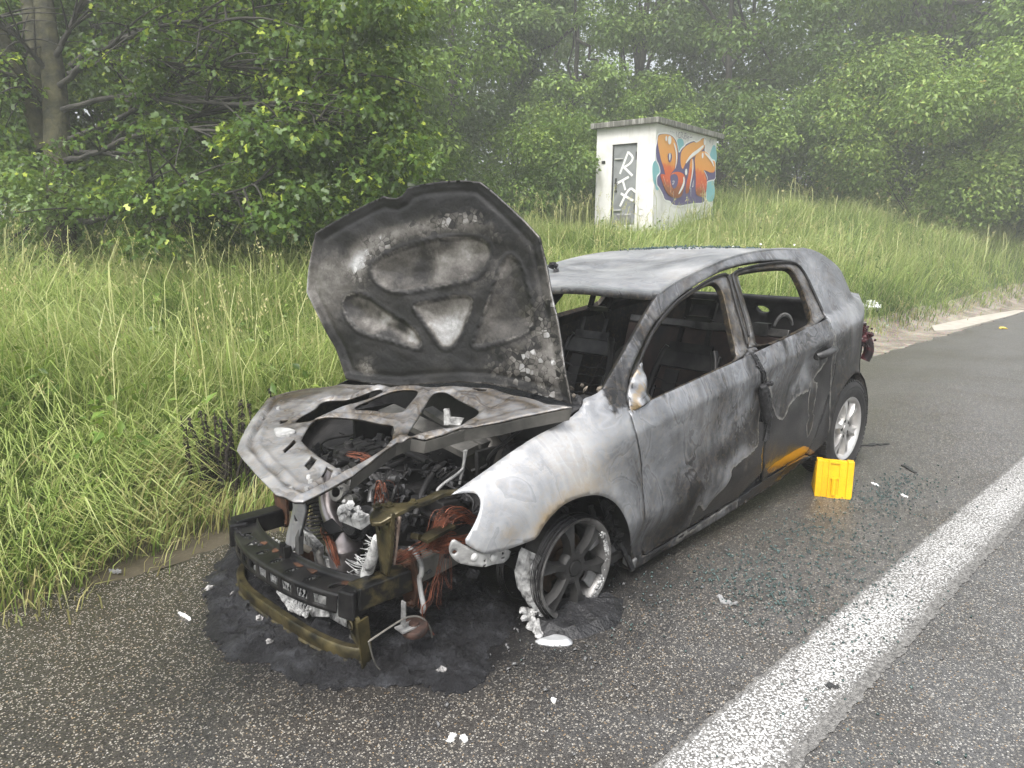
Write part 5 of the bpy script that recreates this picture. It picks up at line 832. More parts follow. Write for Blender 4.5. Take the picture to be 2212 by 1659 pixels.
wires([[(.52, .64, .40), (.50, .65, .43), (.49, .65, .41), (.47, .66, .395), (.50, .66, .42), (.53, .65, .41)]], 60, .016, .0009, car)
wires([list(map(tuple, A_('wire2')))], 6, .005, .0010, car)
wires([[(.49, .62, .31), (.485, .63, .26), (.50, .63, .20), (.49, .63, .15)], [(.53, .61, .25), (.55, .61, .20), (.57, .61, .16)], [(.44, .62, .33), (.45, .63, .26), (.44, .63, .20)]], 4, .008, .0009, car)
wires([[(.55, .36, .575), (.56, .37, .54), (.55, .36, .50), (.53, .35, .46)]], 20, .011, .0010, car)
wires([[(.46, -.04, .575), (.43, .02, .58), (.41, .08, .575), (.44, .12, .56)], [(.42, .08, .575), (.46, .09, .565), (.50, .10, .56)]], 14, .008, .0011, car)
wires([[(.67, .10, .345), (.68, .15, .335), (.69, .20, .31), (.695, .235, .265), (.69, .25, .245)]], 26, .006, .0014, car)
# wheel arch liners, lower pan, cabin floor
for s_ in (1, -1):
    for cx_ in (-.02, -2.6):
        n = 15; V = []; mb = MB()
        for i in range(n):
            an = math.pi*(-.05+1.1*i/(n-1)); R_ = .37
            for y in (.845, .48): V.append((cx_+R_*math.cos(an), s_*y, max(.20+(.115 if cx_ < -1 else 0)+R_*math.sin(an), .06)))
        mb.add(V, [(2*i, 2*i+1, 2*i+3, 2*i+2) for i in range(n-1)] if cx_ < -1 or s_ < 0 else [(2*i, 2*i+1, 2*i+3, 2*i+2) for i in range(3, n-1)]); mb.build('arch_liner', M_soot, car)
        mb = MB(); mb.box((cx_-.06, s_*.47, .42), (.50, .02, .45)); mb.build('inner_wing', M_soot, car)
mb = MB(); mb.add([(.02, -.80, .13), (.02, .80, .13), (-3.1, .80, .27), (-3.1, -.80, .27), (.02, -.80, .10), (.02, .80, .10), (-3.1, .80, .24), (-3.1, -.80, .24)], [(0, 3, 2, 1), (4, 5, 6, 7), (0, 1, 5, 4), (1, 2, 6, 5), (2, 3, 7, 6), (3, 0, 4, 7)]); mb.build('floor_pan', M_soot, car)
mb = MB()
for k in range(120): c = np.array([rng.uniform(-2.2, -.3), rng.uniform(-.7, .7), .26+.05*rng.random()]); mb.box(c, rng.uniform(.03, .12, 3)*[1, 1, .5], basis(rng.normal(size=3)*.4+[0, 0, 1], rng.normal(size=3)))
o = mb.build('floor_rubble', M_char2, car); o['kind'] = 'stuff'
# dash beam and steering column stub
mb = MB(); mb.tube([(-.34, -.72, .66), (-.34, .72, .68)], .03, 10); mb.bar((-.34, .38, .67), (-.62, .38, .72), .06, .05); mb.build('dash_beam', M_soot, car, 60)
# seat skeletons
def seat(yc, lean=0.):
    s_ = empty('seat', (-1.1, yc, .28)); s_.parent = car; s_.location = np.array([-1.1, yc, .28])-wloc(car)
    tilt = np.array([-.38, 0, 1.]); tilt /= np.linalg.norm(tilt); b0_ = np.array([-1.32, yc, .31])
    for sg in (-1, 1):
        mb = MB(); y = yc+.215*sg; mb.bar((-.86, y, .31), (-1.36, y, .31), .03, .09); mb.build('seat_side', M_soot, s_, bevel=.005)
        mb = MB(); p0 = b0_+[0, .21*sg, 0]; p1 = p0+tilt*.36; p2 = p0+tilt*.54-[0, .03*sg, 0]; p3 = p0+tilt*.60-[0, .06*sg, 0]
        mb.tube(co([p0, p1, p2, p3], 2), .022, 8); mb.bar(p0, p1, .012, .085, (0, 1, 0)); mb.build('backrest_side', M_black, s_, 50)
    mb = MB(); c = b0_+tilt*.53; mb.box(c, (.025, .40, .10), basis(tilt, (0, 0, -1))); R_ = basis(tilt, (1, 0, .3)); mb.build('backrest_crossbar', M_black, s_, bevel=.006)
    mb = MB(); mb.box(b0_+tilt*.60, (.02, .28, .06), R_); mb.bar(b0_+tilt*.52+[0, .09, 0], b0_+tilt*.72+[0, .09, 0], .025, .02); mb.bar(b0_+tilt*.52-[0, .09, 0], b0_+tilt*.72-[0, .09, 0], .025, .02); mb.build('headrest_guide', M_black, s_)
    mb = MB(); c = b0_+tilt*.78
    for a, b in (((-.08, .0), (.08, .0)), ((.08, 0), (.08, .10)), ((.08, .10), (-.08, .10)), ((-.08, .10), (-.08, 0))): mb.bar(c+[0, a[0], 0]+tilt*a[1], c+[0, b[0], 0]+tilt*b[1], .03, .022, (1, 0, 0))
    mb.build('headrest_frame', M_black, s_)
    for k in range(6):
        z_ = .12+.055*k; mb = MB(); a = b0_+tilt*z_; q = [a+[.02*math.sin(i*.6), (-.20+.04*i), .006*math.sin(i*2+k)+.012*((i-5)/5.)**2] for i in range(11)]; mb.tube(q, .0035, 5, False); mb.build('spring_wire', M_black, s_)
    mb = MB(); mb.box(b0_+tilt*.25+[-.03, -.10, 0], (.01, .09, .42), R_); mb.build('backrest_plate', M_soot, s_)
seat(.36); seat(-.37)
mb = MB(); mb.box((-2.16, 0, .62), (.03, 1.22, .56), basis((-.28, 0, 1), (1, 0, .28))); mb.build('rear_seat_back', M_simple('scorched_red_brown', (.008, .006, .006), (.055, .028, .022), 5, .6, .2), car, bevel=.015)
mb = MB(); mb.box((-2.24, 0, .915), (.03, 1.20, .05), basis((-.28, 0, 1), (1, 0, .28)))
for y in (-.42, .0, .42): mb.box((-2.24, y, .93), (.06, .10, .08))
mb.build('rear_seat_rail', M_simple('bare_dark_steel', (.04, .04, .04), (.16, .155, .15), 6, .4, .5), car, bevel=.006)
mb = MB(); an = np.linspace(.3, 2.7, 14); mb.tube(np.stack([-2.02-.12*np.cos(an), np.full(14, .66), .96+.09*np.sin(an)], 1), .007, 8)
for a in np.linspace(.3, 2.7, 40): mb.lathe([(.007, -.002), (.009, 0), (.007, .002)], (-2.02-.12*math.cos(a), .66, .96+.10*math.sin(a)), (math.sin(a), 0, math.cos(a)), 8)
mb.build('corrugated_hose', M_simple('dull_hose', (.04, .04, .04), (.18, .18, .175), 10, .5, .3), car, 60)
# tailgate: inner panel below the empty rear window with the round lock hole
tg = panel('tailgate', [(-.66, 1.05), (-.60, 1.06), (.60, 1.06), (.66, 1.05), (.70, .75), (.68, .45), (-.68, .45), (-.70, .75)], [[(.055*math.cos(a)-.06, .955+.030*math.sin(a)) for a in np.linspace(0, 6.28, 15)[:-1]]], lambda y, z: (-3.20+.10*(y/.7)**2-.05*ss(.7, .5, z)+.10*ss(.9, 1.06, z)+.012*np.cos(y*11)*ss(.8, .95, z), y, z), .03, M_black, car, .03, None, (1, 0, 0))
mb = MB(); mb.box((-3.17, 0, .38), (.10, 1.30, .12)); mb.build('rear_crossmember', M_soot, car, bevel=.02)
mb = MB(); mb.tube([(-2.98, -.60, 1.10), (-2.62, -.555, 1.36)], .03, 8); mb.tube([(-2.98, .60, 1.10), (-2.62, .555, 1.36)], .03, 8); mb.build('rear_pillar_inner', M_soot, car, 60)
# molten tail lamp hanging off the rear corner
mb = MB()
mb.tube(co([(-3.02, .70, .90), (-3.06, .735, .86), (-3.08, .76, .80), (-3.09, .77, .74), (-3.08, .75, .68)], 2), .034, 9)
tlm = mb.build('tail_lamp', M_simple('melted_red_lens', (.008, .004, .005), (.10, .018, .022), 22, .3, 0, .5, 40, .01, .45, .7), car, 50)
mb = MB()
for k in range(40): c = np.array([-3.05, .74, .86])+rng.normal(size=3)*np.array([.016, .012, .035]); s_ = .010+.014*rng.random(); mb.lathe([(.001, s_), (s_, 0), (.001, -s_)], c, rng.normal(size=3), 6)
for k in range(8): c = np.array([-3.07, .775, .82])+rng.normal(size=3)*np.array([.02, .018, .04]); s_ = .008+.010*rng.random(); mb.lathe([(.001, s_), (s_, 0), (.001, -s_)], c, rng.normal(size=3), 6)
mb.build('melted_lens_lumps', tlm.data.materials[0], tlm)['kind'] = 'stuff'
# ---------------------------------------------------------------- wheels
def rim(c, s_, R, mat, e, name='rim', spokes=6):
    """alloy wheel: barrel + lip, forked spokes, hub. axis +y*s_"""
    c = np.array(c, float); ax = np.array([0, s_, 0.])
    mb = MB(); mb.lathe([(R*.86, -.14), (R*.90, -.13), (R*.87, -.06), (R*.89, -.015), (R*.97, -.008), (R, .0), (R*.995, .006), (R*.95, .004), (R*.91, -.006), (R*.875, -.020), (R*.84, -.06), (R*.83, -.14)], c, ax, 64)
    mb.build(name, mat if mat is M_rim_s else M_simple('sooty_rim_edge', (.03, .03, .03), (.22, .215, .21), 9, .4, .6, .15, 60, .002), e, 50)
    sp_ = MB()
    for k in range(spokes):
        a = 2*math.pi*k/spokes+.22; e1 = np.array([math.sin(a), 0, math.cos(a)]); e2 = np.array([math.cos(a), 0, -math.sin(a)])
        def pt(r, t_, d): return c+e1*r*R+e2*t_*R+ax*d
        secs = [(.22, .105, -.012, -.05), (.36, .085, -.008, -.045), (.52, .085, -.004, -.042), (.66, .115, -.003, -.040), (.80, .175, -.006, -.040), (.93, .235, -.010, -.042)]
        V = []
        for r, w, d0, d1 in secs: V += [pt(r, -w, d1), pt(r, -w*.62, d0), pt(r, 0, d0-.010*(r > .55)*(r-.55)/.3), pt(r, w*.62, d0), pt(r, w, d1)]
        n = len(secs); F = [(i*5+j, i*5+j+1, (i+1)*5+j+1, (i+1)*5+j) for i in range(n-1) for j in range(4)]+[(i*5+4, i*5, (i+1)*5, (i+1)*5+4) for i in range(n-1)]
        sp_.add(V, F)
    sp_.build('spokes', mat, e, 45)
    mb = MB(); mb.lathe([(R*.34, -.05), (R*.33, -.022), (R*.29, -.012), (R*.17, -.010), (R*.165, -.018), (R*.15, -.018), (R*.14, -.006), (.001, -.004)], c, ax, 36); mb.build('hub', mat, e, 40)
    mb = MB()
    for k in range(5):
        a = 2*math.pi*k/5+.3; mb.lathe([(.001, .001), (R*.055, .001), (R*.060, -.004)], c+np.array([math.sin(a)*R*.245, 0, math.cos(a)*R*.245])+ax*-.011, ax, 12)
    mb.build('bolt_holes', M_soot, e)
def wheel(c, s_, Rr, mat, tyre, burnt):
    e = empty('wheel', (0, 0, 0)); e.parent = car; e.location = np.array(c)-wloc(car)
    rim(c, s_, Rr, mat, e)
    ax = np.array([0, s_, 0.]); c = np.array(c, float)
    mb = MB(); mb.lathe([(.125, -.085), (.13, -.085), (.13, -.10), (.06, -.10), (.06, -.12), (.001, -.12)], c, ax, 40); mb.lathe([(.02, -.05), (.06, -.055), (.06, -.085)], c, ax, 24); mb.build('brake_disc', M_simple('rusty_disc', (.03, .02, .014), (.12, .075, .045), 8, .6, .5), e, 50)
    a = 2.4 if burnt else 1.2; mb = MB(); mb.box(c+np.array([math.cos(a)*.10*1, -s_*.085, -.05]), (.07, .06, .11)); mb.build('caliper', M_simple('scorched_caliper', (.06, .035, .015), (.22, .13, .05), 12, .6, .3), e, bevel=.008)
    if tyre:
        mb = MB(); T = tyre; mb.lathe([(Rr*.93, -.005), (Rr*1.03, .006), (Rr*1.2, .012), (T*.88, .010), (T*.955, .0), (T*.985, -.014), (T, -.035), (T*1.003, -.10), (T, -.165), (T*.985, -.185), (T*.93, -.20), (Rr*1.1, -.20), (Rr*.93, -.19)], c, ax, 72); ty_ = mb.build('tyre', M_tyre, e, 50)
        mb = MB()
        for k in range(64):
            an = 2*math.pi*k/64; e1 = np.array([math.sin(an), 0, math.cos(an)]); e2 = np.array([math.cos(an), 0, -math.sin(an)]); R_ = np.stack([e2, ax, e1], 1)
            mb.box(c+e1*(T*.985)+ax*-.012, (.019, .030, .012), R_); mb.box(c+e1*(T+.001)+ax*-.058, (.021, .045, .010), R_); mb.box(c+e1*(T+.001)+ax*-.13, (.021, .07, .010), R_)
        mb.build('tread_blocks', M_tyre, e)
        mb = MB()
        for rr in (.76, .80, .86): mb.lathe([(T*rr, .0095), (T*rr+.002, .0128), (T*rr+.005, .0125), (T*rr+.006, .009)], c, ax, 60)
        mb.build('sidewall_ring', M_tyre, e)
    return e
wFL = wheel((-.02, .855, .207), 1, .208, M_rim_d, None, True); wheel((-.02, -.845, .165), -1, .208, M_rim_d, None, True)
wheel((-2.6, .860, .306), 1, .205, M_rim_s, .315, False); wheel((-2.6, -.860, .306), -1, .205, M_rim_s, .315, False)
# burnt front wheel: rolled wire beads of the tyre, white ash crust, filled windows, rubble at its foot
c = np.array([-.02, .855, .207]); mb = MB()
for k in range(26):
    R_ = .205+.014*rng.random(); an = np.linspace(0, 6.283, 49)[:-1]; yy = -.005-.045*rng.random() if k < 12 else -.19-.03*rng.random(); cz = rng.normal()*.004
    P = np.stack([c[0]+R_*np.cos(an)+(0 if k < 12 else .012), np.full(48, c[1]+yy)+.003*np.sin(an*3+k), np.maximum(c[2]+cz+R_*np.sin(an), .008)], 1); mb.tube(np.vstack([P, P[:1]]), .0018, 4, False)
o = mb.build('tyre_cord_wire', M_black, wFL, 60); o['kind'] = 'stuff'
mb = MB(); n = 22; V = []
for i in range(n):
    an = math.radians(150+130*i/(n-1)); 
    for j, y in enumerate(np.linspace(-.035, -.145, 8)):
        R_ = .204+.016*math.sin(i*.5+j)*.5+.012*rng.random()-(.02 if j in (0, 7) else 0); V.append((c[0]-R_*math.cos(an), c[1]+y, max(c[2]+R_*math.sin(an)*1, .012)))
V = np.array(V); V[:, 2] = np.maximum(V[:, 2], .012)
mb.add(V, [(i*8+j, i*8+j+1, (i+1)*8+j+1, (i+1)*8+j) for i in range(n-1) for j in range(7)]); mb.build('ash_crust', M_ash, wFL)
mb = MB()
for k in range(150):
    an = rng.choice([.55, .3, .15, -.75, -.9, -.6])+rng.normal()*.10; R_ = .172+.030*rng.random(); p_ = c+np.array([-R_*math.cos(an), .001, R_*math.sin(an)]); s_ = .002+.005*rng.random(); mb.lathe([(.001, s_*.6), (s_*.9, s_*.2), (s_, -s_*.3), (.001, -s_*.6)], p_, (rng.normal()*.5, 1, rng.normal()*.5), 5)
mb.build('ash_flecks', M_ash, wFL)['kind'] = 'stuff'
mb = MB()
for a0, a1 in ((.28, .72), (-.85, -.35)):
    an = np.linspace(a0, a1, 6); q = [(.115*math.cos(a), .115*math.sin(a)) for a in an]+[(.178*math.cos(a), .178*math.sin(a)) for a in an[::-1]]
    mb.prism(q, lambda u, v: (c[0]-u, c[1]-.040, c[2]+v), lambda u, v: (c[0]-u, c[1]-.028, c[2]+v))
mb.build('melted_spoke_web', M_simple('grey_melt', (.05, .05, .05), (.26, .26, .26), 10, .5, .4), wFL)
mb = MB(); n = 30; V = [(c[0]-.02, c[1]-.05, .055)]
for i in range(n):
    a = 2*math.pi*i/n; R_ = 1+.2*rng.random(); V += [(c[0]-.02+.17*R_*math.cos(a), c[1]-.02+.12*R_*math.sin(a), .028+.015*rng.random()), (c[0]-.02+.21*R_*math.cos(a), c[1]-.02+.155*R_*math.sin(a), .006)]
mb.add(V, [(0, 1+2*i, 1+2*((i+1) % n)) for i in range(n)]+[(1+2*i, 2+2*i, 2+2*((i+1) % n), 1+2*((i+1) % n)) for i in range(n)]); mb.build('tyre_remains', M_char2, wFL)
mb = MB()
for pts in ([(-.30, .74, .40), (-.33, .76, .30), (-.36, .77, .22), (-.40, .78, .12)], [(-.28, .70, .36), (-.30, .74, .20), (-.34, .78, .09)], [(-.36, .80, .20), (-.40, .82, .12), (-.42, .83, .06)]): mb.tube(co(pts, 2), .014, 7)
for k in range(30): mb.box(np.array([-.33, .76, .24])+rng.normal(size=3)*[.03, .03, .09], rng.uniform(.01, .05, 3), basis(rng.normal(size=3), rng.normal(size=3)))
mb.build('arch_remnants', M_char2, car, 60)
mb = MB(); mb.box((-.44, .80, .085), (.03, .06, .06), basis((.2, .3, 1), (1, 0, 0))); mb.build('sill_end', M_zinc, car, bevel=.006)
# ------------------------------------------------------------------ vegetation
M_bark = M_simple('mossy_bark', (.012, .013, .006), (.062, .058, .026), 7, .9, 0, .7, 26, .03)
M_bark2 = M_simple('dark_bark', (.018, .017, .014), (.05, .046, .038), 7, .9, 0, .6, 26, .03)
ML_maple = M_leaf('maple_leaf', (0.016, 0.034, 0.008), (0.085, 0.16, 0.025), (0.42, 0.5, 0.07), .34)
ML_bush = M_leaf('shrub_leaf', (0.03, 0.06, 0.012), (0.115, 0.2, 0.035), (0.28, 0.37, 0.08), .34)
ML_tree = M_leaf('woodland_leaf', (0.03, 0.058, 0.015), (0.115, 0.19, 0.045), (0.24, 0.33, 0.08), .32)
ML_pale = M_leaf('pale_leaf', (0.06, 0.105, 0.028), (0.18, 0.28, 0.065), (0.33, 0.44, 0.11), .34)
ML_bush2 = M_leaf('hawthorn_leaf', (.05, .09, .018), (.16, .25, .05), (.32, .42, .10), .36)
MAPLE = np.array([(0, 0), (.30, -.36), (.42, -.13), (.74, -.27), (1.0, 0), (.74, .27), (.42, .13), (.30, .36)])
TRI = np.array([(0, -.05), (.5, -.30), (1, .1), (.4, .28)])
RHOMB = np.array([(0, 0), (.45, -.27), (1, 0), (.45, .27)])
def leaf_mesh(name, P, N, D, size, shade, mat, parent, shape=RHOMB, red=None):
    n = len(P); N = N/(np.linalg.norm(N, axis=1)[:, None]+1e-9); D = D-N*np.sum(D*N, 1)[:, None]; D /= np.linalg.norm(D, axis=1)[:, None]+1e-9; S = np.cross(N, D)
    k = len(shape); V = (P[:, None, :]+size[:, None, None]*(shape[None, :, 0, None]*D[:, None, :]+shape[None, :, 1, None]*S[:, None, :]+(np.abs(shape[None, :, 1, None])*.35-.25*shape[None, :, 0, None]**2)*N[:, None, :]))
    c = np.zeros((n, k, 4)); c[..., 0] = np.clip(shade, 0, 1)[:, None]; c[..., 3] = 1
    if red is not None: c[..., 1] = red[:, None]
    if k == 4:
        base = np.arange(n)[:, None]*4; loops = (base+np.array([0, 1, 2, 0, 2, 3])).ravel(); sizes = np.full(2*n, 3)
    else:
        base = np.arange(n)[:, None]*k; loops = (base+np.arange(k)).ravel(); sizes = np.full(n, k)
    return fastmesh(name, V.reshape(-1, 3), loops, sizes, mat, parent, c.reshape(-1, 4))
def crown_points(clumps, rads, nleaf, flat=.55):
    w = rads**2; w = w/w.sum(); ci = rng.choice(len(clumps), nleaf, p=w)
    d = rng.normal(size=(nleaf, 3)); d /= np.linalg.norm(d, axis=1)[:, None]; rr = rng.random(nleaf)**.45
    off = d*rr[:, None]*rads[ci][:, None]*np.array([1, 1, flat]); return clumps[ci]+off, off/rads[ci][:, None], ci
def ellipsoid_clumps(c, R, n, inner=.55, bumps=.25):
    d = rng.normal(size=(n, 3)); d /= np.linalg.norm(d, axis=1)[:, None]; q = inner+(1-inner)*rng.random(n)**.6
    q = q*(1+bumps*vnoise(d, int(rng.integers(1e6)), 2, .5)); return np.array(c)+d*q[:, None]*np.array(R)
def crown(parent, clumps, rads, nleaf, size, mat, young=.12, shape=RHOMB, flat=.55, red=0., mean=.38):
    P, off, ci = crown_points(clumps, rads, nleaf, flat); n = len(P)
    out = off/(np.linalg.norm(off, axis=1)[:, None]+1e-6)
    N = np.array([0, 0, .8])+rng.normal(size=(n, 3))*.55+out*.45; D = out*.8+rng.normal(size=(n, 3))*.6+np.array([0, 0, -.35])
    tip = np.clip(np.linalg.norm(off, axis=1)-.75, 0, .25)/.25
    cl = rng.normal(size=len(clumps))*.10
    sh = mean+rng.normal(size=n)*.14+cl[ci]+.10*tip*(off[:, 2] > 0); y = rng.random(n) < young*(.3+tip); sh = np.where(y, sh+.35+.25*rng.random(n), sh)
    rd = (rng.random(n) < red)*rng.random(n) if red else None
    return leaf_mesh('crown', P, N, D, size*(.65+.7*rng.random(n)), sh, mat, parent, shape, rd)
def limbs(mb, base, top, r0, targets, n=7, droop=.0):
    for tg in targets:
        tg = np.array(tg, float); f = .25+.6*rng.random(); st = base+(top-base)*f; q = np.linspace(0, 1, n)[:, None]
        pts = st+(tg-st)*q+np.array([0, 0, 1.])*np.sin(q*math.pi)*droop*np.linalg.norm(tg-st)+rng.normal(size=(n, 3))*.05*np.sin(q*math.pi)*np.linalg.norm(tg-st)*.6
        mb.tube(pts, np.linspace(r0*.45, r0*.08, n), 6, False)
def tree(name, label, x, y, h, R, cb, nclump, nleaf, ls, mat, bark, cat='tree', group=None, young=.1, lean=(0, 0), red=0., mean=.38, tr=None, flat=.55):
    z0 = float(hgt(x, y)); base = np.array([x, y, z0-.1]); top = np.array([x+lean[0], y+lean[1], z0+h*.9]); t_ = empty(name, (x, y, z0), label, cat, group)
    cc = np.array([x+lean[0]*.8, y+lean[1]*.8, z0+(cb+h)/2]); cl = ellipsoid_clumps(cc, (R, R, (h-cb)/2), nclump); rad = R*(.20+.18*rng.random(nclump))
    mb = MB(); r0 = tr or h*.016; q = np.linspace(0, 1, 9)[:, None]
    if cat == 'tree':
        mb.tube(base+(top-base)*q+rng.normal(size=(9, 3))*.06*h*.12*q, np.linspace(r0*1.15, r0*.2, 9), 9, False); limbs(mb, base, top, r0, cl[rng.choice(nclump, 10)], 7, .06)
        mb.build('trunk', bark, t_, 60)
    else:
        for k in range(7): limbs(mb, base, base+np.array([0, 0, .15]), r0*2, [cl[rng.integers(nclump)]], 6, .08)
        mb.build('stem', bark, t_, 60)
    crown(t_, cl, rad, nleaf, ls, mat, young, red=red, mean=mean, flat=flat); return t_
# --- the big maple on the left: two stems, long drooping limbs, layered lobed leaves
tx, ty = -.22, -8.75; z0 = float(hgt(tx, ty)); mp = empty('maple_tree', (tx, ty, z0), 'big two-stemmed maple on the left with long low limbs and lobed leaves', 'tree')
def P3(px, py, dist):
    """a point of the maple, given as a direction from the road camera position and a distance along it"""
    d = _f+((px-1106)/FPX)*_r2-((py-829.5)/FPX)*_u2; return CAM+d*dist
dm = 9.3
mb = MB()
mb.tube([P3(132, 640, dm), P3(132, 560, dm), P3(128, 420, dm), P3(124, 300, dm), P3(118, 180, dm+.1), P3(100, 60, dm+.1), P3(85, -90, dm+.1), P3(70, -320, dm)], [.24, .195, .175, .16, .145, .13, .10, .06], 12, False); mb.build('trunk', M_bark, mp, 60)
mb = MB(); mb.tube([P3(100, 330, dm+.2), P3(88, 240, dm+.35), P3(75, 100, dm+.5), P3(50, -60, dm+.6), P3(20, -300, dm+.7)], [.125, .115, .10, .09, .05], 10, False); mb.build('trunk', M_bark, mp, 60)
mb = MB(); mb.tube([P3(90, 300, dm+.2), P3(40, 150, dm), P3(-20, 40, dm-.2), P3(-110, -80, dm-.4)], [.11, .10, .09, .05], 8, False); mb.build('limb', M_bark, mp, 60)
BR = [[(130, 185, 0), (190, 130, -.3), (270, 80, -.8), (350, 50, -1.1), (450, 42, -1.3), (560, 40, -1.5)],
      [(150, 160, 0), (210, 130, -.2), (330, 135, -.6), (450, 145, -.9), (600, 150, -1.2), (760, 165, -1.4)],
      [(130, 350, 0), (200, 335, -.3), (300, 285, -.7), (420, 280, -1.0), (560, 285, -1.3), (720, 255, -1.5)],
      [(150, 300, 0), (240, 265, 0), (330, 215, -.2), (400, 165, -.3), (480, 120, -.4), (520, 60, -.5)],
      [(150, 480, 0), (220, 478, -.5), (290, 432, -1.0), (340, 420, -1.2), (470, 425, -1.5), (560, 395, -1.7)],
      [(190, 462, -.2), (270, 440, -.5), (330, 460, -.7), (390, 452, -.9), (470, 450, -1.1)],
      [(120, 120, 0), (160, 40, -.1), (220, -40, -.4), (320, -120, -.8)], [(130, 240, 0), (260, 200, -.4), (420, 220, -.8), (600, 230, -1.2), (780, 250, -1.5)],
      [(110, 240, .1), (60, 180, -.2), (0, 150, -.4), (-80, 140, -.6)], [(100, 150, 0), (40, 80, -.3), (-30, 30, -.5)], [(300, 285, -.7), (420, 250, -.5), (560, 215, -.6), (690, 200, -.7)],
      [(160, 330, 0), (300, 330, .4), (480, 320, .6), (640, 330, .6), (820, 300, .5)], [(150, 140, 0), (300, 60, .2), (500, 10, .2), (700, 10, .1), (820, 60, 0)]]
for br in BR:
    pts = chaikin(np.array([P3(a, b, dm+c) for a, b, c in br]), 2, False); n = len(pts); pts = pts+rng.normal(size=pts.shape)*.007
    mb = MB(); mb.tube(pts, np.linspace(.040, .008, n), 7, False)
    for k in range(24):
        i = int(rng.integers(n//4, n-1)); tg = pts[i]+np.array([rng.normal()*.5, rng.normal()*.45, rng.normal()*.28-.05])+(pts[min(i+6, n-1)]-pts[i])*.8; q = np.linspace(0, 1, 5)[:, None]
        mb.tube(pts[i]+(tg-pts[i])*q+np.array([0, 0, .06])*np.sin(q*3.14), np.linspace(.016, .004, 5), 5, False)
    mb.build('branch', M_bark2, mp, 60)
cl = []; rd = []
def addc(px, py, dd, r, k=1, sp=30):
    for _ in range(k): cl.append(P3(px+rng.normal()*sp, py+rng.normal()*sp*.8, dd+rng.normal()*.35)); rd.append(r*(.75+.5*rng.random()))
for br in BR:
    for a, b, c in br[2:]: addc(a, b+22, dm+c+.15, .30, 3, 40)
for k in range(60): addc(rng.uniform(560, 850), rng.uniform(-60, 400), dm-1.2+rng.uniform(-.5, .9), .42)
for k in range(45): addc(rng.uniform(230, 880), rng.uniform(-130, 20), dm-.6+rng.uniform(-.6, .9), .42)
for k in range(60): addc(rng.uniform(180, 860), rng.uniform(380, 520), dm-1.3+rng.uniform(-.3, 1.4), .36)
for px_, py_ in ((60, 300), (35, 340), (95, 330), (50, 390), (130, 310), (20, 280), (150, 380), (110, 400), (190, 300), (230, 270)): addc(px_, py_, dm-1.2, .17, 1, 8)
for k in range(34): addc(rng.uniform(-160, 110), rng.uniform(-60, 430), dm+1.2+rng.uniform(-.3, 1.2), .45)
for k in range(26): addc(rng.choice([845, 870, 890, 820])+rng.normal()*15, rng.uniform(-20, 400), dm-1.2+rng.uniform(-.3, .8), .3)
for k in range(40): addc(rng.uniform(-100, 700), rng.uniform(60, 500), dm+1.3+rng.uniform(-.3, 1.2), .5)
cl = np.array(cl); rd = np.array(rd)
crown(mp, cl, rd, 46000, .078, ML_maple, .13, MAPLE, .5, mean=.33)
# --- other trees one can tell apart
def at(px, dist):  # ground point in a direction from the road, dist metres away horizontally
    d = _f+((px-1106)/FPX)*_r2; d = d/math.hypot(d[0], d[1]); return CAM[0]+d[0]*dist, CAM[1]+d[1]*dist
TR = [('arching light green tree just right of the big maple, behind its drooping twigs', 850, 17, 9, 2.7, .6, 60, 15000, .17, ML_pale, .14, (0, 0)),
      ('dark tall tree in the gap between the big maple and the white building', 985, 26, 13, 3.6, 1.5, 70, 13000, .24, ML_tree, .05, (0, 0)),
      ('pale feathery tree standing directly left of and above the white building', 1230, 25, 8.6, 2.4, .8, 55, 12000, .19, ML_pale, .12, (0, 0)),
      ('tree with a bare crooked dark trunk rising behind the roof of the white building', 1330, 29, 13, 3.3, 4.5, 55, 10000, .22, ML_tree, .08, (-1.2, .3)),
      ('rounded mid green tree behind the graffiti wall of the white building', 1530, 27, 10, 3.2, 1.2, 65, 13000, .22, ML_tree, .08, (0, 0)),
      ('thin-crowned tree with sky showing through, between the building and the right-hand maple', 1730, 34, 15, 3.4, 4., 45, 7000, .24, ML_tree, .08, (0, 0)),
      ('tall maple with broad layered pale sprays above the big rounded bush', 1960, 31, 14, 4.6, 1.6, 75, 15000, .27, ML_pale, .12, (0, 0)),
      ('hazy tree at the right edge of the picture behind the bushes', 2290, 36, 14, 4.6, 1., 70, 13000, .26, ML_tree, .08, (0, 0)),
      ('dark leaning tree low behind the left maple trunk', 330, 16, 10, 3.6, .8, 70, 14000, .2, ML_tree, .03, (0, 0)),
      ('shaded tree at the left edge behind the maple', -60, 16, 10, 3.4, .5, 65, 12000, .2, ML_tree, .03, (0, 0)),
      ('shaded tree in the dark between the maple limbs and the raised bonnet', 640, 17, 11, 3.2, .6, 65, 13000, .2, ML_tree, .04, (0, 0))]
for lb, px, ds, h, R, cb, nc, nl, ls, mt, yg, le in TR:
    x, y = at(px, ds); tree('deciduous_tree', lb, x, y, h, R, cb, nc, int(nl*1.7), ls*.72, mt, M_bark2, 'tree', 'trees along the motorway verge', yg, le, mean=.44 if mt is ML_pale else .26)
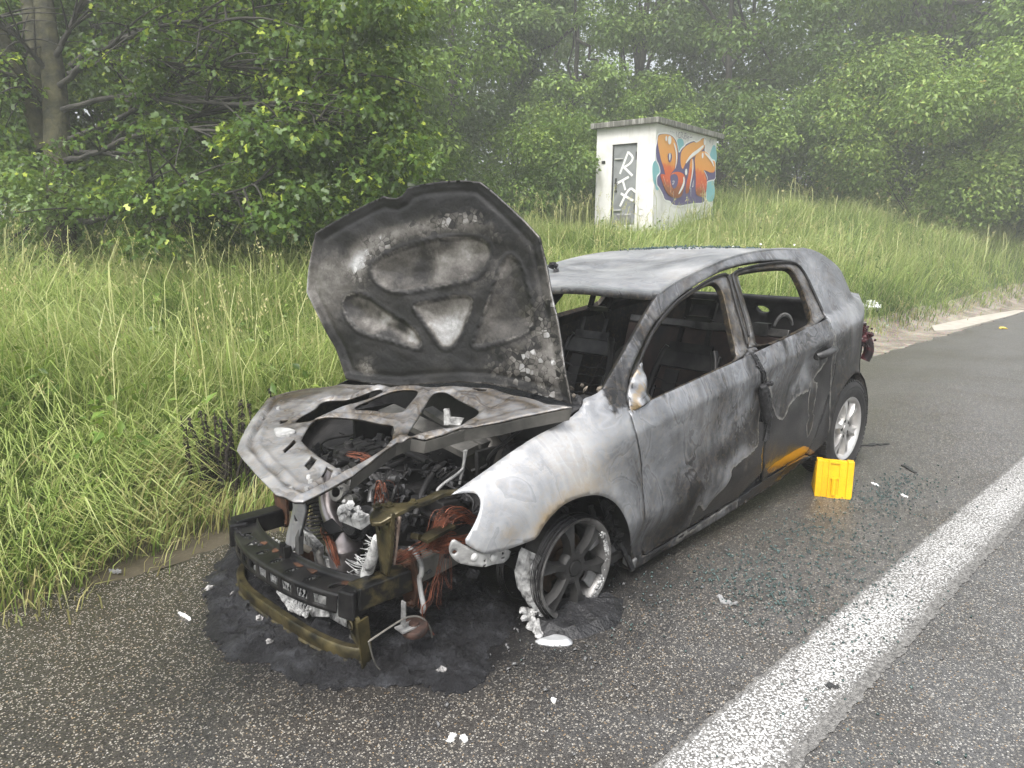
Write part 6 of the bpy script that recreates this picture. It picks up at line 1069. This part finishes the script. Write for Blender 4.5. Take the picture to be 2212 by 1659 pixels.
BU = [('bright leafy shrub against the left side of the white building', 1215, 20.5, 2.9, 1.6, ML_bush, 9000, .12, 0),
      ('wide low shrub between the raised bonnet and the white building', 1085, 19, 2.7, 1.9, ML_bush, 10000, .12, 0),
      ('shrub with pale shoots at the foot of the arching light green tree', 905, 15.5, 2.2, 1.3, ML_bush, 7000, .11, 0),
      ('small shrub peeping over the roof of the white building', 1390, 23, 4.0, 1.5, ML_bush, 6000, .13, 0),
      ('dark shrub right beside the graffiti wall of the white building', 1600, 24, 3.5, 1.7, ML_tree, 8000, .14, 0),
      ('shrub in the gap between the graffiti wall and the big rounded bush', 1705, 25, 3.2, 1.6, ML_tree, 7500, .14, 0),
      ('big rounded bush with reddish blossom on its crown, right of the building', 1945, 25, 5.0, 3.5, ML_bush2, 30000, .15, .05),
      ('paler rounded bush at the right edge next to the big one', 2200, 29, 5.2, 2.9, ML_pale, 16000, .16, 0),
      ('low dark shrub under the maple limbs beside the raised bonnet', 600, 12.5, 1.8, 1.3, ML_tree, 6500, .10, 0),
      ('low dark shrub under the maple between its trunk and the long bare limb', 370, 12, 1.7, 1.4, ML_tree, 6500, .10, 0),
      ('low shrub at the left edge beneath the maple', 10, 11.5, 1.6, 1.2, ML_tree, 5500, .10, 0)]
for lb, px, ds, h, R, mt, nl, ls, red in BU:
    x, y = at(px, ds); tree('shrub', lb, x, y, h, R, .05, 46, int(nl*1.4), ls*.82, mt, M_bark2, 'shrub', 'shrubs along the motorway verge', .16, red=red, mean=.50, tr=.02, flat=.75)
# --- the wood behind, one mass
cl = []; rd = []
for k in range(520):
    px = rng.uniform(-500, 2800); ds = rng.uniform(29, 42); x, y = at(px, ds); top = 13.5+2.2*math.sin(px*.012)+1.4*math.sin(px*.031+1)
    cl.append((x, y, float(hgt(x, y))+rng.random()**.8*top)); rd.append(1.0+.9*rng.random())
for k in range(170):
    px = rng.uniform(-300, 2500); ds = rng.uniform(27, 32); x, y = at(px, ds); cl.append((x, y, float(hgt(x, y))+4.5*rng.random())); rd.append(1.1)
for k in range(90):
    px = rng.uniform(2300, 3300); ds = rng.uniform(24, 60); x, y = at(px, ds)
    if y < -4: cl.append((x, y, float(hgt(x, y))+rng.random()*9)); rd.append(1.1)
for k in range(230):
    px = rng.uniform(-700, 900); ds = rng.uniform(17, 27); x, y = at(px, ds); cl.append((x, y, float(hgt(x, y))+rng.random()*9)); rd.append(1.0)
cl = cl+[(*at(px_, 34+3*rng.random()), 1+13*rng.random()) for px_ in rng.uniform(900, 2300, 120)]; rd = rd+[1.2]*120
cl = np.array(cl); rd = np.array(rd)
P, off, ci = crown_points(cl, rd, 180000, .6); n = len(P)
wd = leaf_mesh('far_wood', P, np.array([0, 0, .8])+rng.normal(size=(n, 3))*.6, rng.normal(size=(n, 3)), .25*(.6+.7*rng.random(n)), .22+rng.normal(size=n)*.15+.08*rng.normal(size=len(cl))[ci], ML_tree, None); tag(wd, kind='stuff')
cl2 = []; rd2 = []
for k in range(330):
    px = rng.uniform(-600, 2700); x, y = at(px, rng.uniform(39, 47)); cl2.append((x, y, float(hgt(x, y))+rng.random()**.75*(17+2.5*math.sin(px*.011+2)))); rd2.append(1.5+rng.random())
P, off, ci = crown_points(np.array(cl2), np.array(rd2), 60000, .6); n = len(P)
tag(leaf_mesh('distant_wood', P, np.array([0, 0, .8])+rng.normal(size=(n, 3))*.6, rng.normal(size=(n, 3)), .42*(.6+.7*rng.random(n)), .25+rng.normal(size=n)*.14, ML_tree, None), kind='stuff')
# stems of the wood
mb = MB()
for k in range(16):
    px = rng.uniform(-100, 2500); ds = rng.uniform(30, 38); x, y = at(px, ds); z = float(hgt(x, y)); l_ = rng.normal(size=2)*.6
    mb.tube([(x, y, z-.2), (x+l_[0]*.3, y+l_[1]*.3, z+4), (x+l_[0], y+l_[1], z+12)], [.14, .11, .04], 6, False)
tag(mb.build('wood_stems', M_bark2, None, 60), kind='stuff')

# ------------------------------------------------------------------ grass
t = NT('grass_blade'); at_ = t.n('ShaderNodeAttribute', attribute_name='lc'); sp = t.n('ShaderNodeSeparateColor'); t.l(at_.outputs['Color'], sp.inputs[0])
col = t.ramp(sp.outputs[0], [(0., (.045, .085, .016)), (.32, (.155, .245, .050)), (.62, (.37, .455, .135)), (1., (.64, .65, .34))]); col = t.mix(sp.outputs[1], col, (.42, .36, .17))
b_ = t.bsdf(col, .42, 0., None, .4); tr = t.n('ShaderNodeBsdfTranslucent'); t.l(col, tr.inputs['Color']); ms = t.n('ShaderNodeMixShader'); ms.inputs[0].default_value = .42
t.l(b_.outputs[0], ms.inputs[1]); t.l(tr.outputs[0], ms.inputs[2]); t.l(ms.outputs[0], t.out.inputs['Surface']); M_grass = t.m
def in_build(x, y):
    q = np.stack([x-C0[0], y-C0[1]], 1); u = q@LD[:2]; v = q@RD[:2]; return (u > -.05)&(u < LW+.05)&(v > -.05)&(v < RW+.05)
def grass_field(n):
    az0 = math.atan2(_f[1], _f[0]); a = az0+rng.uniform(-.86, .86, n); r = 2.0+46*rng.random(n)**1.25
    x = CAM[0]+r*np.cos(a); y = CAM[1]+r*np.sin(a)
    return x, y, r
def build_grass(name, n, hmin, hmax, wid, keep, dry=.05, segs=3, tone=.5, base=.22):
    x, y, r = grass_field(n); ge = grass_edge(x)+.06*np.sin(x*5.1)+.05*np.sin(x*13+1.); d = ge-y
    ok = keep(x, y, r, d)&~in_build(x, y); x, y, r, d = x[ok], y[ok], r[ok], d[ok]; n = len(x); P2 = np.stack([x, y], 1)
    z = hgt(x, y)-.03; ramp_ = ss(-.15, .85, d)
    q_ = P2-np.array([C0[0]+.3, C0[1]-.8]); nearb = np.exp(-(q_[:, 0]/2.6)**2-(q_[:, 1]/2.0)**2); hh = (hmin+(hmax-hmin)*rng.random(n))*(base+(1-base)*ramp_)*(1-.55*nearb)*(1-.80*np.exp(-((x-.50)/.26)**2-((y+1.32)/.24)**2))*(1-.70*np.exp(-((x-.12)/.2)**2-((y+1.66)/.2)**2))*(1+.30*vnoise(P2, 5, 2, .35))
    lodge = np.clip(.62+.55*vnoise(P2, 11, 2, .30)+.28*rng.normal(size=n), .10, 1.5); azm = 1.1+1.7*vnoise(P2, 12, 2, .16)+rng.normal(size=n)*.75
    L = hh*(1+.5*lodge); wd_ = wid*(.6+.8*rng.random(n))*(1+r/22.)
    dirx, diry = np.cos(azm), np.sin(azm); sd = azm+math.pi/2+rng.normal(size=n)*.5; sx, sy = np.cos(sd), np.sin(sd)
    rows = []; T = np.linspace(0, 1, segs+1)
    px_, py_, pz_ = x.copy(), y.copy(), z.copy(); pts = [(px_, py_, pz_)]
    th = .15+.35*lodge*rng.random(n)
    for k in range(segs):
        st = L/segs; pxn = pts[-1][0]+dirx*np.sin(th)*st; pyn = pts[-1][1]+diry*np.sin(th)*st; pzn = pts[-1][2]+np.cos(th)*st; pts.append((pxn, pyn, pzn)); th = np.minimum(th+lodge*1.15*(k+1)/segs*(1+.5*rng.random(n)), 2.2)
    V = []; 
    for k in range(segs):
        w = wd_*(1-.55*(k/segs)**1.5)/2; a, b_, c_ = pts[k]; V += [np.stack([a-sx*w, b_-sy*w, c_], 1), np.stack([a+sx*w, b_+sy*w, c_], 1)]
    V.append(np.stack(pts[segs], 1)); k = 2*segs+1; V = np.stack(V, 1)
    zmin = hgt(V[..., 0].ravel(), V[..., 1].ravel()).reshape(V.shape[:2])+.004; V[..., 2] = np.where(np.arange(k)[None] >= 2, np.maximum(V[..., 2], np.maximum(zmin, .012)), V[..., 2])
    fl = []; sz = []
    for s_ in range(segs-1): fl.append([2*s_, 2*s_+1, 2*s_+3, 2*s_+2]); sz.append(4)
    fl.append([2*segs-2, 2*segs-1, 2*segs]); sz.append(3)
    loops = (np.arange(n)[:, None]*k+np.concatenate(fl)[None]).ravel(); sizes = np.tile(sz, n)
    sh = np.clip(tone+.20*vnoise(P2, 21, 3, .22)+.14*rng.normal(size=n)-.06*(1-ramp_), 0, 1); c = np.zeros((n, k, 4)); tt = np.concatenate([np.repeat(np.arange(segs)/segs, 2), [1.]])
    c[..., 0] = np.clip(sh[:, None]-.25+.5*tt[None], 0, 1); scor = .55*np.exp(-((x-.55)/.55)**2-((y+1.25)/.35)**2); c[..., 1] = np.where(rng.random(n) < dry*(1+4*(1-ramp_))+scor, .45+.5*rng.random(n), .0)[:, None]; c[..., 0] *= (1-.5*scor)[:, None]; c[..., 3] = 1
    o = fastmesh(name, V.reshape(-1, 3), loops, sizes, M_grass, None, c.reshape(-1, 4)); tag(o, kind='stuff'); return o
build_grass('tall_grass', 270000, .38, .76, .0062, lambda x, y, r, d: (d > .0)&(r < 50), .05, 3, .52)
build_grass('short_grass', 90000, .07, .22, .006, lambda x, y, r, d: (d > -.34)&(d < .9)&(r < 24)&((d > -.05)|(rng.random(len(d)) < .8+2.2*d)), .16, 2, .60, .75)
# flowering grass stalks with loose seed heads
x, y, r = grass_field(5200); d = grass_edge(x)-y; ok = (d > .5)&~in_build(x, y)&(r < 30); x, y, r = x[ok], y[ok], r[ok]; n = len(x)
z = hgt(x, y); hh = .75+.38*rng.random(n); az = rng.uniform(0, 6.28, n); ln_ = .12+.25*rng.random(n)
V = []; loops = []; sizes = []; C = []; b0 = 0
for i in range(n):
    w = .0022*(1+r[i]/14); dx, dy = math.cos(az[i]), math.sin(az[i]); p0 = np.array([x[i], y[i], z[i]]); p1 = p0+np.array([dx*ln_[i]*.35, dy*ln_[i]*.35, hh[i]*.8]); p2 = p0+np.array([dx*ln_[i], dy*ln_[i], hh[i]]); s_ = np.array([-dy, dx, 0])*w
    V += [p0-s_, p0+s_, p1+s_, p1-s_, p2+s_*.6, p2-s_*.6]; loops += [b0, b0+1, b0+2, b0+3, b0+3, b0+2, b0+4, b0+5]; sizes += [4, 4]; C += [(.75, .35, 0, 1)]*6; b0 += 6
    for q in range(9):
        f = rng.random(); c0 = p1+(p2-p1)*(.35+.65*f)+rng.normal(size=3)*np.array([.02, .02, .008])+np.array([dx, dy, -.4])*.02; L = np.array([dx*.012+rng.normal()*.006, dy*.012+rng.normal()*.006, -.016])*(1+r[i]/20); ww = np.array([-dy, dx, 0])*.0032*(1+r[i]/14)
        V += [c0, c0+L*.5+ww, c0+L, c0+L*.5-ww]; loops += [b0, b0+1, b0+2, b0+3]; sizes += [4]; C += [(.8, .75, 0, 1)]*4; b0 += 4
tag(fastmesh('seed_heads', V, loops, sizes, M_grass, None, C), kind='stuff')
# broad-leaved weeds in the verge
x, y, r = grass_field(5000); d = grass_edge(x)-y; ok = (d > .35)&~in_build(x, y)&(r < 16); x, y = x[ok], y[ok]; n = len(x); z = hgt(x, y)
P = np.repeat(np.stack([x, y, z+.25+.3*rng.random(n)], 1), 5, 0)+rng.normal(size=(5*n, 3))*.05; m = len(P)
tag(leaf_mesh('verge_weeds', P, np.array([0, 0, 1.])+rng.normal(size=(m, 3))*.5, rng.normal(size=(m, 3)), .07*(.6+.8*rng.random(m)), .5+.2*rng.normal(size=m), ML_bush, None), kind='stuff')
# tiny white flowers on the slope
t_w = M_flat('white_petal', (.8, .8, .76)); mb = MB()
for k in range(26):
    px = rng.normal(1655, 60); ds = rng.uniform(10.5, 14); x_, y_ = at(px, ds)
    if y_ > grass_edge(x_)-.8: continue
    z_ = float(hgt(x_, y_))+.5+.25*rng.random(); mb.lathe([(.002, 0), (.016, .004), (.018, .009), (.004, .012)], (x_, y_, z_), (rng.normal()*.4+.5, .5, .6), 6)
tag(mb.build('white_flowers', t_w), kind='stuff')
# scorched weed stalks by the front wing
M_char = M_simple('charred_plant', (.006, .005, .004), (.035, .026, .02), 20, .9, 0, .4, 80, .004)
for i, (wx, wy, nst, hh, lb) in enumerate(((.50, -1.38, 18, .50, 'clump of blackened scorched weed stalks standing at the verge in front of the bonnet'), (.20, -1.62, 8, .52, 'smaller scorched weed stalk behind the bonnet corner, further back in the grass'))):
    z_ = float(hgt(wx, wy)); e = empty('scorched_weed', (wx, wy, z_), lb, 'dead plant'); st = MB(); lf = MB()
    for k in range(nst):
        b = np.array([wx+rng.normal()*.09, wy+rng.normal()*.08, z_-.02]); tp = b+np.array([rng.normal()*.06, rng.normal()*.06, hh*(.65+.4*rng.random())]); st.tube([b, (b+tp)/2+rng.normal(size=3)*.012, tp], [.010, .008, .003], 5)
        for q in range(44):
            f = .3+.7*rng.random(); c = b+(tp-b)*f; s_ = .012+.010*rng.random(); dd = rng.normal(size=3); dd /= np.linalg.norm(dd); lf.tube([c, c+dd*s_*.6+np.array([0, 0, -.004]), c+dd*s_+np.array([0, 0, -.014])], [.003, .006, .001], 4)
    st.build('stalk', M_char, e); lf.build('withered_leaves', M_char, e)
# ------------------------------------------------------------------ things lying on the road
ROADZ = .006
# slab of melted and charred plastic that ran out under the front end
PU = A_('puddle')[:, :2]; PU = chaikin(PU, 1)
def pz(x, y):
    P = np.stack([x, y], 1); d = pdist(P, PU); h = .022*ss(0, .04, d)*(.55+.45*ss(0, .35, d))
    return ROADZ+.003+h*(1+.45*vnoise(P, 71, 3, 1.8))+(.020*vnoise(P, 72, 4, 4.5)+.013*np.abs(vnoise(P, 73, 3, 13.)))*ss(0, .06, d)
t = NT('charred_plastic'); v = t.coord('Object'); n1 = t.noise(v, 9, 7, .7, .5); n2 = t.noise(v, 55, 6, .75); n3 = t.noise(v, 130, 3, .6)
col = t.ramp(n1.outputs[0], [(.3, (.003, .003, .004)), (.48, (.012, .012, .014)), (.60, (.030, .031, .035)), (.72, (.060, .062, .069))]); col = t.mix(t.math('MULTIPLY', t.ramp(n3.outputs[0], [(.66, 0.), (.74, 1.)]), .30), col, (.25, .25, .25))
t.bsdf(col, t.math('MULTIPLY_ADD', n2.outputs[0], .35, .30), 0, t.bump(n2.outputs[0], 1., .02, t.bump(n1.outputs[0], .7, .04)), .35); M_pud = t.m
def pf_(x, y): P = np.stack([x, y], 1); j = .016*vnoise(P, 75, 4, 7.); k = .016*vnoise(P, 76, 4, 7.); return x+j, y+k, pz(x, y)
pu = panel('melted_plastic', resample(PU, .012)+rng.normal(size=resample(PU, .012).shape)*.006, [], pf_, .009, M_pud, None, .01, None, (0, 0, 1)); tag(pu, 'crusty black slab of melted plastic spread on the road under the front of the car', 'debris')
al = A_('alu')[:, :2]; ap = chaikin(al[4:], 2)
e = empty('aluminium_puddle', (.17, .93, ROADZ), 'bright silver tongue of solidified aluminium beside the burnt front wheel', 'debris')
panel('tongue', ap, [], lambda x, y: (x, y, ROADZ+.006+.012*ss(0, .02, pdist(np.stack([x, y], 1), ap))+.004*np.exp(-((x-.17)**2+(y-.915)**2)/.0004)+.003*np.exp(-((x-.155)**2+(y-.955)**2)/.0004)), .006, M_alu, e, .006, None, (0, 0, 1))
ap2 = np.array([(.215, .80), (.17, .775), (.125, .785), (.12, .815), (.14, .835), (.17, .85), (.195, .885), (.225, .89), (.225, .865), (.20, .84)]); ap2 = chaikin(ap2, 1)
panel('spill', ap2, [], lambda x, y: (x, y, ROADZ+.008+.02*ss(0, .03, pdist(np.stack([x, y], 1), ap2))+.012*np.abs(vnoise(np.stack([x, y], 1), 77, 2, 14.))), .007, M_ash, e, .006, None, (0, 0, 1))
mb = MB()
for k in range(26): p_ = np.array([rng.uniform(.08, .20), rng.uniform(.74, .80), .03+.03*rng.random()]); s_ = .008+.014*rng.random(); mb.lathe([(.001, s_), (s_*.8, s_*.2), (s_, -s_*.2), (.001, -s_*.7)], p_, rng.normal(size=3), 6)
mb.build('lumps', M_ash, e)
# ----- yellow wheel chock
t = NT('yellow_plastic'); v = t.coord('Object'); n1 = t.noise(v, 9, 6, .65, .5); n2 = t.noise(v, 70, 5, .7); c = t.ramp(n1.outputs[0], [(.3, (.60, .33, .004)), (.6, (.76, .45, .006))]); c = t.mix(t.math('MULTIPLY', t.ramp(n2.outputs[0], [(.56, 0.), (.68, 1.)]), .35), c, (.25, .15, .02)); t.bsdf(c, t.math('MULTIPLY_ADD', n2.outputs[0], .25, .28), 0, t.bump(n2.outputs[0], .08, .002)); M_yel = t.m
a = np.array([-.098, .176, 0]); a /= np.linalg.norm(a); bk = np.array([-a[1], a[0], 0])      # bk: from camera-side face towards the tyre
if bk[0] > 0: bk = -bk
o0 = np.array([-2.067, .913, ROADZ]); Wd, Ht, Dp = .200, .215, .20
def ck(u, d, z): return o0+a*u+bk*d+np.array([0, 0, z])
ch = empty('wheel_chock', tuple(ck(Wd/2, Dp/2, 0)), 'yellow plastic wheel chock wedged against the rear tyre', 'wheel chock')
mb = MB()
# ramp profile in (d, z): upright ribbed face towards the viewer, curved stepped ramp towards the tyre
prof = [(0, 0), (.012, Ht), (.060, Ht)]
for k in range(7): dd = .060+.02*k; z0_ = Ht-.028*k-.004*k; prof += [(dd+.006, z0_-.016), (dd+.020, z0_-.030)]
prof += [(Dp, .012), (Dp, 0)]
n = len(prof); V = [ck(.012, d, z) for d, z in prof]+[ck(Wd-.012, d, z) for d, z in prof]
mb.add(V, [tuple(range(n)), tuple(range(2*n-1, n-1, -1))]+[(i, (i+1) % n, n+(i+1) % n, n+i) for i in range(n)]); mb.build('body', M_yel, ch)
for u0, u1 in ((.0, .034), (.066, .132), (.166, .200)):
    mb = MB(); P = [ck(u0, -.010, 0), ck(u1, -.010, 0), ck(u1, .004, Ht+.008), ck(u0, .004, Ht+.008), ck(u0, .03, 0), ck(u1, .03, 0), ck(u1, .055, Ht+.008), ck(u0, .055, Ht+.008)]
    if u0 == .066:  # centre rib is a frame round the grip recess
        for q0, q1, z0_, z1_ in ((.066, .074, 0, Ht+.008), (.124, .132, 0, Ht+.008), (.074, .124, Ht-.008, Ht+.008), (.074, .124, .115, .125), (.074, .124, .0, .018)):
            f_ = lambda z: -.010+.014*z/(Ht+.008)
            Q = [ck(q0, f_(z0_), z0_), ck(q1, f_(z0_), z0_), ck(q1, f_(z1_), z1_), ck(q0, f_(z1_), z1_), ck(q0, f_(z0_)+.03, z0_), ck(q1, f_(z0_)+.03, z0_), ck(q1, f_(z1_)+.03, z1_), ck(q0, f_(z1_)+.03, z1_)]
            mb.add(Q, [(0, 1, 2, 3), (7, 6, 5, 4), (0, 4, 5, 1), (1, 5, 6, 2), (2, 6, 7, 3), (3, 7, 4, 0)])
        mb.tube([ck(.099, -.004, .018), ck(.099, .004, .115)], .016, 10)
        mb.build('grip_frame', M_yel, ch)
    else:
        mb.add(P, [(0, 1, 2, 3), (7, 6, 5, 4), (0, 4, 5, 1), (1, 5, 6, 2), (2, 6, 7, 3), (3, 7, 4, 0)]); mb.build('rib', M_yel, ch, bevel=.003)
for sd in (0, 1):
    for k in range(8):
        z_ = .018+.024*k; u = .006 if sd == 0 else Wd-.006; L = Dp*(1-.72*z_/Ht)-.01; mb = MB(); mb.bar(ck(u, .012+.05*z_, z_), ck(u, L, z_), .016, .014); mb.build('side_ridge', M_yel, ch)
# ----- single scraps
M_scrapw = M_flat('white_scrap', (.75, .75, .73)); M_scrapd = M_flat('black_scrap', (.012, .012, .013)); M_scrapg = M_flat('grey_scrap', (.25, .25, .25))
def shard(name, label, cat, c, L, w, ang, mat, h=.006, group=None, curl=0.):
    c = np.array([c[0], c[1]]); d = np.array([math.cos(ang), math.sin(ang)]); s_ = np.array([-d[1], d[0]]); n = 9; V = []; q = np.linspace(-.5, .5, n)
    ww = w*(.6+.5*np.cos(q*2.6))*(1+.25*rng.normal(size=n)); zz = ROADZ+h+curl*(q*2)**2+.002*rng.normal(size=n)
    for i in range(n):
        p_ = c+d*L*q[i]+s_*.12*w*rng.normal(); e_ = s_*ww[i]/2; V += [(*(p_+e_), zz[i]), (*(p_-e_), zz[i]), (*(p_-e_*.9), zz[i]-h), (*(p_+e_*.9), zz[i]-h)]
    F = [(4*i+k, 4*i+(k+1) % 4, 4*i+4+(k+1) % 4, 4*i+4+k) for i in range(n-1) for k in range(4)]+[(0, 3, 2, 1), (4*n-4, 4*n-3, 4*n-2, 4*n-1)]
    return tag(mk(name, V, F, mat), label, cat, group)
shard('debris_strip', 'white sliver lying on the asphalt left of the melted plastic', 'debris', (1.13, -.20), .085, .018, 1.75, M_scrapw)
shard('debris_flake', 'left one of the close pair of white flakes at the bottom of the picture', 'debris', (.795, 1.075), .035, .018, .4, M_scrapw)
shard('debris_flake', 'right one of the close pair of white flakes at the bottom of the picture', 'debris', (.77, 1.105), .028, .016, 1.2, M_scrapw)
shard('debris_flake', 'tiny white flake on the asphalt between the aluminium tongue and the white line', 'debris', (.44, 1.164), .022, .012, .9, M_scrapw)
shard('debris_flake', 'charred black flake lying on the white line', 'debris', (-.302, 1.761), .045, .022, 2.3, M_scrapd, .008)
shard('debris_flake', 'curled grey flake on the asphalt beside the front door', 'debris', (-.555, 1.22), .085, .026, 1.6, M_scrapg, .008, None, .01)
shard('debris_strip', 'long thin black strip on the asphalt behind the rear wheel', 'debris', (-3.43, .76), .24, .030, 2.62, M_scrapd, .008)
shard('debris_strip', 'short black strip on the asphalt right of the yellow chock', 'debris', (-3.0, 1.13), .15, .028, .8, M_scrapd, .010)
shard('debris_flake', 'white flake on the asphalt to the right of the yellow chock', 'debris', (-2.533, 1.086), .06, .022, .9, M_scrapw)
shard('debris_flake', 'pale flake among the broken glass near the white line', 'debris', (-2.448, 1.282), .05, .018, .9, M_scrapw)
shard('debris_strip', 'grey sliver on the grass edge left of the bumper beam', 'debris', (1.22, -.80), .06, .012, 2.2, M_scrapg, .012)
shard('fallen_leaf', 'yellow leaf on the far asphalt beside the pale concrete', 'leaf', (-12.14, -.38), .10, .07, .5, M_flat('yellow_leaf', (.6, .45, .05)), .01, None, .02)
mb = MB(); mb.lathe([(.001, .018), (.016, .014), (.022, .004), (.018, -.008), (.001, -.012)], (.863, .261, .045), (.1, .2, 1), 12); tag(mb.build('pale_pebble', M_flat('egg_white', (.72, .70, .64)), None, 60), 'egg-shaped off-white lump on the melted plastic in front of the crossmember', 'debris')
M_lump = M_simple('ash_lump_grey', (.03, .03, .03), (.42, .41, .40), 45, .8, 0, .6, 90, .006)
for (x_, y_, lb, s_) in ((.93, .05, 'crumbly white lump beside the middle of the olive crossmember', .05), (.985, .25, 'crumbly white and pink lump on the melted plastic in front of the crossmember', .045), (.62, .80, 'frosted grey ash heap on the right lobe of the melted plastic', .075), (.98, -.33, 'pale splinters on the left tip of the melted plastic', .06), (.93, -.22, 'white splinter beside the left end of the crossmember', .04), (.74, .42, 'bright white lump hanging below the radiator fins', .05)):
    s_ *= .62; mb = MB(); zc = float(pz(np.array([x_]), np.array([y_]))[0])
    mb.lathe([(.001, s_*.25), (s_*.28, s_*.22), (s_*.42, s_*.08), (s_*.36, -s_*.1)], (x_, y_, zc), (rng.normal()*.3, rng.normal()*.3, 1), 9); mb.V = [tuple(np.array(q)+rng.normal(size=3)*s_*.10) for q in mb.V]
    for k in range(0): pass
    tag(mb.build('ash_lump', M_lump), lb, 'debris')
# crumpled white plastic on the verge behind the car
mb = MB(); V = []; n = 10
for i in range(n):
    for j in range(n): V.append((-10.7+.30*(i/(n-1)-.5)+.03*rng.normal(), -2.0+.20*(j/(n-1)-.5)+.03*rng.normal(), .05+float(hgt(-10.7, -2.0))+.12*math.sin(math.pi*i/(n-1))*math.sin(math.pi*j/(n-1))+.03*rng.normal()))
mb.add(V, [(i*n+j, i*n+j+1, (i+1)*n+j+1, (i+1)*n+j) for i in range(n-1) for j in range(n-1)]); tag(mb.build('plastic_bag', M_flat('white_plastic', (.75, .76, .76), .3)), 'crumpled white plastic bag in the verge behind the car', 'litter')
# broken window glass: crumbs on the road and a crust of it on the roof
t = NT('green_glass_crumb'); v = t.coord('Object'); n1 = t.noise(v, 40, 2); t.bsdf(t.ramp(n1.outputs[0], [(.35, (.02, .038, .037)), (.65, (.08, .125, .118))]), .18, 0, None, .5); M_gl = t.m
def crumbs(name, pts, size, parent=None):
    V = []; loops = []; sizes = []; b = 0
    for p_ in pts:
        s_ = size*(.5+rng.random()); R_ = basis(rng.normal(size=3)+[0, 0, .6], rng.normal(size=3))*s_; q = np.array([[-1, -1, -.6], [1, -.9, -.6], [.9, 1, -.6], [-1, .9, -.6], [-.8, -.9, .6], [.9, -.8, .6], [.8, .9, .6], [-.9, .8, .6]])*.5 @ R_.T+p_; V += list(q)
        for f in ((3, 2, 1, 0), (4, 5, 6, 7), (0, 1, 5, 4), (1, 2, 6, 5), (2, 3, 7, 6), (3, 0, 4, 7)): loops += [b+i for i in f]; sizes.append(4)
        b += 8
    return tag(fastmesh(name, np.array(V), loops, sizes, M_gl, parent), kind='stuff')
pts = []
for (x_, y_), sx_, sy_, n in (((-.90, 1.12), .20, .12, 260), ((-.72, 1.34), .16, .14, 260), ((-1.34, 1.35), .30, .14, 240), ((-1.46, 1.12), .25, .12, 260), ((-1.1, 1.5), .3, .15, 160), ((-2.45, 1.2), .28, .10, 420), ((-1.9, 1.25), .5, .2, 200), ((-.6, 1.7), .3, .1, 60), ((.0, 2.05), .15, .15, 50), ((-.4, 1.0), .3, .15, 120)):
    pts += [(x_+rng.normal()*sx_, y_+rng.normal()*sy_, ROADZ+.007) for _ in range(n)]
crumbs('glass_crumbs', pts, .0065)
pts = []
for k in range(620):
    x_ = -1.75-.65*rng.random()**.7; y_ = -.40+.72*rng.random(); i = np.argmin((V_roof[:, 0]-x_)**2+(V_roof[:, 1]-y_)**2); pts.append((x_, y_, V_roof[i, 2]+.006+.006*rng.random()))
crumbs('roof_glass', pts, .0085, car)
mb = MB(); i = np.argmin((V_roof[:, 0]+1.05)**2+(V_roof[:, 1]+.30)**2); p_ = V_roof[i]
for k in range(7): mb.box(p_+np.array([.02*rng.normal(), .02*rng.normal(), .012+.006*k]), (.03, .025, .016), basis(rng.normal(size=3)+[0, 0, 1], rng.normal(size=3)))
tag(mb.build('char_crumb', M_char2), 'small black charred crumb lying on the front of the car roof', 'debris')
# small gravel, ash and splinters around the wreck
pts = []
V = []; loops = []; sizes = []; b = 0
for k in range(200):
    if k < 130: x_, y_ = rng.normal()*.38+.10, .95+.16*rng.normal()
    else: x_, y_ = rng.uniform(-1.0, .6), rng.normal()*.30+1.15
    s_ = .004+.008*rng.random()**2; R_ = basis(rng.normal(size=3)+[0, 0, 1.2], rng.normal(size=3))*s_; q = np.array([[-1, -.6, 0], [1, -.5, 0], [.8, .6, 0], [-.9, .5, 0], [0, 0, .7]]) @ R_.T+np.array([x_, y_, ROADZ+.006]); V += list(q)
    for f in ((3, 2, 1, 0), (0, 1, 4), (1, 2, 4), (2, 3, 4), (3, 0, 4)): loops += [b+i for i in f]; sizes.append(len(f))
    b += 5
tag(fastmesh('road_crumbs', np.array(V), loops, sizes, M_flat('grey_crumb', (.10, .10, .10))), kind='stuff')
# ------------------------------------------------------------------ haze: smoke and damp air
hb = MB(); hb.box((0, 0, 8.0), (352, 352, 22.0)); t = bpy.data.materials.new('haze'); t.use_nodes = True; q = t.node_tree; q.nodes.clear()
vp = q.nodes.new('ShaderNodeVolumePrincipled'); vp.inputs['Color'].default_value = (.93, .95, .95, 1); vp.inputs['Density'].default_value = HAZE; vp.inputs['Anisotropy'].default_value = .2
ou = q.nodes.new('ShaderNodeOutputMaterial'); q.links.new(vp.outputs[0], ou.inputs['Volume'])
tag(hb.build('haze', t), kind='stuff')
